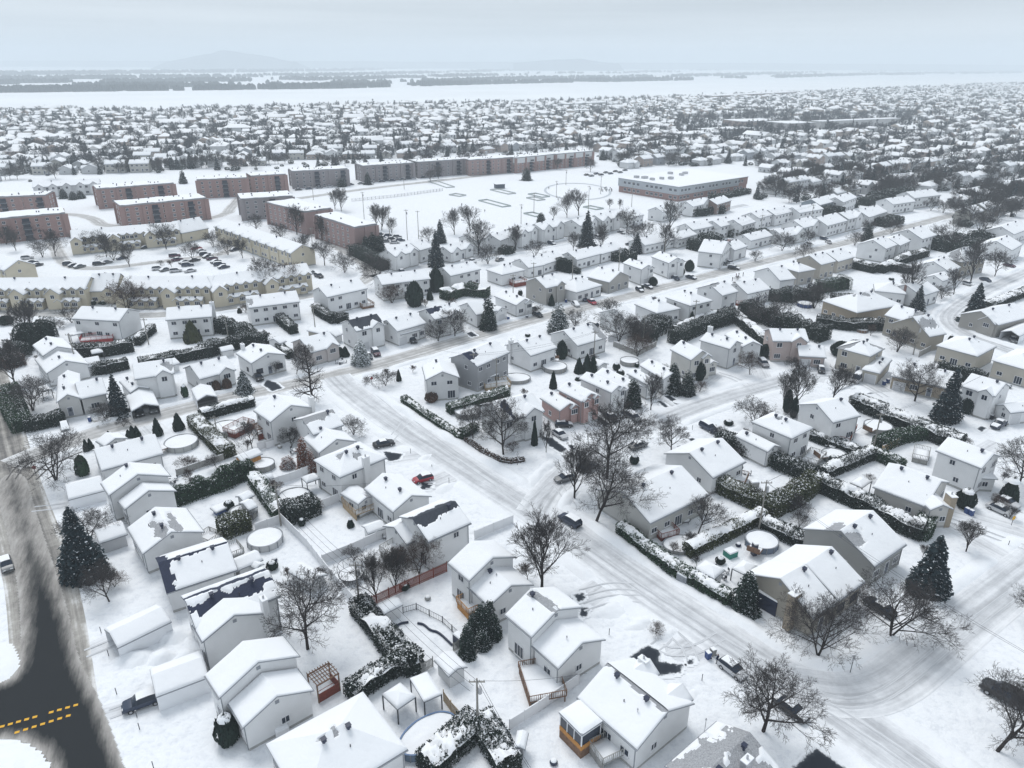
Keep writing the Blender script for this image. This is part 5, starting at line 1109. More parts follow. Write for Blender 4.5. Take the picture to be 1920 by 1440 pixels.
AP = [
 ('brick apartment block at the far left edge, nearer of two', (-30, 412), (121, 399), 16, REDB, None), ('brick apartment block at the left edge, farther of two', (-60, 371), (84, 366), 14, REDB, None),
 ('brick apartment block with curved corner right behind the courtyard townhouses', (226, 386), (386, 371), 16, REDB, None), ('brick apartment block standing second behind the courtyard townhouses', (182, 354), (325, 343), 15, REDB, None),
 ('squarer brick apartment block with centre balconies', (369, 337), (462, 333), 15, REDB, None), ('short brick apartment block left of the long plain one', (471, 330), (535, 326), 15, REDB, None),
 ('long plain grey-pink apartment block nearest the left end of the park', (548, 321), (651, 316), 15, GREYB, None), ('long plain apartment block behind the bushy park conifer', (681, 311), (775, 305), 15, GREYB, None),
 ('long grey apartment block behind the lone park tree', (784, 304), (871, 298), 15, GREYB, None), ('pink-grey apartment block with white window bays', (880, 300), (963, 295), 15, PURB, None),
 ('red brick apartment block with white top floor, left one', (967, 296), (1040, 289), 14, REDB, 1), ('red brick apartment block with white top floor, right one', (1042, 289), (1112, 283), 14, REDB, 1),
 ('low grey brick block just above the balconied pair', (452, 373), (548, 367), 17, GREYB, None)]
for lb, A, Bq, Wd, mm, tp in AP: apartments(lb, A, Bq, Wd, 11.0 if Bq[0] < 1000 or True else 10, mm, tp)
apartments('balconied apartment block with brick end wall, rear of the pair', (620, 390), (572, 397), (525, 376), 11, PURB)
apartments('balconied apartment block with pink brick end wall by the hedge', (706, 420), (665, 426), (597, 402), 11, PURB)
def dormers(b, n, w=2.6, side=-1, off=0, dep=2.6, hz=0, proj=.35):
    o = []; ca, sa = math.cos(b['ang']), math.sin(b['ang'])
    sg = 1 if math.sin(b['ang']+math.pi/2) < 0 else -1     # camera side
    sg *= -side
    for i in range(n):
        x = -b['L']/2+b['L']*(i+.5)/n+off; y = sg*(b['W']/2+proj-dep/2)
        o.append(dict(cx=b['cx']+x*ca-y*sa, cy=b['cy']+x*sa+y*ca, ang=b['ang']+sg*math.pi/2, L=dep, W=w, h=b['h']+hz, typ='g', slope=.75, mini=True))
    return o
def terrace(label, A, Bq, C, n, h=6.2, porch=True):
    b = block(A, Bq, C, h, 'p', slope=.5); bl = [b]+dormers(b, n)
    if porch:
        sg = 1 if math.sin(b['ang']+math.pi/2) < 0 else -1; y = sg*(b['W']/2+1.0); ca, sa = math.cos(b['ang']), math.sin(b['ang'])
        seg = max(1, n//4)
        for i in range(seg):
            x = -b['L']/2+b['L']*(i+.5)/seg; pb = dict(cx=b['cx']+x*ca-y*sa, cy=b['cy']+x*sa+y*ca, ang=b['ang'], L=b['L']/seg*.68, W=3.4, h=2.9, typ='g', slope=.45); bl.append(pb); bl += dormers(pb, 3, 2.6, -1, 0, 2.0)
            x2 = -b['L']/2+b['L']*(i+.0)/seg+1.8; bl.append(dict(cx=b['cx']+x2*ca-(y-sg*.2)*sa, cy=b['cy']+x2*sa+(y-sg*.2)*ca, ang=b['ang']+sg*math.pi/2, L=5.0, W=5, h=5.6, typ='g', slope=.8, mini=True))
    return house('townhouse_row', label, 'townhouses', bl, wallmat=siding(CREAM), front=math.degrees(b['ang']+(math.pi/2 if math.sin(b['ang']+math.pi/2) < 0 else -math.pi/2)), roofm=SHING, bare=0, fascia=TRIM, grid=.6) and HS.append((b['cx'], b['cy'], b['L']/2+2, [b]))
terrace('cream townhouse row at the left, facing the street', (-40, 546), (160, 543), 11, 12)
terrace('cream townhouse row between entrance hall and the wide bare tree', (222, 543), (395, 541), 11, 10)
terrace('cream townhouse row rising to a big gable end on the right', (398, 541), (586, 514), 11, 11)
terrace('cream townhouse row along the far side of the parking court', (133, 449), (338, 432), 11, 13)
terrace('cream townhouse row on the right side of the court', (545, 476), (400, 425), 11, 9, porch=False)
terrace('cream townhouse row running off the left edge', (8, 508), (-120, 470), 11, 7, porch=False)
house('entrance_hall', 'cream clubhouse with arched dormer between the townhouse rows', 'clubhouse', [block((163, 547), (218, 546), 12, 4.6, 'p', slope=.75)], wallmat=siding(CREAM), front=-88, fg=1, bare=0, roofm=SHING)
house('entrance_hall', 'cream clubhouse with round window at the back of the court', 'clubhouse', [block((340, 438), (392, 428), 12, 4.6, 'p', slope=.75)], wallmat=siding(CREAM), front=-80, fg=1, bare=0, roofm=SHING)
house('townhouse_row', 'white many-gabled row behind the left apartment blocks', 'townhouses', (lambda b: [b]+dormers(b, 5, 5, proj=1.2, dep=4))(block((60, 352), (188, 345), 11, 6, 'p')), wallmat=siding(W2), front=-88, bare=0)
# school
def school():
    h = 8.5; a, b, c, d = G((1166, 333), h), G((1267, 352), h), G((1398, 332), h), None; d = a+(c-b); ctr = (a+c)/2; e = (c-b).normalized(); ang = math.atan2(e.y, e.x); L = (c-b).length; Wd = abs((a-b).dot(Vector((-e.y, e.x, 0))))
    root = thing('school', 'long two-storey school with grey metal upper floor and brick base', 'school', (ctr.x, ctr.y, 0), ang); w = MB(); w.box((0, 0, 1.9), (L-.8, Wd-.8, 3.8), 0); w.box((-L*.07, 0, 6.1), (L*.86, Wd, 4.6), 1); w.box((L*.43, 0, 6.0), (L*.14, Wd-.5, 4.4), 0)
    ob('wall', w.mesh('wall', [REDB, siding((.40, .43, .46))]), root); V = []; R = MB(); R.box((0, 0, 8.42), (L+.3, Wd+.3, .25)); rf = ob('roof', R.mesh('roof', [TRIM]), root)
    s = MB(); s.box((0, 0, 8.66), (L, Wd, .22)); ob('snow', s.mesh('snow', [SNOWR]), rf); s = MB()
    sg = -1 if math.sin(ang+math.pi/2) > 0 else 1
    wf = MB(); pm = win_meshes(2.2, 1.6)
    for fz in (2.2, 6.4):
        n = int(L/3.4)
        for i in range(n):
            x = -L/2+3+i*3.4
            if i % 4 == 3 or x > L/2-2: continue
            o = ob('window', pm[0], root, (x, sg*(Wd/2+(.01 if fz > 4 else -.39)), fz), 0 if sg < 0 else math.pi); ob('pane', pm[1], o)
        n = int(Wd/3.6)
        for i in range(n):
            if i % 5 == 2: continue
            y = -Wd/2+2.5+i*3.6; o = ob('window', pm[0], root, (-L/2+(-.01 if fz > 4 else .39), y, fz), -math.pi/2); ob('pane', pm[1], o)
    for i in range(9):
        m = MB(); rr = hrand(i, 'sc'); m.box((0, 0, .7), (rr.uniform(1.5, 4), rr.uniform(1.5, 3), 1.4), 0); ob('rooftop_unit', m.mesh('rooftop_unit', [ALLOY]), root, (rr.uniform(-.4, .4)*L, rr.uniform(-.1, .42)*Wd*(-sg), 8.77))
    HS.append((ctr.x, ctr.y, L/2, []))
school()
# ================================================================ park
def frame_goal(): pass
for i, (p, q) in enumerate([((848, 365), (868, 368)), ((905, 376), (950, 388)), ((926, 356), (960, 364)), ((997, 364), (1024, 370)), ((994, 371), (1015, 376)), ((990, 400), (1012, 406)), ((810, 340), (845, 352)), ((1100, 388), (1125, 393))]):
    a, b = G(p), G(q); c = (a+b)/2; d = b-a; m = MB(); L = d.length
    for y in (-3, 3): m.box((0, y, .35), (L, .15, .7), 0)
    for x in (-L/2, L/2): m.box((x, 0, .35), (.15, 5.9, .7), 0)
    o = ob('rink_boards', m.mesh('rink_boards', [mat('board_paint_%d' % i, (.42, .47, .46) if i % 2 else (.50, .53, .52), .6, .2)]), None, c, math.atan2(d.y, d.x)); tag(o, ['low boards around the smallest pitch at the park left', 'long green-grey board enclosure in the park middle', 'narrow board enclosure just under the park hut', 'pair board enclosure left of the oval rink, upper', 'board enclosure left of the oval rink, lower', 'pale green frame enclosure behind the street row', 'board enclosure beside the community gardens', 'small green frames behind the houses near oval rink'][i], 'enclosure')
m = MB(); n = 40; cx, cy = G((1082, 358)), 0
a, b = G((1020, 358)), G((1145, 358)); r1 = (b-a).length/2; c = (a+b)/2
m.v = []; 
for i in range(n): 
    t = 2*math.pi*i/n
    for r in (1, .93): m.v.append((c.x+math.cos(t)*r1*r, c.y+math.sin(t)*34*r, .1 if r == 1 else .13))
m.f = [(2*i, 2*((i+1) % n), 2*((i+1) % n)+1, 2*i+1) for i in range(n)]; m.m = [0]*n
o = ob('skating_path', m.mesh('skating_path', [mat('rink_ice', (.52, .56, .60), .4, .3)])); o['kind'] = 'structure'
R = random.Random(5)
for i in range(16): person('person in dark winter clothes standing in the crowd beside the oval rink', (1122+R.uniform(0, 22)+.3*i, 354+R.uniform(0, 6)), R.uniform(0, 6), [(.02, .025, .04), (.04, .03, .04), (.03, .04, .06)][i % 3], group='people beside the oval rink', stride=0)
for p, lb in (((1073, 364), 'person skating near the front edge of the oval rink'), ((1029, 355), 'person skating at the left end of the oval rink'), ((1107, 356), 'person standing on the ice in the middle right of the oval rink'), ((866, 386), 'person walking on the park snow left of centre'), ((887, 392), 'person in dark clothes walking between park enclosures'), ((909, 398), 'person in dark clothes, nearest the houses on the park snow')): person(lb, p, 1.0)
for i, p in enumerate([(1373, 527), (1380, 520), (1385, 519), (1393, 518)]): person(['person in black walking at the front of the group on the main street', 'second walker in dark red beside the main street', 'third walker in black beside the main street', 'last walker at the right end of the group by the main street'][i], p, 3.4, (.10, .02, .03) if i in (1,) else (.02, .022, .03), stride=.3)
person('person in dark blue coat standing behind the white car with an open hatch', (1344, 1244), 2.4, (.02, .03, .07), stride=0)
h_ = house('hut', 'small dark hut standing in the middle of the park', 'hut', [block((930, 346), (948, 345), 5, 3, 'f')], wallmat=siding((.08, .1, .13)), windows=False, vents=False)
for i, (p, hh) in enumerate([((683, 411), 14), ((731, 448), 14), ((764, 450), 14), ((785, 448), 13), ((1001, 400), 11), ((1103, 393), 13), ((1043, 371), 10), ((1126, 364), 11), ((1061, 347), 10), ((588, 375), 10), ((758, 355), 9), ((1184, 388), 14), ((977, 420), 10), ((588, 480), 12)]):
    pole('pole number along the park'.replace('number', '').replace('  ', ' ')+[' fence, leftmost of those behind the bare tree pair', ' at the rear lane, left of the three in a row', ' at the rear lane, middle of the three in a row', ' at the rear lane, right of the three in a row', ' near the enclosures, left of the oval rink', ' between the conifer and the school forecourt', ' at the near rim of the oval rink', ' beside the crowd at the oval rink', ' behind the oval rink', ' path beside the brick blocks', ' gardens under the lone tree', ' side in front of the school wall', ' behind the twin-gabled street row', ' road beside the courtyard townhouses'][i], p, hh, trans=i % 2 == 0)
# ================================================================ sheds, shelters, gazebos
def shed(label, A, Bq, C, h=2.2, wall=(.62, .63, .65), **k): 
    k.setdefault('windows', False); k.setdefault('snowT', .22); nm = k.pop('name', 'shed'); ct = k.pop('cat', 'shed'); return house(nm, label, ct, [block(A, Bq, C, h, k.pop('typ', 'p'), slope=k.pop('slope', .4))], wallmat=k.pop('wallmat', siding(wall)), vents=False, bare=0, grid=.35, found=False, **k)
TENT = dict(name='car_shelter', cat='car shelter', wallmat=FABRIC, open_front=True)
shed('white tarpaulin car shelter beside the split-level near the left road', (128, 938), (197, 920), (183, 893), 2.2, front=219, **TENT)
shed('snow-buried ribbed tarpaulin shelter left of the navy-edged roof', (220, 1216), (322, 1166), (300, 1131), 2.3, front=219, **TENT)
shed('white tarpaulin shelter with a dark SUV at its mouth', (292, 1308), (392, 1270), (371, 1222), 2.5, front=219, **TENT)
shed('double white carport tent with two parked cars inside', (246, 772), (299, 761), (279, 735), 2.4, typ='q', front=-75, **TENT)
shed('empty white carport tent beside the shaped shrubs', (369, 752), (408, 744), (392, 724), 2.3, typ='q', front=-75, **TENT)
shed('carport tent in front of the taupe bungalow at the right edge', (1876, 622), (1912, 631), (1925, 610), 2.4, typ='q', front=-110, **TENT)
shed('low white garage attached beside the spruce and gabled bungalow', (186, 1020), (240, 1002), 5, 2.3, front=219)
shed('white garden shed with blue door by the kidney pool', (720, 1152), (756, 1134), (738, 1120), 2.4, wall=W1)
shed('white shed with steep snowy roof beside the long white fence', (841, 1270), (877, 1251), (845, 1222), 2.4, typ='q', wall=W2)
shed('small white shed in the screened-porch yard', (690, 1002), (725, 990), (712, 975), 1.9, wall=W2)
shed('white shed in the yard below the octagonal trampoline fence line', (584, 1098), (614, 1078), (584, 1044), 2.0, typ='q', wall=W2)
shed('small white shed beside the round covered pool, left middle', (480, 1068), (496, 1058), (480, 1032), 2.2, typ='q', wall=W2)
shed('long low shed roof between the navy bungalow and round pool', (446, 1070), (494, 1050), (482, 1030), 2.4, wall=W2)
shed('shed with orange doors beside the oval covered pool', (453, 867), (493, 851), (479, 841), 2.3, wallmat=ORANGE)
shed('low white shed below the oval covered pool', (480, 905), (514, 896), (510, 887), 1.8, wall=W2)
shed('small shed pair member beside the snowy hedge, upper one', (456, 940), (478, 929), (470, 917), 2.2, wall=W2)
shed('small shed just below its twin beside the snowy hedge', (466, 958), (484, 950), (474, 932), 2.1, wall=W3)
shed('flat snow-capped spa cover in the conifer yard', (405, 962), (432, 950), (424, 940), 1.0, typ='f', wallmat=BLUE, name='hot_tub', cat='hot tub')
shed('snow-topped white shed against the mid street hedge', (1302, 1066), (1340, 1086), (1338, 1058), 2.3, wall=W2, typ='h')
shed('beige garden shed behind the small brick-front bungalow', (607, 628), (622, 622), (606, 608), 2.3, typ='q', wall=TAUPE)
shed('white shed with green panel by the white-gabled black roof', (630, 632), (644, 626), (634, 614), 2.2, wall=W2)
shed('white shed behind the modern black-framed house', (525, 645), (538, 640), (524, 630), 2.2, wall=W2)
shed('little white shed above the four-windowed bungalow hedge', (415, 660), (440, 655), (434, 648), 2.0, wall=W2)
shed('small white shed by the two dark cedars right of the pool', (1123, 688), (1142, 683), (1128, 674), 2.2, typ='q', wall=W2)
shed('white shed beside the turret house', (325, 685), (338, 681), (332, 670), 2.2, wall=W2)
shed('low grey shed at the bottom edge beside the sunroom lawn', (962, 1402), (985, 1406), (978, 1372), 2.2, wall=GREY, typ='q')
shed('snow-covered lean-to beside the stepped white house', (157, 690), (190, 684), (182, 670), 2.6, wall=W2)
GZ = dict(name='gazebo', cat='gazebo', posts=True, wallmat=DARK)
ROUND_ = 0
shed('dark-legged gazebo with square snowy top beside its flat-roofed neighbour', (745, 1331), (780, 1307), (758, 1275), 2.5, typ='h', **GZ)
shed('flat-roofed patio shelter between the gazebo and brown fence', (795, 1317), (829, 1302), (790, 1264), 2.5, typ='f', **GZ)
shed('small gazebo with pointed snowy roof behind the hipped two-storey', (575, 906), (601, 897), (590, 887), 2.4, typ='h', **GZ)
shed('open gazebo with tan canopy beside the chimney bungalow', (1593, 905), (1617, 915), (1640, 904), 2.4, typ='h', snowT=.05, **GZ)
shed('wire-framed gazebo without cover above the taupe corner house', (1372, 1066), (1400, 1080), (1422, 1062), 2.3, typ='h', snowT=.05, **GZ)
shed('snowy pergola beside the steep-gabled house', (78, 735), (97, 730), (92, 721), 2.3, typ='f', **GZ)
shed('white patio roof beside the red deck stairs', (132, 630), (158, 624), (163, 618), 2.4, typ='f', **GZ)
shed('white-roofed pergola attached to the grey three-level house', (905, 712), (935, 702), (924, 696), 2.5, typ='f', **GZ)
shed('round snow-topped umbrella gazebo by the hedge at upper left', (172, 664), (194, 660), (190, 654), 2.3, typ='h', **GZ)
# brown slatted pergola and the sunroom
def sunroom(label, A, Bq, C, h, z0, m1, m2):
    b = block(A, Bq, C, h, 'h', slope=.12); root = thing('sunroom', label, 'sunroom', (b['cx'], b['cy'], 0), b['ang']); L, Wd = b['L'], b['W']; w = MB(); w.box((0, 0, z0/2), (L-.3, Wd-.3, z0), 0); w.box((0, 0, z0+.35), (L-.26, Wd-.26, .7), 1); w.box((0, 0, h-.15), (L-.2, Wd-.2, .3), 2)
    for sx in (-1, -.33, .33, 1):
        for sy in (-1, 1): w.box((sx*(L/2-.2), sy*(Wd/2-.2), (z0+h)/2+.2), (.12, .12, h-z0-.5), 2)
    ob('frame', w.mesh('frame', [m1, m2, WHITE]), root); g = MB(); g.box((0, 0, (z0+.7+h-.3)/2), (L-.36, Wd-.36, h-z0-1.0), 0); ob('glazing', g.mesh('glazing', [GLASS]), root); s = MB(); s.box((0, 0, h+.1), (L, Wd, .2), 0, 0, .98); rf = ob('roof', s.mesh('roof', [TRIM]), root)
    X = np.linspace(-L/2, L/2, 14); Y = np.linspace(-Wd/2, Wd/2, 14); XX, YY = np.meshgrid(X, Y); ZZ = h+.3+.25*np.sin(np.pi*np.clip((XX/L+.5), .06, .94))**.3*np.sin(np.pi*np.clip((YY/Wd+.5), .06, .94))**.3; ZZ[0] = ZZ[-1] = h+.19; ZZ[:, 0] = ZZ[:, -1] = h+.19; ids = np.arange(196).reshape(14, 14)
    ob('snow', arrmesh('snow', np.stack([XX*.985, YY*.985, ZZ], -1).reshape(-1, 3), np.stack([ids[:-1, :-1], ids[:-1, 1:], ids[1:, 1:], ids[1:, :-1]], -1).reshape(-1, 4), mats=[SNOWR], smooth=True), rf); return root
sunroom('sunroom with snowy flat roof on an orange and brown wooden base', (1047, 1337), (1091, 1381), (1127, 1350), 3.9, 1.3, WOOD, ORANGE)
def pergola(label, A, Bq, C, h):
    b = block(A, Bq, C, h, 'p'); root = thing('pergola', label, 'pergola', (b['cx'], b['cy'], 0), b['ang']); L, Wd = b['L'], b['W']; m = MB(); s = MB()
    for x in (-L/2, L/2):
        for y in (-Wd/2, Wd/2): m.box((x, y, h/2), (.15, .15, h))
    for y in (-Wd/2, Wd/2): m.box((0, y, h-.1), (L, .1, .2))
    for i in range(9): s.box((-L/2+L*i/8, 0, h+.05), (.07, Wd+.5, .14))
    for i in range(3): s.box((0, -Wd/2+Wd*(i+1)/4, h+.16), (L+.4, .06, .08))
    w = MB(); w.box((0, -Wd/2, .7), (L, .06, 1.4)); w.box((0, -Wd/2, 1.9), (L, .05, .06)); w.box((L/2, 0, .7), (.06, Wd, 1.4))
    ob('frame', m.mesh('frame', [WOOD]), root); ob('rafters', s.mesh('rafters', [WOOD]), root); ob('skirt', w.mesh('skirt', [REDWOOD]), root)
pergola('brown slatted pergola with reddish skirt behind the lower left house', (594, 1285), (634, 1262), (615, 1243), 3.0)
pergola('small brown pergola on the deck by the bare-roofed two-storey', (482, 806), (500, 800), (492, 790), 2.6)
# ================================================================ pools, trampolines
pool('large round above-ground pool behind the long corner house', (341, 836), 3.3, m=mat('pale_pool_wall', (.48, .49, .48), .7, .2), deck=-2.3)
pool('round pool with red deck behind the snowy hedge wall', (424, 808), 3.1, deck=.2); pool('oval covered pool beside the orange shed', (491, 877), 2.6, 2.2)
pool('round snow-filled pool in the small gazebo yard', (553, 937), 3.0, h=.9); pool('round covered pool left of the long white fence', (498, 1017), 2.9, m=mat('white_pool_wall', (.55, .56, .57), .7, .2))
pool('small round pool beside the yellowish bush', (457, 968), 2.4); pool('oval blue-rimmed pool beside the flat-roofed patio shelter', (803, 1387), 3.9, 2.3, .75, m=mat('blue_pool_wall', (.16, .22, .30), .6, .3), rim=mat('blue_rim', (.12, .2, .36), .5, .3), deck=-.3)
pool('round pool with slatted blue-grey wall above the corner house', (1427, 1022), 2.7, m=mat('slate_pool_wall', (.15, .19, .26), .6, .3), deck=-2.2); pool('low oval snow-covered pool by the red-railed deck', (1277, 1024), 3.2, 2.4, .3, h=.6)
pool('round pool with slide beside the blue-edged deck', (1645, 805), 2.9, deck=-2.5); pool('round pool with railed steps near the hedge row', (1563, 860), 2.5, deck=3.4)
pool('oval pool behind the grey three-level house', (968, 713), 3.6, 2.8, h=.9, deck=3.4); pool('round pool in the red-shrub garden', (1040, 693), 3.2, deck=1.5)
pool('round pool under the bare thin trees, left of the black corner house', (877, 777), 3.0); pool('small round pool in the yard above the low white house', (1180, 682), 2.5)
pool('small blue-walled round pool in the far garden by hedge', (1509, 574), 2.6, m=BLUE); pool('small covered pool with dark wall on the tan house lawn', (1616, 622), 1.5, m=WOOD, h=.8); pool('dark-walled round pool beside the white two-storey', (1324, 593), 2.2, m=BLUE)
def trampoline(label, px, r=2.0, net=True, h=.9):
    root = thing('trampoline', label, 'trampoline', G(px)); m = MB(); n = 24
    m.tube([(math.cos(2*math.pi*i/n)*r, math.sin(2*math.pi*i/n)*r, h) for i in range(n+1)], .06, 5, cap=False)
    for i in range(6): a = i*math.pi/3; m.tube([(math.cos(a)*r, math.sin(a)*r, 0), (math.cos(a)*r, math.sin(a)*r, h)], .04, 5)
    ob('frame', m.mesh('frame', [DARK]), root); s = MB(); s.poly([(math.cos(2*math.pi*i/n)*(r-.1), math.sin(2*math.pi*i/n)*(r-.1), h+.08) for i in range(n)]); ob('mat', s.mesh('mat', [SNOWR]), root)
    if net:
        p = MB(); 
        for i in range(8): a = i*math.pi/4; p.tube([(math.cos(a)*r*1.05, math.sin(a)*r*1.05, h-.3), (math.cos(a)*r*1.15, math.sin(a)*r*1.15, h+.9), (math.cos(a)*r, math.sin(a)*r, h+1.8)], .035, 5)
        p.tube([(math.cos(2*math.pi*i/n)*r, math.sin(2*math.pi*i/n)*r, h+1.8) for i in range(n+1)], .035, 5, cap=False); ob('net_frame', p.mesh('net_frame', [DARK]), root)
trampoline('round trampoline with net poles beside the diagonal white fence', (659, 1085), 1.9)
trampoline('small low trampoline frame by the swing garden', (1283, 978), 1.0, False, .5)
# kidney pool coping, deck box
def coping(label, px, m, h=.5, w=.22):
    P = smooth_line(poly_px(px)); mb = MB(); c = P[0]; mb.tube([(p.x-c.x, p.y-c.y, h*.5) for p in P], h*.5, 6); tag(ob('pool_coping', mb.mesh('pool_coping', [m]), None, c), label, 'pool edge')
coping('dark blue stepped edge of the snow-filled kidney pool, long side', [(783, 1170), (795, 1172), (807, 1184), (822, 1186), (848, 1211)], NAVY, .35); coping('short dark edge of the kidney pool beside the shed', [(739, 1178), (752, 1170), (766, 1168)], NAVY, .35)
# ================================================================ decks
deck('long rear deck with white-brown rails and wire arch', (972, 1251), (993, 1317), (1050, 1272), 1.1, WOOD)
deck('blue-railed rear deck with covered barbecue, beside the sunroom', (1104, 1398), (1130, 1434), (1163, 1395), 1.2, GREYWOOD)
deck('stair-side deck with honey skirt behind the kidney pool house', (856, 1128), (878, 1152), (895, 1135), 1.2, ORANGE)
deck('tan deck with ramp behind the screened porch', (641, 940), (667, 966), (707, 950), 1.3, TANWOOD)
deck('tall-fenced grey deck with covered furniture beside the dark-shingled house', (712, 1034), (737, 1050), (770, 1026), 1.3, GREYWOOD, 1.2)
deck('red-railed deck on the long corner bungalow', (1240, 1010), (1273, 1001), (1250, 980), .7, REDWOOD); deck('cluttered patio deck of the bungalow behind the green hedge', (1358, 903), (1395, 912), (1412, 895), .6, WOOD)
deck('red-fenced blue-edged deck behind the white two-storey', (1560, 822), (1592, 830), (1604, 803), 1.0, REDWOOD); deck('dark-railed deck with furniture below the hipped two-storey', (1502, 862), (1532, 872), (1548, 855), .8, GREYWOOD)
deck('bright red wooden deck stairs on the duplex', (150, 640), (212, 634), (212, 627), 1.0, RED); deck('red pool deck behind the snowy hedge wall', (440, 815), (478, 795), (470, 782), 1.1, REDWOOD)
deck('balcony-side deck by the grey three-level house oval pool', (910, 728), (958, 722), (952, 712), .8, TANWOOD); deck('brown covered deck on the hip-roofed house', (965, 532), (988, 528), (984, 517), 1.4, REDWOOD)
deck('dark red rear deck of the low white house on the main street', (1384, 570), (1410, 566), (1404, 556), .8, REDWOOD); deck('wooden deck behind the two-chimney white house', (880, 545), (905, 540), (900, 530), .8, REDWOOD)
deck('terrace deck of the twin-peak duplex', (680, 576), (702, 572), (698, 562), .8, WOOD); deck('small railed deck on the gabled bungalow behind the spruce', (368, 1012), (392, 1022), (402, 1000), .9, GREYWOOD)
deck('white-railed deck beside the navy-edged bungalow', (428, 1048), (458, 1036), (450, 1018), .9, GREYWOOD); deck('round-pool deck with rails in the right-hand yard', (1710, 858), (1740, 865), (1750, 848), 1.0, GREYWOOD)
# ================================================================ fences
F = fence
F('long diagonal white fence behind the trampoline yard', [(527, 978), (577, 1028), (617, 1080), (666, 1137)]); F('white fence between the porch yard and the trampoline yard', [(605, 1058), (660, 1036), (752, 994)])
F('white fence along the gazebo yard, upper side', [(502, 915), (545, 902), (590, 884)]); F('short white fence with cedar gaps left of the pole', [(480, 998), (525, 982)]); F('white fence below the small gazebo yard', [(600, 955), (643, 938), (660, 930)])
F('white fence at the top of the orange-shed garden', [(484, 845), (540, 826), (556, 818)]); F('white fence by the side street snow heap', [(890, 1012), (925, 997), (962, 982)]); F('long white fence between two back lawns at the bottom', [(955, 1370), (1010, 1335), (1085, 1283)])
F('dark red picket fence behind the garden trees', [(698, 1136), (760, 1107), (838, 1072)], 1.9, 'picket', REDWOOD); F('black railing around the kidney pool', [(756, 1150), (781, 1143), (830, 1168), (866, 1201)], 1.1, 'rail', DARK); F('grey metal fence behind the shaped pool garden', [(332, 893), (375, 878), (420, 863)], 1.5, 'panel', GREYWOOD)
F('brown board fence beside the oval blue pool', [(832, 1314), (846, 1334), (868, 1358)], 1.8, 'picket', TANWOOD); F('grey picket fence ending at the steep-roofed shed', [(790, 1262), (812, 1250)], 1.7, 'picket', GREYWOOD); F('grey picket fence by the cedar clump', [(850, 1224), (872, 1208)], 1.7, 'picket', GREYWOOD)
F('tan wooden fence climbing to the long hedge', [(1652, 850), (1680, 836), (1709, 818)], 1.8, 'panel', TANWOOD); F('grey board fence behind the pale hipped bungalow', [(1722, 670), (1757, 652)], 1.8, 'panel', GREYWOOD); F('white fence between corner house and the grey house', [(860, 702), (895, 726)], 1.8, 'picket')
F('wire fence along the park behind the gardens', [(660, 378), (740, 370), (830, 358)], 1.6, 'rail', DARK); F('tan wire fence of the paddling corner by the back hedge', [(1488, 1035), (1500, 1042)], 1.0, 'rail', WOOD); F('low white wall beside the cul-de-sac driveway', [(1560, 790-52), (1600, 722)], .5)
F('white fence behind the small gabled squeezed house', [(500, 922-80), (530, 832)], 1.5); F('grey fence at the back of the gazebo yard by the door', [(607, 950), (632, 938)], 1.4, 'picket', GREYWOOD); F('white fence between the yards of the split-levels', [(1000, 1325-20), (1080, 1270)], .4)
F('white panelled fence behind the brick-base house row', [(1140, 640), (1180, 632)], 1.8); F('wooden fence among thin trees behind the low white house', [(1150, 650), (1195, 668), (1230, 650)], 1.7, 'panel', GREYWOOD)
# ================================================================ hedges
Hd = hedge
Hd('snow-topped green hedge along the mid street, running down to the blue spruce', [(1163, 998), (1215, 1040), (1268, 1078), (1366, 1134)], 2.0, 2.3, HEDGEG, .72)
Hd('straight hedge with a smooth snowy top, back edge of the red-deck yard', [(1288, 1042), (1350, 1012), (1428, 974)], 2.2, 2.3, HEDGEY, .98)
Hd('snow-flecked hedge between slatted pool and grey gable house', [(1430, 990), (1490, 1018), (1560, 1036)], 2.6, 2.4, HEDGE, .6); Hd('tall dark hedge running down to the chimney bungalow', [(1530, 915), (1610, 952), (1700, 1000), (1728, 1010)], 2.6, 3.2, HEDGE, .55)
Hd('bushy tall hedge left of the hedge crossing', [(1430, 968), (1480, 945), (1528, 912)], 3.6, 3.2, HEDGEY, .12); Hd('tall hedge from the patio bungalow down to the pole', [(1312, 900), (1370, 930), (1432, 958)], 2.8, 3.0, HEDGEY, .2)
Hd('snowy hedge on the near side of the covered lane', [(1540, 896), (1590, 875), (1634, 856)], 2.4, 2.4, HEDGE, .7); Hd('hedge wall behind the tan-canopy gazebo', [(1634, 856), (1660, 868), (1690, 884)], 1.8, 2.4, HEDGEG, .45)
Hd('very long snow-topped hedge between the back yards and the brick-garage lawn', [(1600, 760), (1680, 795), (1780, 835), (1800, 842)], 4.0, 3.0, HEDGE, .62); Hd('lower green hedge under the long snow-topped one', [(1645, 842), (1690, 825), (1730, 820)], 3, 2.6, HEDGEG, .05)
Hd('white-dotted dark hedge between two deck yards', [(1518, 822), (1560, 838), (1606, 855)], 2.2, 2.2, HEDGE, .75); Hd('dark blue-green shrub hedge behind the patio bungalow', [(1345, 832), (1400, 850), (1450, 872), (1520, 900)], 3.6, 2.8, HEDGE, .15)
Hd('trimmed green hedge along the mid street near the junction', [(757, 752), (800, 782), (864, 824)], 1.6, 1.5, HEDGEG, .5); Hd('low brownish bare hedge on the street corner', [(874, 826), (905, 848), (935, 864), (958, 868), (982, 864)], .9, .8, HEDGEB, .3)
Hd('short trimmed hedge behind the thin corner tree', [(864, 822), (892, 806)], 1.8, 1.8, HEDGEG, .3)
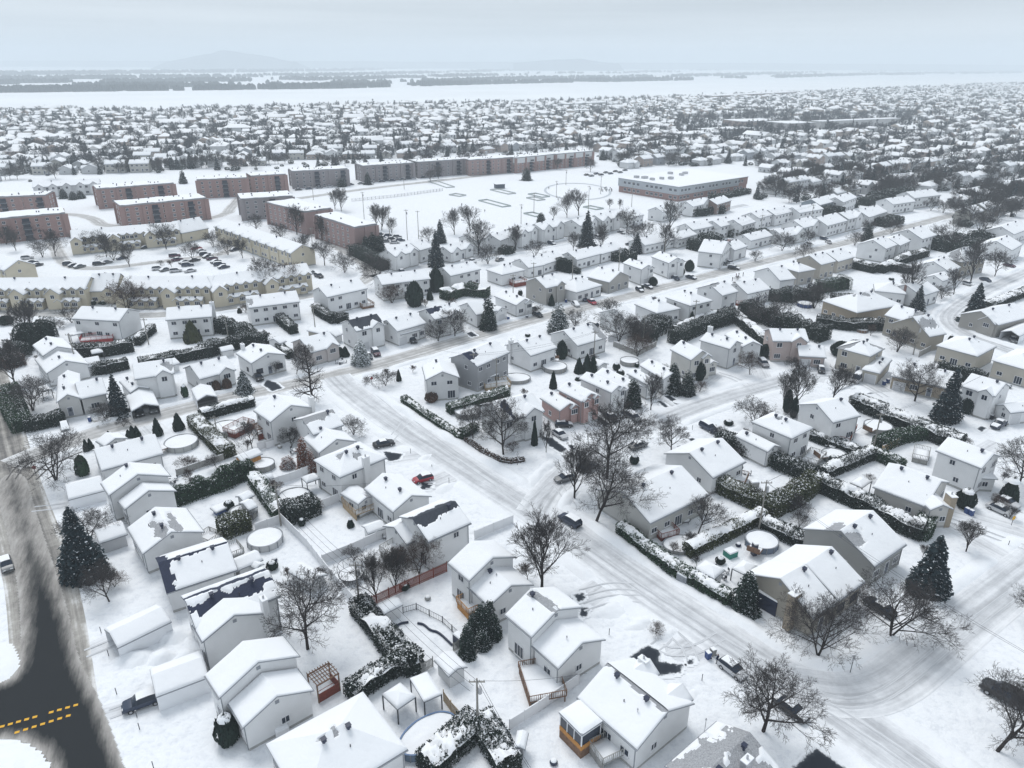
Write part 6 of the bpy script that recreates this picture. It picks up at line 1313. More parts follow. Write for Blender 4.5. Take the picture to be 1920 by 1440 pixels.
Hd('dark bushy hedge behind the corner house garden', [(842, 775), (880, 764), (920, 752), (950, 740)], 2.4, 2.4, HEDGEG, .3); Hd('big green hedge running from the pole to the hedge corner', [(674, 1142), (712, 1190), (750, 1232), (778, 1262)], 2.8, 2.6, HEDGE, .35, wob=.5)
Hd('snow-flecked hedge from the hedge corner down to the hipped roof', [(656, 1310), (700, 1282), (745, 1258), (785, 1250)], 2.4, 2.4, HEDGE, .5, wob=.5)
Hd('snow-laden hedge at the bottom edge, left arm of the V', [(800, 1450), (850, 1405), (893, 1362)], 3.2, 2.6, HEDGE, .72); Hd('snow-laden hedge at the bottom edge, right arm of the V', [(900, 1362), (930, 1405), (955, 1450)], 3.0, 2.6, HEDGE, .6)
Hd('row of rounded dark conifer bushes between two back yards', [(322, 948), (370, 930), (420, 912), (472, 890)], 3.4, 3.4, HEDGEG, .12, wob=.7, taper=.45); Hd('wide snow-topped hedge beside the large round pool', [(366, 796), (395, 826), (430, 858)], 3.0, 2.5, HEDGEY, .66)
Hd('dark hedge with a smooth snowy top beside the main street', [(378, 787), (430, 772), (476, 760)], 2.2, 2.4, HEDGE, .97); Hd('narrow snowy hedge on the left side of the small gazebo yard', [(478, 905), (500, 935), (528, 975)], 2.4, 2.4, HEDGEG, .72)
Hd('rounded dark bush beside the utility pole in the middle yards', [(535, 978), (560, 968), (592, 955)], 4.0, 3.2, HEDGE, .15, wob=.5); Hd('dark hedge along the left edge above the corner', [(18, 740), (28, 775), (46, 808)], 4.5, 3.0, HEDGEG, .1); Hd('square-cut dark hedge left of the steep-gabled house', [(50, 806), (85, 800), (120, 790)], 3.6, 2.8, HEDGE, .1)
Hd('yellow-green round bush beside the bungalow deck', [(412, 1003), (440, 996), (468, 988)], 3.6, 2.8, HEDGEY, .15, wob=.5); Hd('tall dark hedge wall under the duplex red stairs', [(136, 668), (195, 668), (250, 658)], 2.4, 3.6, HEDGE, .3)
Hd('short snowy hedge right of the red-stairs duplex', [(258, 648), (275, 632), (288, 622)], 2.0, 2.6, HEDGE, .65); Hd('long dark hedge behind the turret house and bungalow', [(264, 692), (330, 680), (400, 666)], 2.6, 3.2, HEDGE, .2); Hd('dark hedge behind the stepped white house', [(165, 702), (200, 700), (240, 690)], 2.2, 3.0, HEDGE, .3)
Hd('dark thicket hedge behind the modern black-framed house', [(382, 668), (430, 655), (500, 640)], 4.5, 3.2, HEDGE, .15, wob=.5); Hd('round dark thicket beside the wide-chimney duplex', [(410, 620), (440, 625), (470, 640)], 5, 3.5, HEDGE, .12, wob=.6); Hd('hedge dropping from the hip-ended duplex', [(518, 598), (535, 612), (552, 626)], 2.6, 3.0, HEDGE, .3)
Hd('snow-flecked hedge left of the brick-floored terrace', [(592, 585), (612, 598), (628, 606)], 2.6, 3.0, HEDGE, .35); Hd('short dark hedge behind the white shed', [(630, 606), (650, 600)], 2.2, 2.6, HEDGE, .3); Hd('diagonal snowy hedge between modern house and brick-front bungalow', [(500, 638), (520, 650), (545, 672)], 2.0, 2.0, HEDGE, .6)
Hd('huge smooth rounded hedge beside the pink-ended apartment block', [(662, 476), (690, 490), (722, 508)], 6, 4.6, leafmat('smooth_hedge', (.03, .042, .04), (.05, .065, .055), .2), 0, dens=14, wob=.1); Hd('dark square hedge behind the huge smooth one', [(690, 470), (718, 468)], 5, 6, HEDGE, .1)
Hd('dark hedge with flecked foliage behind the tall-window house', [(1262, 645), (1310, 622), (1374, 602)], 4, 4, HEDGE, .12); Hd('snow-topped hedge arm descending to the brick-front house', [(1376, 600), (1410, 628), (1450, 662)], 2.6, 3.2, HEDGE, .9)
Hd('snow-topped hedge parallel to the main street rear yards', [(1262, 628), (1310, 606), (1374, 590)], 2, 2.6, HEDGE, .9); Hd('massive dark hedge from the spreading tree to the brick-front house', [(1392, 592), (1440, 606), (1490, 622), (1545, 640)], 6, 4.5, HEDGE, .1, wob=.4)
Hd('dark hedge behind the tan two-storey lawn', [(1530, 610), (1590, 618), (1660, 618)], 3, 3.4, HEDGE, .3); Hd('snow-topped hedge crossing, left arm', [(1600, 503), (1640, 512)], 3, 3.4, HEDGE, .7); Hd('snow-topped long hedge of the hedged yards', [(1650, 512), (1700, 490), (1735, 480)], 3, 3.4, HEDGE, .8); Hd('snow-topped hedge of the hedged yards, farther arm', [(1655, 505), (1700, 512), (1740, 514)], 3, 3.2, HEDGE, .7)
Hd('dark thicket behind the taupe hipped house', [(1440, 560), (1480, 565), (1530, 560)], 6, 4.0, HEDGE, .12, wob=.8); Hd('green thicket between the taupe and brown-backed houses', [(1535, 548), (1585, 540)], 5, 4, HEDGEG, .15, wob=.4, dens=26); Hd('dark hedge mass behind two-chimney white house', [(832, 562), (870, 552), (915, 556)], 4.5, 3.4, HEDGEG, .2, wob=.7)
Hd('dark thicket behind the brown-backed house', [(1205, 640), (1230, 620), (1240, 612)], 6, 4, HEDGE, .1, wob=.6); Hd('rounded brown hedge at the left edge', [(5, 690), (40, 680)], 6, 3, HEDGEB, .1); Hd('tall dark columnar hedge near the left duplex', [(45, 660), (70, 640), (95, 628)], 5, 6, THUJA, .05, wob=.5, taper=.2)
Hd('dark thicket left of the stepped white house', [(20, 668), (50, 660)], 6, 3.5, HEDGE, .1, wob=.6); Hd('hedge in the far garden beside the small blue pool', [(1560, 598-30), (1600, 592-25)], 3.5, 3, HEDGE, .3); Hd('dark shrub line by the pale hip-roofed bungalow', [(1762, 698), (1790, 708), (1845, 722)], 3.2, 3.4, HEDGE, .15, wob=.8, taper=.4)
Hd('snow-topped hedge at the right edge above the taupe bungalow', [(1850, 582), (1885, 566), (1925, 552)], 3, 2.6, HEDGE, .8); Hd('cedar hedge row behind the gabled bungalows, upper middle', [(1036, 504), (1070, 512)], 2.4, 4.6, THUJA, .1, wob=.5); Hd('leafy thicket left of the cedar hedge row', [(1040, 500-6), (1085, 512+2)], 2, 2, HEDGE, .2)
Hd('tall snowy hedge boundary behind the cluttered yard', [(1160, 540), (1120, 548), (1060, 556)], 1.5, 1.4, HEDGEB, .5); Hd('hedge round the steep-chimneyed bungalow end', [(1720, 1010), (1735, 985)], 3, 2.6, HEDGEG, .4)
# ================================================================ single trees
rt_ = random.Random(9)
T = bare_tree
T('spreading bare tree on the corner lawn of the left road', (105, 900), 10.5, 'multi', 1.15, var=0); T('slim bare tree below the big snowy spruce', (205, 1128), 6, 'round', .95, var=1)
T('wide dark bare tree with a thick trunk behind the chimneyed house', (577, 1217), 11, 'round', 1.1, var=2); T('upright twiggy tree at the street in front of the split-level', (1016, 1103), 11.5, 'vase', 1.1, var=0)
T('tall bare tree nearer the moving dark car', (1118, 978), 12, 'round', 1.1, var=1); T('tallest bare tree on the corner, with long arching limbs', (1138, 897), 15, 'round', 1.1, var=2); T('smaller corner tree left of the two tall ones', (1077, 934), 9, 'vase', 1.1, var=2)
T('small rounded bare tree beside the two bare driveways', (1259, 850), 7, 'round', 1.1, var=0); T('rounded bare tree left of the hipped two-storey', (1413, 796), 7.2, 'multi', 1.2, var=1); T('bare garden tree on the red-deck lawn', (1309, 1000), 6.5, 'round', 1.05, var=1)
T('tall dark larch standing at the main street junction', (587, 752), 15, 'spire', 1.0, var=0); T('thin tree beside the trimmed green hedge end', (887, 822), 7, 'round', .9, var=1); T('large bare maple in front of the black and white corner house', (944, 852), 11, 'round', 1.0, var=0)
T('thin bare tree against the dark red fence, left', (706, 1128), 7.5, 'vase', .9, var=1); T('thin bare tree against the dark red fence, right', (741, 1112), 7.5, 'vase', .8, var=2); T('brownish shaggy tree before the dark-shingled house', (786, 1075), 7.5, 'multi', .9, var=0, red=True); T('brownish shrubby tree left of the shaggy one', (737, 1080), 6, 'multi', .9, var=1, red=True)
T('wide bare tree in front of the stone chimney', (1534, 1228), 10, 'multi', 1.05, var=2); T('wide bare tree over the dark sedan on the right', (1670, 1193), 11, 'multi', 1.1, var=1); T('bare street tree beside the black sedan with open doors', (1431, 1371), 10, 'round', 1.15, var=2)
T('bare tree at the lower right with a snowy foot', (1870, 1408), 9.5, 'round', 1.2, var=1); T('bare tree cut by the right edge', (1932, 1176), 6, 'round', 1.1, var=0); T('small bare tree on the brick-front lawn', (1811, 1034), 5, 'vase', 1.15, var=1); T('bare tree at the right edge beside the tall white house', (1912, 905), 9, 'round', 1.15, var=1)
T('pale bare tree beside the two columnar cedars', (1492, 762), 9.5, 'vase', 1.0, var=0); T('slim bare tree just left of the cedars pair', (1468, 766), 8, 'vase', .8, var=1); T('vase-shaped bare tree on the cul-de-sac corner', (1560, 753), 8.5, 'vase', 1.0, var=2); T('bare tree before the brick garage bungalow', (1715, 752), 9.5, 'round', 1.15, var=0)
T('leaning bare tree on the pine-side lawn', (587-20, 690), 6, 'round', 1.0, var=1); T('brown shrub tree at the orange shed garden', (547, 836), 5, 'multi', 1.0, var=1); T('bare tree in the red-deck pool yard', (473, 840), 6, 'round', .9, var=2); T('small twiggy tree beside the second shaped garden', (406, 878), 3, 'round', 1.0, var=1)
T('small bare shrub tree in front of the arched door', (200, 787), 4.5, 'multi', 1.4, var=0); T('bare tree behind the snowy spruce, darker and lower', (168, 1010), 6.5, 'multi', 1.3, var=1); T('bare shrub tree at the bare-shingled house front', (663, 815), 5, 'multi', 1.1, var=1)
T('dark bushy tree over the left corner hedge', (62, 770), 9, 'multi', 1.2, var=1); T('thin tree at the left edge over the hedge', (28, 720), 10, 'vase', 1.1, var=0); T('bare trio tree beside the dark columnar hedge', (50, 640), 11, 'vase', 1.0, var=2)
T('thin bare tree left of the duplex street', (60, 620), 9, 'vase', .8, var=1); T('rounded bare tree at the near corner of the townhouse street', (240, 586), 12, 'multi', 1.0, var=1, red=True); T('bare shrub tree beside the red-stairs duplex', (135, 605), 6, 'multi', 1.2, var=2)
T('bare street tree in front of the rising townhouse row', (499, 552), 12, 'round', 1.0, var=0); T('second bare tree in front of the rising townhouse row', (541, 544), 10, 'round', 1.1, var=1, red=True); T('bare tree on the lawn strip above the townhouse gable', (609, 498), 10, 'round', 1.0, var=2); T('rounded tree by the townhouse gable street', (646, 511), 9, 'multi', 1.1, var=0)
T('spreading bare tree beside the four-duplex corner', (714, 537), 11, 'round', 1.1, var=1); T('brown thicket tree beside the spreading one', (735, 568), 7, 'multi', 1.3, var=2, red=True); T('bare tree on the corner lawn with a weeping crown', (822, 640), 7, 'multi', 1.0, var=0); T('darker bare tree beside the weeping-crowned one', (853, 631), 8.5, 'round', 1.0, var=1)
T('rounded bare street tree near the four parked cars', (1140, 596), 7, 'multi', 1.2, var=2); T('two-stem shrub tree behind the rounded spruce', (1078, 612), 6, 'multi', 1.2, var=1); T('bare tree before the brown-backed house', (1160, 640), 10, 'multi', 1.1, var=0); T('second bare tree before the brown-backed house', (1190, 655), 8, 'round', 1.0, var=1)
T('bare garden tree among the shrubs by the low white house', (1195, 668), 7, 'multi', 1.1, var=2, red=True); T('pale birch in front of the low white house', (1220, 770), 8.5, 'vase', .75, var=1); T('thin young tree by the black corner house driveway', (1024, 848), 6.5, 'vase', .6, var=0)
T('wide-crowned tree in the snowy hedged garden', (1442, 612), 11, 'multi', 1.3, var=0); T('dark spreading tree by the blue pool garden', (1526, 578), 10, 'multi', 1.1, var=1); T('brown-leaved round tree before the tall-window house', (1406, 702), 6, 'round', 1.0, var=1, red=True); T('bare round tree on the tan house lawn', (1682, 660), 8, 'multi', 1.1, var=1)
T('tall slim tree beside the small spruce on the crescent', (1699, 568), 13, 'vase', .8, var=0); T('bare tree in front of the glazed porch', (1788, 552), 9, 'vase', .9, var=2); T('low spreading tree on the crescent lawn', (1765, 560), 5, 'multi', 1.4, var=0); T('tall bare tree behind the crescent', (1820, 528), 14, 'vase', .9, var=1)
T('bare tree beside the parked purple car', (1865, 518), 10, 'round', 1.0, var=2); T('bare tree by the brick-front house driveway', (1484, 692), 4, 'multi', 1.0, var=1); T('small bare tree with low twigs in the weeping garden', (517, 640+60), 4, 'multi', 1.2, var=2); T('small shrub tree at the corner house hedge end', (723, 723), 4.5, 'multi', 1.3, var=0)
T('small bare tree in the narrow-bungalow front garden', (1009, 594), 3.5, 'round', 1.1, var=1); T('bare tree beside the open carport garden', (556, 702), 4.5, 'round', 1.0, var=1); T('dark tree behind the second row, by the townhouse rise', (1127, 548-70), 12, 'vase', .8, var=1)
TL = [((80, 482), 9, 'multi'), ((104, 480), 10, 'vase'), ((150, 462), 8, 'multi'), ((178, 472), 10, 'multi'), ((200, 482), 9, 'vase'), ((213, 488), 10, 'multi'), ((243, 500), 8, 'vase'), ((312, 467), 11, 'round'), ((362, 492), 8, 'round'), ((400, 464), 8, 'multi'), ((428, 478), 8, 'multi'), ((455, 484), 8, 'vase'),
 ((12, 458), 9, 'multi'), ((68, 448), 9, 'multi'), ((30, 470), 8, 'vase'), ((480, 436), 8, 'round'), ((530, 456), 9, 'round'), ((567, 482), 9, 'vase'), ((557, 440), 12, 'vase'), ((604, 452), 10, 'vase'), ((628, 392), 10, 'vase'), ((640, 396), 11, 'vase'), ((706, 430), 11, 'vase'), ((716, 432), 11, 'vase'), ((735, 440), 7, 'vase'),
 ((852, 440), 11, 'vase'), ((882, 434), 12, 'vase'), ((897, 478), 13, 'vase'), ((804, 452), 7, 'multi'), ((915, 495), 9, 'multi'), ((1038, 412), 6, 'vase'), ((1063, 408), 11, 'vase'), ((1085, 404), 13, 'vase'), ((1143, 392), 5, 'vase'), ((1162, 392), 5, 'vase'), ((1175, 437), 11, 'round'), ((1255, 434), 13, 'vase'), ((1245, 472), 11, 'vase'),
 ((1190, 452), 9, 'multi'), ((1210, 445), 8, 'multi'), ((967, 470), 10, 'vase'), ((1003, 482), 8, 'multi'), ((1075, 470), 7, 'vase'), ((1090, 480), 5, 'multi'), ((1300, 398), 8, 'multi'), ((1416, 490), 5, 'multi'), ((1507, 484), 7, 'multi'), ((1514, 462), 7, 'round'), ((1466, 470), 9, 'multi'), ((1602, 460), 7, 'multi'), ((1625, 440), 7, 'round'),
 ((1670, 440), 8, 'multi'), ((1790, 440), 9, 'multi'), ((1838, 440), 13, 'multi'), ((1780, 470), 9, 'multi'), ((1755, 455), 9, 'multi'), ((1745, 395), 8, 'multi'), ((1768, 400), 8, 'multi'), ((822, 340-5), 9, 'round'), ((807, 342), 8, 'round'), ((1107, 322), 9, 'round'), ((1003, 320), 6, 'multi'), ((1044, 318), 8, 'vase'), ((740, 350-30), 7, 'multi')]
for i, (p, h_, f_) in enumerate(TL):
    z_ = 'in the courtyard of the cream townhouses' if p[0] < 470 and p[1] > 445 else 'near the brick apartment blocks' if p[0] < 760 else 'along the edges of the park' if p[1] < 345 else 'on the second street under the park' if p[0] < 1330 else 'along the upper main street'
    T('leafless tree standing '+z_, p, h_, f_, 1.0, 'leafless trees '+z_, var=i)
C = conifer
RC = random.Random(77)
for p, h_, r_, lb in [((641, 350), 6, 3.4, 'dark bushy conifer at the foot of the long plain block'), ((690, 346), 8, 3, 'bushy conifer between two long plain blocks'), ((987, 338), 9, 4.2, 'broad lone conifer on the park by the red blocks'), ((1014, 420), 6, 3, 'round dark conifer above the twin-gabled row'), ((1130, 300), 9, 3.4, 'dark conifer right of the white-topped brick blocks'), ((1625, 453), 9, 3, 'dark conifer at the main street kerb, upper right'), ((687, 476), 8, 2.6, 'first conifer behind the huge smooth hedge'), ((700, 474), 9, 2.8, 'second conifer behind the huge smooth hedge'), ((713, 474), 8, 2.8, 'third conifer behind the huge smooth hedge'), ((120, 372), 6, 3, 'left clipped bush by the far left apartment road'), ((138, 374), 5, 3, 'middle clipped bush by the far left apartment road'), ((152, 372), 5, 3, 'right clipped bush by the far left apartment road'), ((344, 344), 9, 3, 'conifer between the two middle brick blocks')]:
    C(lb, p, h_, r_, THUJA, var=int(p[0]), shape=.5)
for i, (p, q, w_, h_) in enumerate([((1285, 398), (1315, 406), 9, 4), ((1318, 394), (1345, 402), 9, 4), ((1370, 440), (1440, 450), 12, 4), ((1300, 470), (1340, 462), 8, 5), ((1335, 385-10), (1400, 362), 6, 2.5), ((1560, 395), (1600, 388), 6, 3), ((1615, 385), (1650, 378), 8, 4), ((1650, 378), (1700, 368), 8, 5), ((1545, 408), (1570, 400), 8, 4), ((1650, 425), (1680, 418), 7, 4), ((1755, 470), (1800, 462), 8, 5), ((1800, 478), (1840, 470), 8, 5), ((940, 478), (960, 474), 4, 3), ((1150, 486), (1190, 490), 7, 4), ((1830, 455), (1870, 446), 8, 4)]):
    hedge(['black clipped hedge under the school, left', 'black clipped hedge under the school, right', 'dark hedge yard beside the stepped white house', 'bushy dark hedge beside the lone tall white house', 'low dark planting along the school front', 'dark hedge right of the blue-grey two-storey', 'dark hedge under the cupola house, left part', 'dark hedge under the cupola house, right part', 'dark bushes between hip-roofed and steep-roofed houses', 'dark bushes by the upper main street bend', 'dark thicket above the hedged yards', 'dark thicket behind the gabled crescent house', 'dark street hedge by the second street', 'low bushes round the middle dark conifer', 'dark hedge at the upper right gardens'][i], [p, q], w_, h_, HEDGE, .15, dens=10, leaf=.4, wob=.5)
C('snow-dusted blue spruce beside the double carport tent', (225, 778), 10.5, 2.7, SPRUCE, var=0); C('very large snowy blue spruce on the left road lawn', (160, 1076), 12.8, 3.5, SPRUCE, var=1, n=4200, size=.28); C('tall dark spruce on the right-hand lawn', (1772, 786), 13, 3.6, SPRUCE, var=2, n=4200, size=.28)
C('broad spruce standing inside the crescent bend', (1822, 603), 13, 4.0, SPRUCE, var=0, n=3600); C('medium spruce behind the steep taupe roofs', (1718, 583), 9, 2.6, SPRUCE, var=1); C('spruce standing right of the taupe corner house', (1738, 1108), 10.5, 3.3, SPRUCE, var=2, n=3600)
C('two-stemmed blue-green cedar at the mid street hedge end', (1396, 1142), 7, 2.2, THUJA, var=0, shape=.45); C('tall slender spruce at the first cross street', (818, 500), 15, 3.4, SPRUCE, var=1); C('shorter spruce just above the tall slender one', (826, 455), 11, 3.2, SPRUCE, var=2); C('tall broad conifer among the twin-gabled row', (1100, 461), 16, 4.6, SPRUCE, var=0)
C('dark conifer in the middle gardens', (1193, 474), 9, 3.2, SPRUCE, var=1); C('snow-speckled conical cedar before the single-garage house', (916, 617), 11, 2.9, THUJA, var=2, shape=.6); C('rounded snow-banded spruce on the main street verge', (1046, 624), 9.5, 3.2, SPRUCEL, var=1, shape=.4)
C('cone-shaped cedar, left of the pair before the low white house', (1260, 735), 8, 2.6, THUJA, var=0, shape=.5); C('rounded cedar, right of the pair before the low white house', (1287, 739), 6.5, 2.1, THUJA, var=1, shape=.4); C('leaning cedar with visible trunk before the brick-base house', (1185, 762), 7.5, 2.4, THUJA, var=2, shape=.5)
C('little snowy spruce beside the four-part window', (459, 735), 6, 2.5, SPRUCEL, var=0); C('pale feathery pine near the purple car', (677, 682), 7, 2.6, leafmat('pine_needles', (.03, .055, .045), (.10, .14, .12), .35), var=1, shape=.5, name='pine_tree'); C('small dark spruce behind the big low hip roof', (1586, 600), 7, 2.0, SPRUCE, var=1)
C('tall reddish cedar in the orange-shed garden', (571, 880), 7.5, 1.6, REDTH, var=0, shape=.35, name='cedar'); C('shorter reddish cedar at the tall one\'s right', (584, 884), 5.2, 1.2, REDTH, var=1, shape=.35, name='cedar'); C('brown shrub row plant left of the reddish cedars', (540, 876), 2.5, 1.6, REDTH, var=2, shape=.3, name='shrub', cat='shrub')
for i, (p, h, r) in enumerate([((876, 1228), 5.6, 1.3), ((888, 1195), 4.6, 1.2), ((905, 1196), 6.5, 1.6), ((918, 1180), 5.4, 1.3), ((926, 1196), 4.4, 1.2), ((905, 1212), 3.0, 1.4)]):
    C(['lowest cedar of the dark clump by the split-level', 'cedar at the upper left of the dark clump by the split-level', 'tallest cedar in the middle of the dark clump by the split-level', 'cedar at the upper right of the dark clump by the split-level', 'rightmost cedar of the dark clump by the split-level', 'low rounded cedar in front of the dark clump by the split-level'][i], p, h, r, THUJA, var=i, shape=.45, name='cedar')
S = shrub
S('fat round cedar with a snow cap beside the front of the lower left house', (429, 1390), 4.2, 1.35, THUJA, 'egg', cap=1); S('slim columnar cedar before the black and white house', (1002, 834), 5.6, .75, THUJA, 'cone'); S('brown leafless shrub ball beside the corner house', (809, 753), 2.4, 1.5, HEDGEB, 'ball')
S('left columnar cedar behind the white two-storey', (1475, 772), 5.5, 1.0, THUJA, 'egg'); S('right columnar cedar behind the white two-storey', (1487, 782), 4.8, .9, THUJA, 'egg'); S('snow-capped conical cedar near the two white cars', (1890, 938), 4.6, 1.7, THUJA, 'cone', cap=1); S('big round cedar beside the brick front window', (1808, 950), 3.6, 1.7, THUJA, 'egg', cap=1)
S('left one of the two shaped brown-green shrubs', (407, 732), 2.6, 1.0, HEDGEB, 'egg'); S('right one of the two shaped brown-green shrubs', (427, 730), 2.9, 1.1, HEDGEB, 'egg'); S('narrow green cedar before the turret house', (348, 744), 3.2, .8, HEDGEG, 'egg', cap=1); S('rounded green shrub at the brick-front bungalow corner', (638, 668), 2.6, 1.2, THUJA, 'egg')
S('snowy shrub ball at the left edge of the townhouse street', (12, 608), 2.6, 2.2, THUJA, 'ball'); S('tall clipped cedar by the duplex terrace', (362, 640), 6, 2.6, HEDGEY, 'cone'); S('tall narrow cedar at the small rounded hedge by black corner', (1008-260, 714), 3.0, .7, THUJA, 'cone')
for i, (p, h, r, sh) in enumerate([((163, 845), 2.6, .7, 'cone'), ((171, 842), 2.4, .7, 'cone'), ((206, 826), 2.2, .8, 'cone'), ((213, 823), 1.6, .6, 'cone'), ((242, 820), 1.8, .7, 'cone'), ((250, 819), 2.6, .9, 'cone'), ((258, 818), 2.4, .8, 'cone'), ((297, 816), 4.0, 1.1, 'cone'), ((336, 805), 3.8, 1.3, 'cone')]):
    S(['first small cone cedar behind the corner house, counted from the left road', 'second small cone cedar from the left road', 'third small cone cedar from the left road, beside the front gable', 'lowest little cedar right of the front gable', 'little cedar left of the vent on the corner house', 'little cedar in the middle of the three by the corner house ridge', 'little cedar at the right of the three by the corner house ridge', 'tall cone cedar at the right end of the corner house', 'big cone cedar at the snowy hedge start'][i], p, h, r, THUJA, sh, var=i)
S('narrow green hedge shrub on the left end of the corner house', (157, 890), 4.2, 1.2, HEDGEG, 'egg')
for i, (p, h, r) in enumerate([((1085, 699), 4, 1.3), ((1100, 699), 5, 1.4), ((1112, 698), 4.4, 1.3), ((1037, 728), 4.4, 1.0), ((1053, 672), 5, 1.5), ((1343, 607), 4.2, 1.2), ((1296, 608), 4, 1.2), ((1034, 573), 3.8, 1.1), ((778, 573), 8, 2.8), ((806, 562), 4, 1.2), ((818, 546), 8, 2.6), ((648, 668), 2.8, 1.2), ((1310, 712), 5.2, 1.5), ((1435, 668), 3.4, 2.2), ((1118, 543), 3, 1), ((1127, 541), 3, 1), ((1224, 535), 3, 1.6), ((1276, 516), 3.2, 1.5), ((1292, 508), 4.2, 1.8), ((868, 536), 4, 1.4), ((1812, 773), 4, 1.7), ((1575, 736-70), 4, 2.6)]):
    S(['lone cedar left of the small pair by the tiny shed', 'taller cedar of the small pair by the tiny shed', 'cedar at the tiny shed wall', 'single cone cedar on the snowy lawn above the pink houses', 'dark shrub beside the white stair of the cross-gable house', 'cone cedar near the blue above-ground pool', 'cone cedar left of the one near the blue pool', 'cone cedar beside the grey twin-gable house', 'large dark evergreen left of the two-chimney house', 'slim evergreen under the duplex balcony', 'dark evergreen against the two-chimney house', 'shrub ball at the corner of the black-shingled house', 'dense cedar at the beige gabled entrance', 'green bush beside the tall-window house driveway', 'left small cedar at the gabled bungalow door', 'right small cedar at the gabled bungalow door', 'dark shrub beside the garage of the tall white house', 'left clipped hedge column of the arched-window house', 'right clipped hedge column of the arched-window house', 'thin cypress by the two-chimney house', 'round blue-green shrub at the half-timbered house', 'large rounded green tree shrub beside the tan house'][i], p, h, r, THUJA, 'cone' if r < 1.5 else 'egg', var=i)
for i in range(34):
    x = 12+i*16.7+rt_.uniform(-4, 4); y = 572-max(0, x-400)*.19+rt_.uniform(-3, 3); S('snow-capped bush in the front garden strip of the cream townhouses', (x, y), rt_.uniform(.9, 1.6), rt_.uniform(.9, 1.8), THUJA, 'ball', 'shrub', 'front bushes of the cream townhouses', i, cap=1)
# ================================================================ vehicles
DK, DB, WH, GY, RD, PU = (.02, .022, .028), (.02, .035, .07), (.55, .56, .58), (.16, .17, .18), (.36, .02, .04), (.07, .015, .04)
K = car
K('dark blue SUV driving along the mid street', (1068, 981), (1048, 969), 'suv', DB, 1); K('white car with an open hatch, someone standing behind it', (1373, 1260), (1402, 1282), 'hatch', WH, 1); K('black sedan with snowy bonnet beside the bare street tree', (1482, 1334), (1520, 1362), 'sedan', DK, 2)
K('black car cut by the lower right corner behind the bare tree', (1880, 1308), (1830, 1282), 'suv', DK, 0, k=1.15); K('dark sedan parked at the taupe corner house under a bare tree', (1648, 1144), (1618, 1124), 'sedan', DK, 1, k=1.05); K('dark SUV at the mouth of the tarpaulin shelter, lower left', (268, 1322), (246, 1330), 'suv', DB, 1)
K('white-roofed car at the left picture edge', (14, 1064), (20, 1085), 'hatch', GY, 1); K('dark car in the left bay of the double carport tent', (262, 777), (266, 790), 'suv', DK, 1); K('silver SUV in the right bay of the double carport tent', (288, 771), (292, 784), 'suv', GY, 1)
K('snow-covered white car beside the square-cut hedge', (122, 803), (126, 815), 'sedan', WH, 3); K('red car on the driveway above the screened-porch house', (793, 902), (770, 908), 'hatch', RD, 1); K('dark car half hidden behind the bare-shingled roof', (720, 836), (740, 832), 'sedan', DK, 1)
K('black SUV on the bare driveway by the little snowy spruce', (484, 711), (498, 724), 'suv', DK, 0); K('dark minivan in front of the white house with roof dormer', (772, 641), (788, 652), 'suv', DK, 1); K('dark purple car next to the pale pine', (705, 665), (714, 676), 'suv', PU, 1); K('dark blue car behind the pale pine', (690, 671), (698, 680), 'sedan', DB, 1)
K('white sedan on the rutted drive of the black and white house', (1049, 818), (1064, 828), 'sedan', WH, 1); K('snow-capped dark car near the pink bungalow wall', (1057, 800), (1070, 800), 'hatch', DK, 2); K('dark sedan under the big corner tree, nearer the pink houses', (1145, 786), (1160, 796), 'sedan', DK, 1); K('grey-blue SUV on the drive of the brick-base house', (1187, 787), (1204, 798), 'suv', GY, 1)
K('grey snow-dusted sedan on the corner drive right of the tallest tree', (1196, 839), (1215, 832), 'sedan', GY, 1); K('black sedan crossing the corner behind the bare branches', (1103, 880), (1120, 874), 'suv', DK, 0); K('grey car half behind the smaller corner tree', (1060, 900), (1045, 904), 'sedan', GY, 1); K('blue SUV parked by the snow mound on the court', (1328, 806), (1346, 816), 'suv', DB, 1)
K('silver SUV parked before the tall-window house', (1431, 685), (1440, 694), 'suv', (.3, .3, .32), 1); K('dark hatchback at the brick-front house garage', (1539, 697), (1542, 708), 'hatch', DK, 1); K('white camper van in front of the tan double garage', (1606, 716), (1596, 724), 'van', WH, 2, cat='van', name='parked_van'); K('dark blue pickup truck with snow on its bed near the half-timbered house', (1872, 800), (1858, 808), 'pickup', DB, 2, cat='pickup', name='pickup_truck')
K('white sedan, nearer one of two by the brick front house', (1874, 960), (1900, 972), 'sedan', WH, 1); K('white sedan, farther one behind its twin near the conical cedar', (1885, 945), (1908, 956), 'sedan', (.6, .6, .62), 1)
K('black hatchback, leftmost of four on the main street drive', (1075, 563), (1084, 570), 'sedan', DK, 1); K('snow-covered car, nearest of four on the main street drive', (1079, 573), (1088, 580), 'sedan', WH, 3); K('dark blue car behind the red one on the main street drive', (1094, 563), (1102, 569), 'sedan', DB, 1); K('red car, rightmost of four on the main street drive', (1110, 569), (1120, 575), 'sedan', RD, 1)
K('dark sedan on the garage drive of the arched-window house', (1266, 524), (1276, 529), 'sedan', DB, 1); K('dark car half buried by the snow heap', (1199, 546), (1206, 550), 'hatch', DK, 2); K('dark snow-topped car at the lone tall white house', (1355, 498), (1365, 503), 'suv', DK, 1); K('snowy car next to the one at the lone tall white house', (1368, 495), (1378, 500), 'sedan', WH, 2)
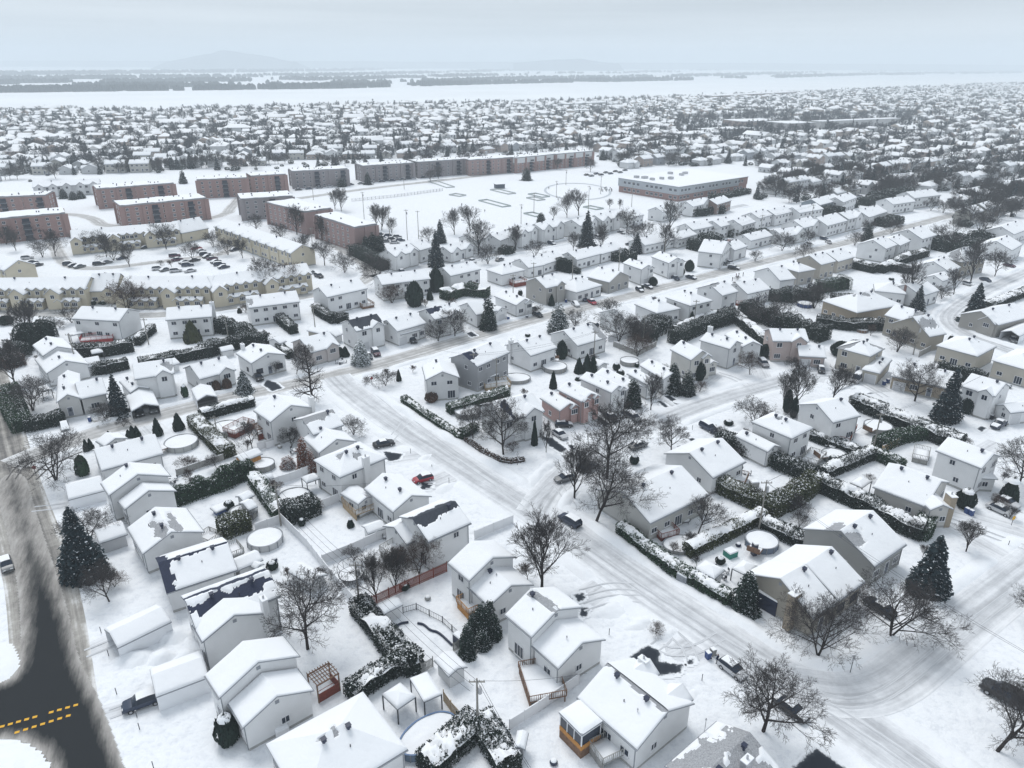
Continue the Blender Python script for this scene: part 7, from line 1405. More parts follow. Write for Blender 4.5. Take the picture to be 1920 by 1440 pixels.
K('pale sedan on the far drive along the main street', (1553, 456), (1560, 460), 'sedan', (.4, .4, .42), 1); K('dark car beside the narrow white bungalow', (1001, 583), (1008, 590), 'hatch', DK, 1); K('dark blue sedan on the crescent lawn', (1847, 527), (1862, 532), 'sedan', DB, 0); K('purple car at the far end of the crescent', (1892, 500), (1905, 503), 'sedan', PU, 1)
K('grey car on the cross street near the hip-fronted duplex', (937, 489), (946, 486), 'sedan', GY, 1); K('dark pair car at the tall-window cross street', (1331, 497-20), (1338, 480), 'sedan', DK, 2); K('dark car in the townhouse end bay', (598, 520), (606, 523), 'suv', DK, 1); K('snow-capped car in the townhouse end bay', (592, 514), (601, 517), 'sedan', GY, 3)
LOTC = [(52, 486), (60, 494), (70, 499), (130, 497), (140, 500), (150, 502), (186, 497), (200, 494), (229, 486), (262, 463), (275, 466), (295, 462), (328, 482), (333, 489), (346, 494), (352, 499), (369, 468), (377, 473), (385, 479), (398, 487), (405, 493), (412, 498), (420, 503), (310, 508), (297, 506), (357, 510), (440, 470), (330, 510), (365, 490), (390, 483)]
for i, p in enumerate(LOTC):
    c_ = {12: PU, 13: PU, 16: RD, 19: PU}.get(i, random.Random(i).choice([DK, DB, GY, WH])); v = G(p)+Vector((3*math.cos(.5), 3*math.sin(.5), 0))
    K({12: 'purple car, left of two in the townhouse parking court', 13: 'purple car, nearer of two in the townhouse parking court', 16: 'dark red car at the back of the townhouse parking court', 19: 'purple car at the right side of the townhouse parking court'}.get(i, 'snow-covered car parked in the courtyard of the cream townhouses'), p, .45+.3*(i % 3), 'sedan' if i % 3 else 'suv', c_, 1 if i in (12, 13, 16, 19) else 3, None if i in (12, 13, 16, 19) else 'cars in the townhouse parking court')
for i in range(26):
    x = 560+i*19.5; y = 357-(x-560)*.10; K('snow-dusted car parked along the road between park and brick blocks', (x, y), .45, 'sedan', [DK, DB, GY, WH][i % 4], 2, 'cars parked between park and brick blocks')
for i in range(8): K('snow-dusted car parked behind the pink-ended apartment block', (712+(i % 3)*14+i*2, 441+i*2.2), .2, 'sedan', [DK, DB, GY, WH][i % 4], 2, 'cars behind the pink-ended apartment block')
for i in range(9): K('car parked in the lot left of the school', (1100+i*9, 329-i*1.1+(i % 2)*3), .7, 'sedan', [DK, GY, DB][i % 3], 1, 'cars in the school parking lot')
# ================================================================ poles, wires, street furniture
def top(p, h): v = G(p); v.z = h-.3; return v
pole('utility pole rising from the hedge V at the bottom edge', (896, 1372), 8.6); pole('utility pole at the top of the big garden hedge', (674, 1136), 8.0); pole('utility pole with transformer beside the small gazebo yard', (527, 986), 8.8); pole('utility pole with transformer between the snowy hedges on the right', (1422, 998), 10.5)
pole('utility pole beside the slide pool on the right', (1637, 842), 8.6); pole('utility pole beside the tan house lawn', (1712, 665), 9); pole('utility pole in the stepped-house garden at upper left', (146, 695), 10.5, trans=False); pole('utility pole behind the grey three-level house corner', (889, 728), 9.5, trans=False); pole('utility pole on the deck side of the grey house', (931, 730), 8.5, trans=False)
pole('utility pole in the red-deck pool yard', (411, 835), 7, trans=False); pole('utility pole by the round pools among the cross-gable garden', (1113, 678), 9, trans=False); pole('utility pole between snowy hedge and duplex', (279, 646), 8, trans=False); pole('utility pole by the two-chimney house lane', (962, 562), 9, trans=False); pole('utility pole right of the brown covered deck', (1073, 525), 9, trans=False)
pole('utility pole before the black-shingled house lane', (592, 625), 9, trans=False); pole('utility pole at the wide-chimney duplex garden', (429, 640), 8, trans=False)
PT_ = {k: top(p, h) for k, p, h in (('a', (896, 1372), 8.6), ('b', (674, 1136), 8.0), ('c', (527, 986), 8.8), ('d', (1422, 998), 10.5), ('e', (1637, 842), 8.6), ('f', (411, 835), 7), ('g', (889, 728), 9.5), ('h', (1113, 678), 9))}
wire('overhead lines from the bottom pole to the garden hedge pole', PT_['a'], PT_['b'], .8, 3); wire('overhead lines from the garden hedge pole to the gazebo yard pole', PT_['b'], PT_['c'], .8, 3); wire('overhead lines from the gazebo yard pole to the red-deck yard pole', PT_['c'], PT_['f'], .6, 2)
wire('long overhead lines crossing the side street at the right', PT_['d'], G((1975, 1252), 8), 1.0, 2); wire('overhead lines between the two right-hand poles', PT_['d'], PT_['e'], .8, 2); wire('overhead line from the grey house pole across the main street', PT_['g'], G((770, 640), 8), .8, 1); wire('overhead lines from the grey house pole to the garden pole', PT_['g'], PT_['h'], 1.0, 2)
wire('service line from the bottom pole to the right', PT_['a'], G((1100, 1262), 6), .5, 1); wire('service line from the gazebo yard pole to the porch house', PT_['c'], G((700, 905), 5), .5, 1); wire('service line along the upper right of the lane', PT_['e'], G((1850, 700), 9), .8, 2); wire('pair of lines leaving the bottom pole past the hedge', PT_['a'], G((1010, 1470), 8), .3, 2)
def sign(label, p, h=2.4, kind='stop'):
    root = thing('street_sign', label, 'sign', G(p), .4); m = MB(); m.tube([(0, 0, -.1), (0, 0, h+.5)], .05, 6); ob('post', m.mesh('post', [DARK]), root); b = MB()
    if kind == 'stop':
        pts = [(.38*math.cos(math.pi/8+i*math.pi/4), .38*math.sin(math.pi/8+i*math.pi/4)) for i in range(8)]; b.poly([(x, -.07, h+z) for x, z in pts], 0); b.poly([(x, -.05, h+z) for x, z in reversed(pts)], 1); mm = [RED, ALLOY]
    elif kind == 'round': b.tube([(0, -.08, h), (0, -.04, h)], .32, 12); mm = [ALLOY]
    else: b.box((0, -.07, h), (.7, .04, .7), 0); mm = [YEL]
    ob('sign_plate', b.mesh('sign_plate', mm), root); n = MB(); n.box((0, 0, h+.55), (.9, .03, .16)); ob('name_blade', n.mesh('name_blade', [ALLOY]), root)
sign('stop sign on the verge of the side street corner, bottom right', (1594, 1261), 2.4, 'round'); sign('small red stop sign on the left road corner lawn', (68, 893), 2.0); sign('red stop sign at the main street junction corner', (698, 724), 2.2); sign('small red stop sign at the left edge above the corner', (5, 746), 2.0); sign('street sign at the corner before the bare maple', (970, 872), 2.6, 'round'); sign('small yellow sign at the right edge by the white cars', (1896, 985), 1.6, 'yellow')
for i, p in enumerate([(190, 1187), (204, 1230), (219, 1302), (262, 1368), (257, 1345), (288, 1440), (1142, 1190), (1316, 1276), (1555, 1160-5), (1890, 1024), (842, 905), (810, 880), (770, 850), (1298, 806), (1700, 628)]):
    m = MB(); m.tube([(0, 0, -.1), (0, 0, 1.1)], .05, 6); m.box((0, 0, 1.0), (.12, .05, .3), 1); o = ob('driveway_marker', m.mesh('driveway_marker', [DARK, ALLOY]), None, G(p)); tag(o, ['snow marker stake left of the ribbed shelter', 'snow marker stake below the ribbed shelter drive', 'snow marker stake left of the tarpaulin shelter with the SUV', 'lower stake of the two below the dark SUV', 'upper stake of the two below the dark SUV', 'snow stake at the bottom edge beside the ploughed lawn', 'little stake on the lawn between two bare drives', 'thin sapling stake on the lawn near the white hatch car', 'dark stake beside the taupe house drive', 'stake on the right-hand street corner lawn', 'stake on the snow right of the red car', 'stake above the red car by the street', 'stake near the two-storey drive along the street', 'stake beside the blue SUV', 'stake on the crescent verge'][i], 'marker')
def bin_(label, p, m_, a=.4):
    root = thing('wheelie_bin', label, 'bin', G(p), a); b = MB(); b.box((0, 0, .5), (.6, .65, 1.0), 0, 0, 1.12); ob('body', b.mesh('body', [m_]), root); l = MB(); l.box((0, 0, 1.04), (.72, .78, .08), 0); l.box((0, 0, 1.12), (.6, .66, .08), 1); ob('lid', l.mesh('lid', [m_, SNOWR]), root)
    for y in (-.3, .3): w = MB(); w.tube([(.36, y-.04, .12), (.36, y+.04, .12)], .12, 8); ob('wheel', w.mesh('wheel', [RUBBER]), root)
bin_('blue recycling bin at the kerb by the white hatch car', (1327, 1234), BLUE); bin_('dark bin behind the blue recycling bin at the kerb', (1336, 1228), GREYWOOD); bin_('blue bin beside the steep-gabled house drive', (169, 790), BLUE); bin_('left blue bin beside the brick front room', (1812, 962), BLUE); bin_('right blue bin beside the brick front room', (1820, 966), BLUE)
bin_('left blue bin beside the tan garage', (1657, 722), BLUE); bin_('right blue bin beside the tan garage', (1664, 718), BLUE); bin_('dark blue bin by the single-garage house', (953, 600), BLUE); bin_('blue bin on the four-car drive', (1061, 567), BLUE); bin_('dark bin at the taupe house end wall', (1746, 648), BLUE); bin_('dark bin next to the blue pickup', (1858, 786), DARK)
def box_thing(name, label, cat, p, d, mats_, a=.3):
    root = thing(name, label, cat, G(p), a); b = MB(); b.box((0, 0, d[2]/2), d, 0); ob('cabinet', b.mesh('cabinet', [mats_]), root); s = MB(); s.box((0, 0, d[2]+.1), (d[0], d[1], .2), 0, 0, .9); ob('snow', s.mesh('snow', [SNOWR]), root)
box_thing('utility_box', 'pale utility cabinets at the street side of the long hedge', 'utility box', (1279, 1092), (1.8, .8, 1.5), TRIM, -.8); box_thing('heat_pump', 'small snow-capped heat pump in the wall gap of the lower left house', 'heat pump', (530, 1378), (1.6, .8, 1.1), WHITE, .6); box_thing('storage_box', 'snow-topped storage bench beside the lower left house wall', 'storage box', (496, 1384), (2, .9, .9), GREY and TRIM, .6)
box_thing('storage_box', 'navy deck box at the end of the kidney pool railing', 'storage box', (861, 1208), (1.6, 1.0, 1.6), NAVY, -.8); box_thing('bay_window', 'dark glazed bay standing against the taupe corner house gable', 'bay window', (1438, 1142), (3.4, 1.2, 2.6), NAVY, -.88)
box_thing('covered_barbecue', 'snow-heaped covered barbecue on the cluttered patio', 'barbecue', (1413, 912), (1.6, 1.2, 1.1), GREYWOOD, .2); box_thing('playhouse', 'green plastic play slide with snow in the pool yard', 'play set', (1369, 1042), (1.8, 1.6, 1.0), GREEN, .5); box_thing('pool_slide', 'upright dark blue pool slide tower beside the slatted pool', 'slide', (1413, 1040), (.7, .9, 2.2), NAVY, .3)
for i, (p, mm, lb) in enumerate([((637, 1098), GREYWOOD, 'small grey stone seat by the diagonal fence'), ((515, 1052), NAVY, 'dark ball-shaped planter in the white pool yard'), ((802, 1124), GREYWOOD, 'snow-filled ring in the lawn behind the red fence'), ((1038, 1432), NAVY, 'small dark ball on the sunroom lawn'), ((525, 840), GREYWOOD, 'garden swing bench frame in the orange-shed garden'), ((1384, 1024), NAVY, 'dark ball on the pool yard snow'), ((436, 955), GREYWOOD, 'small snowy planter beside the hot tub'), ((988, 603-8), NAVY, 'snowy garden urn before the narrow bungalow')]):
    root = thing('garden_ornament', lb, 'ornament', G(p)); m = MB(); m.tube([(0, 0, -.02), (0, 0, .25), (0, 0, .55)], [.35, .5, .38], 10); ob('pot', m.mesh('pot', [mm]), root); s = MB(); s.tube([(0, 0, .55), (0, 0, .68), (0, 0, .76)], [.38, .3, .08], 10); ob('snow', s.mesh('snow', [SNOWR]), root)
def patio_set(label, p, a=.3, n=4, m_=DARK):
    root = thing('patio_set', label, 'patio furniture', G(p), a); t = MB(); t.tube([(0, 0, .66), (0, 0, .72)], .75, 12); t.tube([(0, 0, 0), (0, 0, .68)], .06, 6); ob('table', t.mesh('table', [m_]), root); s = MB(); s.tube([(0, 0, .72), (0, 0, .86), (0, 0, .93)], [.74, .62, .2], 12); ob('snow', s.mesh('snow', [SNOWR], True), root)
    for i in range(n):
        b = 2*math.pi*i/n+.4; x, y = 1.25*math.cos(b), 1.25*math.sin(b); c = MB(); c.box((x, y, .42), (.5, .5, .07), 0, b); c.box((x*1.2, y*1.2, .72), (.06, .5, .6), 0, b); c.box((x, y, .52), (.46, .44, .13), 1, b)
        for dx in (-.2, .2):
            for dy in (-.2, .2): c.box((x+dx*math.cos(b)-dy*math.sin(b), y+dx*math.sin(b)+dy*math.cos(b), .2), (.05, .05, .4), 0, b)
        ob('chair', c.mesh('chair', [m_, SNOWR]), root)
for p, lb in [((1500, 945), 'snow-heaped patio set in the yard left of the hedge crossing'), ((1592, 1012-40), 'dark railed patio furniture behind the grey gable house'), ((1470, 868), 'patio set on the terrace under the hipped two-storey'), ((925, 702+24), 'patio set beside the grey house pergola'), ((1068, 668), 'patio set in the cross-gable garden'), ((556, 848), 'chairs and table beside the reddish cedars'), ((430, 985), 'patio set by the hot tub yard'), ((735, 1010), 'red and dark chairs set on the tall-fenced deck yard'), ((1560, 842), 'patio set between white two-storey and its pool'), ((640, 700-18), 'snowy table set before the brick-front bungalow'), ((1210, 640), 'garden set behind the hip-roofed house with evergreens'), ((320, 905), 'dark umbrella set beside the corner house pool'), ((1393, 890), 'cluttered garden seats on the bungalow patio'), ((1350, 1090-12), 'patio set in the wire gazebo yard')]: patio_set(lb, p, p[0]*.1)
def mast(label, p, z0, h): m = MB(); m.tube([(0, 0, 0), (0, 0, h)], .045, 6); m.tube([(0, 0, h), (0, 0, h+.25)], [.12, .05], 6); q = G(p, z0); tag(ob('service_mast', m.mesh('service_mast', [ALLOY]), None, q), label, 'mast')
mast('metal service mast at the eave of the split-level with long deck', (1060, 1262), 0, 6.2); mast('metal service mast at the split-level by the cedar clump', (931, 1140), 0, 6.2); mast('leaning metal flue pipe on the bare grey-shingled roof', (1320, 1378), 3.5, 2.4); mast('service mast on the sunroom bungalow rear eave', (1189, 1400), 0, 6.0); mast('service mast on the long corner bungalow eave', (1252, 965), 0, 5.6)
# low garden shrubs, poking through the snow
SHR = [(1230, 1188), (232, 800), (215, 1100), (1435, 1110), (1740, 975), (1450, 1140), (470, 1180), (1660, 1062), (1312, 734), (825, 612), (690, 720), (1500, 985-20), (1570, 1050), (985, 590), (940, 596), (1080, 560+50), (860, 625), (620, 870), (460, 870), (1590, 930), (350, 878), (362, 874), (1125, 720), (1240, 700), (890, 712)]
for i, p in enumerate(SHR): T('small leafless garden shrub poking out of the snow', p, 1.8+.5*(i % 3), 'multi', 1.3, 'leafless garden shrubs', var=i, red=i % 2 == 0, name='garden_shrub')
# ================================================================ generated rows of the far suburb
def inside(x, y, poly):
    c = False; n = len(poly)
    for i in range(n):
        (x1, y1), (x2, y2) = poly[i], poly[(i+1) % n]
        if (y1 > y) != (y2 > y) and x < (x2-x1)*(y-y1)/(y2-y1)+x1: c = not c
    return c
def proj(v):
    d = Vector(v)-Vector((0, 0, HC)); k = d.dot(fw); return 960+FPX*d.dot(rt)/k, 720-FPX*d.dot(up)/k
SCH = [(1150, 318), (1230, 312), (1420, 312), (1450, 345), (1420, 372), (1280, 402), (1150, 385)]
PXNO = [[(430, 395), (560, 350), (1120, 292), (1200, 318), (1420, 318), (1430, 345), (1290, 392), (1100, 398), (1000, 415), (880, 430), (700, 445), (560, 520), (-50, 640), (-50, 380), (80, 352), (380, 325), (560, 312), (1000, 280), (1160, 280), (1160, 300), (600, 350)],
        [(1180, 330), (1290, 330), (1400, 345), (1290, 385), (1160, 360)]]
PARK = [(640, 420), (560, 350), (1120, 296), (1180, 325), (1290, 390), (1100, 398), (1000, 408), (880, 425), (720, 446)]
COURT = [(-80, 640), (-80, 350), (380, 322), (700, 318), (720, 440), (680, 560), (400, 610)]
NEARZ = [(-200, 3000), (-200, 560), (560, 560), (700, 445), (900, 415), (1100, 396), (1300, 380), (1400, 372), (1480, 382), (1640, 368), (1700, 360), (1780, 372), (1790, 425), (1960, 425), (2600, 400), (2600, 3000)]
APZ = [(-80, 345), (380, 315), (700, 300), (1120, 275), (1120, 300), (560, 360), (-80, 460)]
def river_y(px): 
    X = [-700, 0, 320, 640, 960, 1280, 1600, 1920, 2600]; Y = [216, 207, 208, 198, 193, 182, 169, 154, 138]; return float(np.interp(px, X, Y))
WCOL = [(.60, .61, .62), (.52, .53, .54), (.44, .43, .40), (.66, .67, .68), (.36, .30, .27), (.40, .36, .33), (.33, .35, .38)]
def road_near(x, y, keys=('main', 'back', 'town', 'crescent', 'park')):
    for k in keys:
        P, w = ROADS[k]
        for p in P[::2]:
            if (p.x-x)**2+(p.y-y)**2 < (w/2+9)**2: return True
    return False
STR = {0: [], 1: []}; YRD = {0: [], 1: []}; cand = []; rr = random.Random(42)
FLAT = [(1262, 222), (1720, 212), (1720, 238), (1430, 262), (1262, 264)]
def orient(x, y):
    px, py = proj((x, y, 0)); return math.radians(40) if px > 700+ (py-250)*1.5 else math.radians(12)
for zone, ang in ((0, math.radians(40)), (1, math.radians(12))):
    ca, sa = math.cos(ang), math.sin(ang); row = 0; v = -1400
    while v < 3600:
        st_ = 24 if row % 2 else 34; v += st_; (YRD if row % 2 else STR)[zone].append(v-st_/2); row += 1; u = -2600+rr.uniform(0, 16); col = 0; step = rr.uniform(14.5, 17)
        if row % 2 == 0: pass
        while u < 3600:
            u += step+rr.uniform(-1, 1.5); col += 1
            if col % 17 == 0: u += 12
            x, y = u*ca-v*sa, u*sa+v*ca
            if y < 180 or y > 3800: continue
            px, py = proj((x, y, 0))
            if not (-60 < px < 1980): continue
            isleft = px < 700+(py-250)*1.5
            if (zone == 1) != isleft: continue
            if py < river_y(px)+3: continue
            if inside(px, py, SCH) or inside(px, py, FLAT) or inside(px, py, NEARZ) or inside(px, py, PARK) or inside(px, py, COURT) or inside(px, py, APZ): continue
            if road_near(x, y): continue
            if any((hx-x)**2+(hy-y)**2 < (hr+8)**2 for hx, hy, hr, _ in HS): continue
            cand.append((math.hypot(x, y), x, y, ang+rr.choice((0, 0, math.pi/2)), zone, row, col, px, py))
cand.sort(key=lambda c: c[0])
used = []; NIND = 300-len(HS)+18
# prototypes of the suburb houses
PRO = []
def proto(i, two, typ, wc, gable, rot):
    h = 5.8 if two else 3.9; L = 11+i % 3; b = dict(cx=0, cy=-2000-40*i, ang=0, L=L, W=8.6+.5*(i % 2), h=h, typ=typ, slope=.5); bl = [b]
    if gable: bl.append(dict(cx=L*.25, cy=-2000-40*i-3.6, ang=-math.pi/2, L=5, W=5.2, h=h-.4, typ='g', slope=.6))
    n0 = len(HS); r = house('house', 'x', 'house', bl, wallmat=siding(wc), front=-90, bare=.35, roofm=SHING if i % 2 else SHINGD, grid=.8, garage=1 if i % 2 else 0, detail=False, snowT=.35, chim=(0, -.5, .3, h+2.6, None) if i % 3 == 0 else None); return r
for i in range(12): PRO.append(proto(i, i % 2 == 0, 'h' if i % 4 == 3 else 'g', WCOL[i % 7], i % 3 != 2, 0))
CN = ['white', 'light grey', 'taupe', 'bright white', 'brown brick', 'dull beige', 'slate grey']
ORD = ['leftmost', 'second from left', 'third from left', 'fourth from left', 'fifth from left', 'sixth from left', 'seventh from left', 'eighth from left', 'ninth from left', 'tenth from left']
fi = 0; pk = []; usedp = set()
for c in cand[:NIND]:
    d, x, y, a, zone, row, colm, px, py = c; k = rr.randrange(12); 
    area = ('left of the brick apartment blocks' if px < 400 else 'behind the brick apartment blocks' if px < 1000 else 'behind the school' if px < 1420 and py < 345 else 'beside the school gardens' if px < 1500 else 'at the far right') if zone else ('in the rows around the school' if px < 1350 else 'right of the school' if px < 1650 else 'along the right edge')
    dist = 'near' if py > 400 else 'middle' if py > 340 else 'far'
    lab = '%s %s house%s %s, %s rows' % ('tall' if k % 2 == 0 else 'low', CN[k % 7], ' with hipped roof' if k % 4 == 3 else '', area, dist)
    dup(PRO[k], (x, y, 0), a+rr.choice((0, math.pi)), lab, 'suburb houses '+area+', '+dist+' rows, '+CN[k % 7]+(' two-storey' if k % 2 == 0 else ' low'), rr.uniform(.92, 1.12)); pk.append((x, y))
for r in PRO:      # the prototypes themselves are not part of the place
    for ch in list(r.children):
        for g2 in list(ch.children): bpy.data.objects.remove(g2)
        bpy.data.objects.remove(ch)
    bpy.data.objects.remove(r)
# everything past the nearest 300: one mass
V, Q, MI, T3, MT = [], [], [], [], []; n = 0
VV, QQ, TT, qm, tm = [], [], [], [], []
for c in cand[NIND:]:
    d, x, y, a, zone, row, colm, px, py = c
    if d > 900 and rr.random() < .08: continue
    L, Wd, h = rr.uniform(8, 15), rr.uniform(7, 11.5), rr.choice((3.2, 3.8, 5.2, 6.2)); (L, Wd, h) = (rr.uniform(20, 32), rr.uniform(11, 15), rr.choice((4, 7.5))) if rr.random() < .035 else (L, Wd, h); ca, sa = math.cos(a), math.sin(a); zr = h+Wd/2*rr.uniform(.38, .55)
    f = lambda lx, ly, z: (x+lx*ca-ly*sa, y+lx*sa+ly*ca, z)
    b = [f(-L/2, -Wd/2, 0), f(L/2, -Wd/2, 0), f(L/2, Wd/2, 0), f(-L/2, Wd/2, 0), f(-L/2, -Wd/2, h), f(L/2, -Wd/2, h), f(L/2, Wd/2, h), f(-L/2, Wd/2, h)]
    hip = rr.random() < .3; rx = L/2-(Wd/2 if hip else -.3); o_ = .4; e = [f(-L/2-o_, -Wd/2-o_, h-.1), f(L/2+o_, -Wd/2-o_, h-.1), f(L/2+o_, Wd/2+o_, h-.1), f(-L/2-o_, Wd/2+o_, h-.1), f(-rx, 0, zr+.2), f(rx, 0, zr+.2)]
    VV += b+e; wc = rr.choice((0, 0, 1, 1, 2, 3)); qs = [(0, 1, 5, 4), (1, 2, 6, 5), (2, 3, 7, 6), (3, 0, 4, 7)]; QQ += [[n+i for i in q] for q in qs]; qm += [wc]*4
    QQ += [[n+8, n+9, n+13, n+12], [n+10, n+11, n+12, n+13]]; qm += [4, 4]; TT += [[n+9, n+10, n+13], [n+11, n+8, n+12]]; tm += [4, 4] if hip else [wc, wc]; n += 14
    for s_ in (-1, 1):      # two dark windows per long side
        for lx in (-L*.25, L*.2):
            if d < 1100:
                w = [f(lx-.8, s_*(Wd/2+.03), h-2), f(lx+.8, s_*(Wd/2+.03), h-2), f(lx+.8, s_*(Wd/2+.03), h-.8), f(lx-.8, s_*(Wd/2+.03), h-.8)]; VV += w; QQ.append([n, n+1, n+2, n+3]); qm.append(5); n += 4
o = ob('distant_houses', arrmesh('distant_houses', VV, QQ, TT, mats=[siding(WCOL[0]), siding(WCOL[1]), siding(WCOL[4]), siding(WCOL[5]), SNOWR, GLASS], mi=qm+tm)); o['kind'] = 'stuff'; tag(o, 'mass of small snow-roofed houses filling the distant suburb up to the river', 'distant houses')
# flat-roofed long buildings near the river and on the right
for i, (A, Bq, w, h, lb) in enumerate([((1285, 252), (1375, 247), 28, 7, 'long flat-roofed white building in the distant suburb, left'), ((1390, 228), (1465, 226), 40, 7, 'flat brown-walled hall in the distant suburb'), ((1330, 244), (1415, 240), 24, 7, 'second long flat-roofed building just behind the white one'), ((1480, 232), (1530, 230), 40, 8, 'flat grey hall right of the brown-walled one'), ((1540, 228), (1690, 222), 16, 9, 'row of distant apartment slabs among dark trees'), ((1340, 180), (1500, 172), 40, 9, 'long pale buildings at the river front'), ((1066, 195), (1150, 191), 30, 8, 'flat pale building at the river bank, middle')]):
    b = block(A, Bq, w, h, 'f'); house('flat_building', lb, 'building', [b], wallmat=siding([(.5, .5, .5), (.28, .22, .2), (.5, .5, .5), (.35, .34, .35)][i % 4]), front=-90, vents=False, bare=0, grid=4, snowT=.5, windows=h < 8)
def hdist(x, y): return min(math.hypot(hx-x, hy-y)-hr for hx, hy, hr, _ in HS)
def rdist(x, y): return min(math.hypot(p.x-x, p.y-y)-w/2 for P, w in ROADS.values() for p in P[::2])
RG = random.Random(21); ng = 0
while ng < 110:
    px, py = RG.uniform(60, 1900), RG.uniform(480, 1120); g = G((px, py)); x, y = g.x, g.y
    if hdist(x, y) < .5 or rdist(x, y) < 3.5: continue
    ng += 1
    if ng % 3: T('small leafless garden shrub poking out of the snow', (px, py), RG.uniform(1.5, 3.2), RG.choice(('multi', 'vase')), 1.2, 'leafless garden shrubs', var=ng, red=ng % 2 == 0, name='garden_shrub')
    else: S('low dark evergreen bush with a snow cap in a garden', (px, py), RG.uniform(.9, 2.2), RG.uniform(.6, 1.1), THUJA, RG.choice(('egg', 'cone', 'ball')), 'shrub', 'low evergreen garden bushes', ng, cap=1)
for cx, cy, fr, hl in HF:
    px, py = proj((cx, cy, 0))
    if py > 660 or RG.random() < .45: continue
    a = math.radians(fr or 0)
    for side_ in (1, -1):
        d_ = hl+5.5; x, y = cx+math.cos(a)*d_-math.sin(a)*3.2*side_, cy+math.sin(a)*d_+math.cos(a)*3.2*side_
        if hdist(x, y) > -1.0 and rdist(x, y) > 1.8 and min(math.hypot(a_-x, b_-y) for a_, b_ in CARS) > 5.2:
            zc = 'upper right streets' if px > 1250 else 'streets under the park' if py < 500 else 'middle of the main street'
            K('snow-dusted car on a house driveway, '+zc, Vector((x, y, 0)), a+RG.uniform(-.06, .06), RG.choice(('sedan', 'suv', 'hatch')), RG.choice([DK, DB, GY, WH, DK]), RG.choice((1, 2)), 'driveway cars, '+zc); break
last = None
for i, p in enumerate([(1160, 508), (1245, 490), (1335, 468), (1425, 440), (1520, 418), (1300, 640-22), (1205, 650), (1000, 540)]):
    pole(['lane pole left of the garage house with the snow heap', 'lane pole behind the arched-window house', 'lane pole behind the lone tall white house', 'lane pole above the porch house, upper main street', 'lane pole at the steep white house north of main street', 'lane pole in the dark hedge by the tall-window house', 'lane pole among the thin garden trees', 'lane pole above the narrow white bungalow'][i], p, 9.5, trans=i % 2 == 0); v = top(p, 9.5)
    if last and 0 < i < 5: wire('overhead lines between lane poles, span '+['', 'nearest the garage house', 'behind the lone tall house', 'over the porch house yards', 'towards the steep white house'][i], last, v, .8, 2)
    last = v
# ================================================================ distant trees
def lowcon(n=70, seed=0):
    rg = np.random.default_rng(seed); return conifer_arrays(seed, 10., 2.5, n, 1.15, .9)
def lowbare(n=110, seed=0, r=.1):
    s = bare_segs(seed+60, 10., 'round', 2, .22, r); V, Q = tubes(s[0]+s[1], 3); return V, Q
def lowbush(n=60, seed=0):
    rg = np.random.default_rng(seed); az = rg.uniform(0, 6.28, n); z = rg.uniform(.05, 1, n); pr = np.sqrt(np.clip(1-(2*z-1)**2, .1, 1))*.5; P = np.stack([pr*np.cos(az)*10, pr*np.sin(az)*10, z*8], 1); return leafcloud(P, np.stack([np.cos(az), np.sin(az), z], 1), 1.3, rg, .6)
FARCON = leafmat('distant_conifer', (.012, .02, .028), (.028, .042, .052), .06, .4); FARTW = mat('distant_twigs', (.05, .052, .06), .9, .1)
lc = [lowcon(90, i) for i in range(3)]; lb_ = [lowbare(0, i) for i in range(4)]; lbu = [lowbush(60, i) for i in range(2)]
tc_ = []; tb_ = []; tu_ = []
rt2 = random.Random(7)
def okpos(px, py): return not (inside(px, py, SCH) or inside(px, py, PARK) or inside(px, py, NEARZ) or inside(px, py, COURT) or py < river_y(px)+1.5)
pk_all = np.array([(c[1], c[2]) for c in cand])
hash_ = {}
for x, y in pk_all: hash_.setdefault((int(x//12), int(y//12)), []).append((x, y))
def nearhouse(x, y, r=7.5):
    for i in (-1, 0, 1):
        for j in (-1, 0, 1):
            for a, b in hash_.get((int(x//12)+i, int(y//12)+j), ()):
                if (a-x)**2+(b-y)**2 < r*r: return True
    return False
for _ in range(75000):
    y = 250+(3400-250)*rt2.random()**1.0; x = rt2.uniform(-.78, .78)*y; px, py = proj((x, y, 0))
    if not (-30 < px < 1950) or py > 480 or not okpos(px, py): continue
    zl = 1 if px < 700+(py-250)*1.5 else 0; an_ = math.radians(12 if zl else 40); vv = -x*math.sin(an_)+y*math.cos(an_)
    if np.abs(np.array(STR[zl])-vv).min() < 7.5: continue
    if nearhouse(x, y, 6.3): continue
    if inside(px, py, APZ) and rt2.random() < .8: continue
    nn_ = .6*vn(x*.006, y*.006, 12)+.4*vn(x*.02, y*.02, 15); dens = .12+1.25*nn_**1.6+ (.25 if py < river_y(px)+7 else 0)
    if y > 1000: dens *= .75+.5*(px > 1300)
    if rt2.random() > dens*2.0: continue
    r = rt2.random(); dd = math.hypot(x, y)
    if r < .17: tc_.append((dd, x, y, rt2.uniform(6, 13)))
    elif r < .62: tb_.append((dd, x, y, rt2.uniform(6, 11)))
    else: tu_.append((dd, x, y, rt2.uniform(.22, .5)))
for L_ in (tc_, tb_, tu_): L_.sort()
print('far trees', len(tc_), len(tb_), len(tu_), 'houses', len(cand), NIND, len(HS))
ZN = lambda px, py: ('behind the brick apartment blocks' if px < 1000 else 'in the suburb around the school' if px < 1420 else 'among the dense rows at the right')+(', nearer gardens' if py > 380 else ', farther gardens')
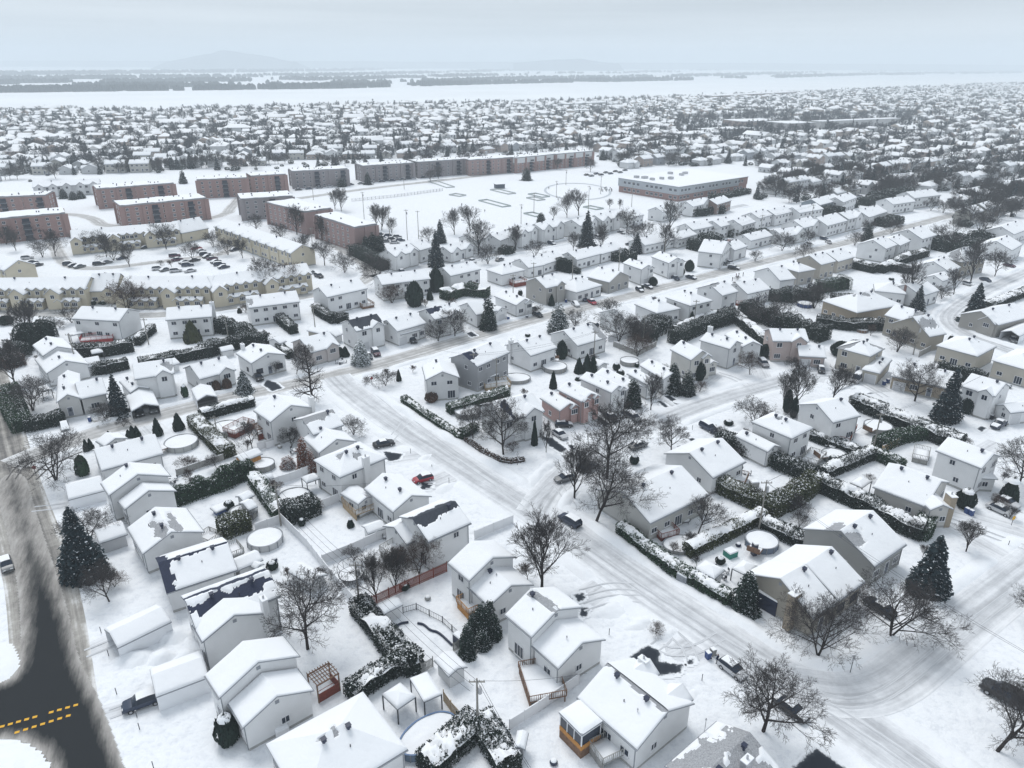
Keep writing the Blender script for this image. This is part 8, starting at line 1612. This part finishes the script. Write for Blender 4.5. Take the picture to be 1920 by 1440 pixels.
mc = arrmesh('crown', *lowcon(420, 9), mats=[SPRUCE]) if False else arrmesh('spruce_tree', *conifer_arrays(9, 10., 2.5, 500, .6, .9), mats=[SPRUCE]); mb_ = [arrmesh('bare_tree', *tubes(bare_segs(80+i, 10., 'round', 3, .2, .06)[0]+bare_segs(80+i, 10., 'round', 3, .2, .06)[1], 3), mats=[TWIG]) for i in range(2)]
def scatter(lst, nmax, name, me, labf, cat, grp, scf):
    for dd, x, y, h in lst[:nmax]:
        px, py = proj((x, y, 0)); o = ob(name, me if not isinstance(me, list) else me[int(x) % len(me)], None, (x, y, 0), x % 6.28); o.scale = scf(h); z = ZN(px, py); tag(o, labf+' '+z, cat, grp+' '+z)
scatter(tc_, 270, 'spruce_tree', mc, 'dark conifer standing between snowy roofs', 'tree', 'conifers', lambda h: (h/10, h/10, h/10))
scatter(tb_, 230, 'bare_tree', mb_, 'leafless tree standing between snowy roofs', 'tree', 'leafless trees', lambda h: (h/9, h/9, h/10))
scatter(tu_, 230, 'hedge_bush', arrmesh('hedge_bush', *lowbush(160, 5), mats=[HEDGE]), 'dark rounded garden bush between snowy roofs', 'bush', 'garden bushes', lambda h: (h, h*1.3, h*.8))
def mass(lst, protos, name, m, lab, cat, sc):
    VS, QS, off = [], [], 0
    for i, (dd, x, y, h) in enumerate(lst):
        V, Q = protos[i % len(protos)]; s = sc(h); a = x % 6.28; ca, sa = math.cos(a), math.sin(a); W_ = V.copy(); W_[:, 0] = (V[:, 0]*ca-V[:, 1]*sa)*s[0]+x; W_[:, 1] = (V[:, 0]*sa+V[:, 1]*ca)*s[0]+y; W_[:, 2] = V[:, 2]*s[1]; VS.append(W_); QS.append(Q+off); off += len(V)
    o = ob(name, arrmesh(name, np.concatenate(VS), np.concatenate(QS), mats=[m])); o['kind'] = 'stuff'; tag(o, lab, cat)
mass(tc_[270:], lc, 'distant_conifers', FARCON, 'distant conifers scattered all through the suburb up to the river', 'trees', lambda h: (h/10, h/10))
mass(tb_[230:], lb_, 'distant_leafless_trees', FARTW, 'distant leafless trees scattered all through the suburb up to the river', 'trees', lambda h: (h/9, h/10))
mass(tu_[230:], lbu, 'distant_bushes', HEDGE, 'distant hedges and bushes between the small houses', 'bushes', lambda h: (h, h*.8))
# woods across the river
VS, TS, off = [], [], 0; rg = np.random.default_rng(3); WD = mat('far_woods', (.07, .08, .09), .95, .05)
def band(ylist, n, hmin, hmax, gap, seed):
    global off
    for k in range(n):
        px = rg.uniform(-80, 2000); py = ylist(px)+rg.uniform(-1.6, 1.6)
        if fbm(px*.012, py*.35, seed) < gap: continue
        p = G((px, py)); h = rg.uniform(hmin, hmax); w = h*rg.uniform(.35, .8)
        m_ = 5; az = rg.uniform(0, 6.28)
        for j in range(3):
            a = az+j*1.05; dx, dy = math.cos(a)*w, math.sin(a)*w
            VS.extend([(p.x-dx, p.y-dy, 0), (p.x+dx*.9, p.y+dy*.9, 0), (p.x+dx*.8, p.y+dy*.8, h*.7), (p.x+dx*.1, p.y+dy*.1, h), (p.x-dx*.85, p.y-dy*.85, h*.6)]); TS.extend([(off, off+1, off+2), (off, off+2, off+3), (off, off+3, off+4)]); off += 5
fb = lambda px: float(np.interp(px, [0, 320, 640, 960, 1280, 1600, 1920], [174, 170, 166, 157, 151, 142, 137]))
band(lambda x: fb(x)-1.5, 3600, 9, 18, .44, 3); band(lambda x: fb(x)-8, 3000, 9, 18, .48, 5); band(lambda x: fb(x)-17, 3000, 9, 18, .48, 8); band(lambda x: fb(x)-25, 3000, 10, 19, .40, 14); band(lambda x: max(fb(x)-34, 123.5), 3000, 12, 24, .34, 17)
o = ob('far_woods', arrmesh('far_woods', VS, None, TS, mats=[WD])); o['kind'] = 'stuff'; tag(o, 'hazy bands of woodland across the frozen river', 'woods')
for i in range(150):
    c = cand[int(RC.random()**1.3*330)]; x, y = c[1]+RC.uniform(-9, 9), c[2]+RC.uniform(-9, 9); px, py = proj((x, y, 0))
    if nearhouse(x, y, 7.5) or inside(px, py, PARK) or min(math.hypot(a_-x, b_-y) for a_, b_ in CARS) < 5.2: continue
    K('snow-dusted car parked between houses '+ZN(px, py), Vector((x, y, 0)), c[3]+RC.choice((0, 1.57)), RC.choice(('sedan', 'suv')), RC.choice([DK, DB, GY, WH]), RC.choice((1, 2)), 'suburban cars '+ZN(px, py))
# ================================================================ haze: one closed box of even air
hm = bpy.data.materials.new('haze'); hm.use_nodes = True; t = hm.node_tree; t.nodes.clear(); mo = N(t, 'ShaderNodeOutputMaterial'); pv = N(t, 'ShaderNodeVolumePrincipled')
pv.inputs['Color'].default_value = (.86, .94, 1.0, 1); pv.inputs['Density'].default_value = HAZE; pv.inputs['Anisotropy'].default_value = .0; t.links.new(pv.outputs[0], mo.inputs['Volume'])
hb = MB(); hb.box((0, 14800, 129), (44100, 30300, 260)); o = ob('haze', hb.mesh('haze', [hm])); o['kind'] = 'stuff'; tag(o, 'thin winter haze over the whole place', 'haze'); 
for o in bpy.data.objects:
    if o.type == 'MESH' and len(o.data.polygons) == 0: print('EMPTY MESH', o.name)
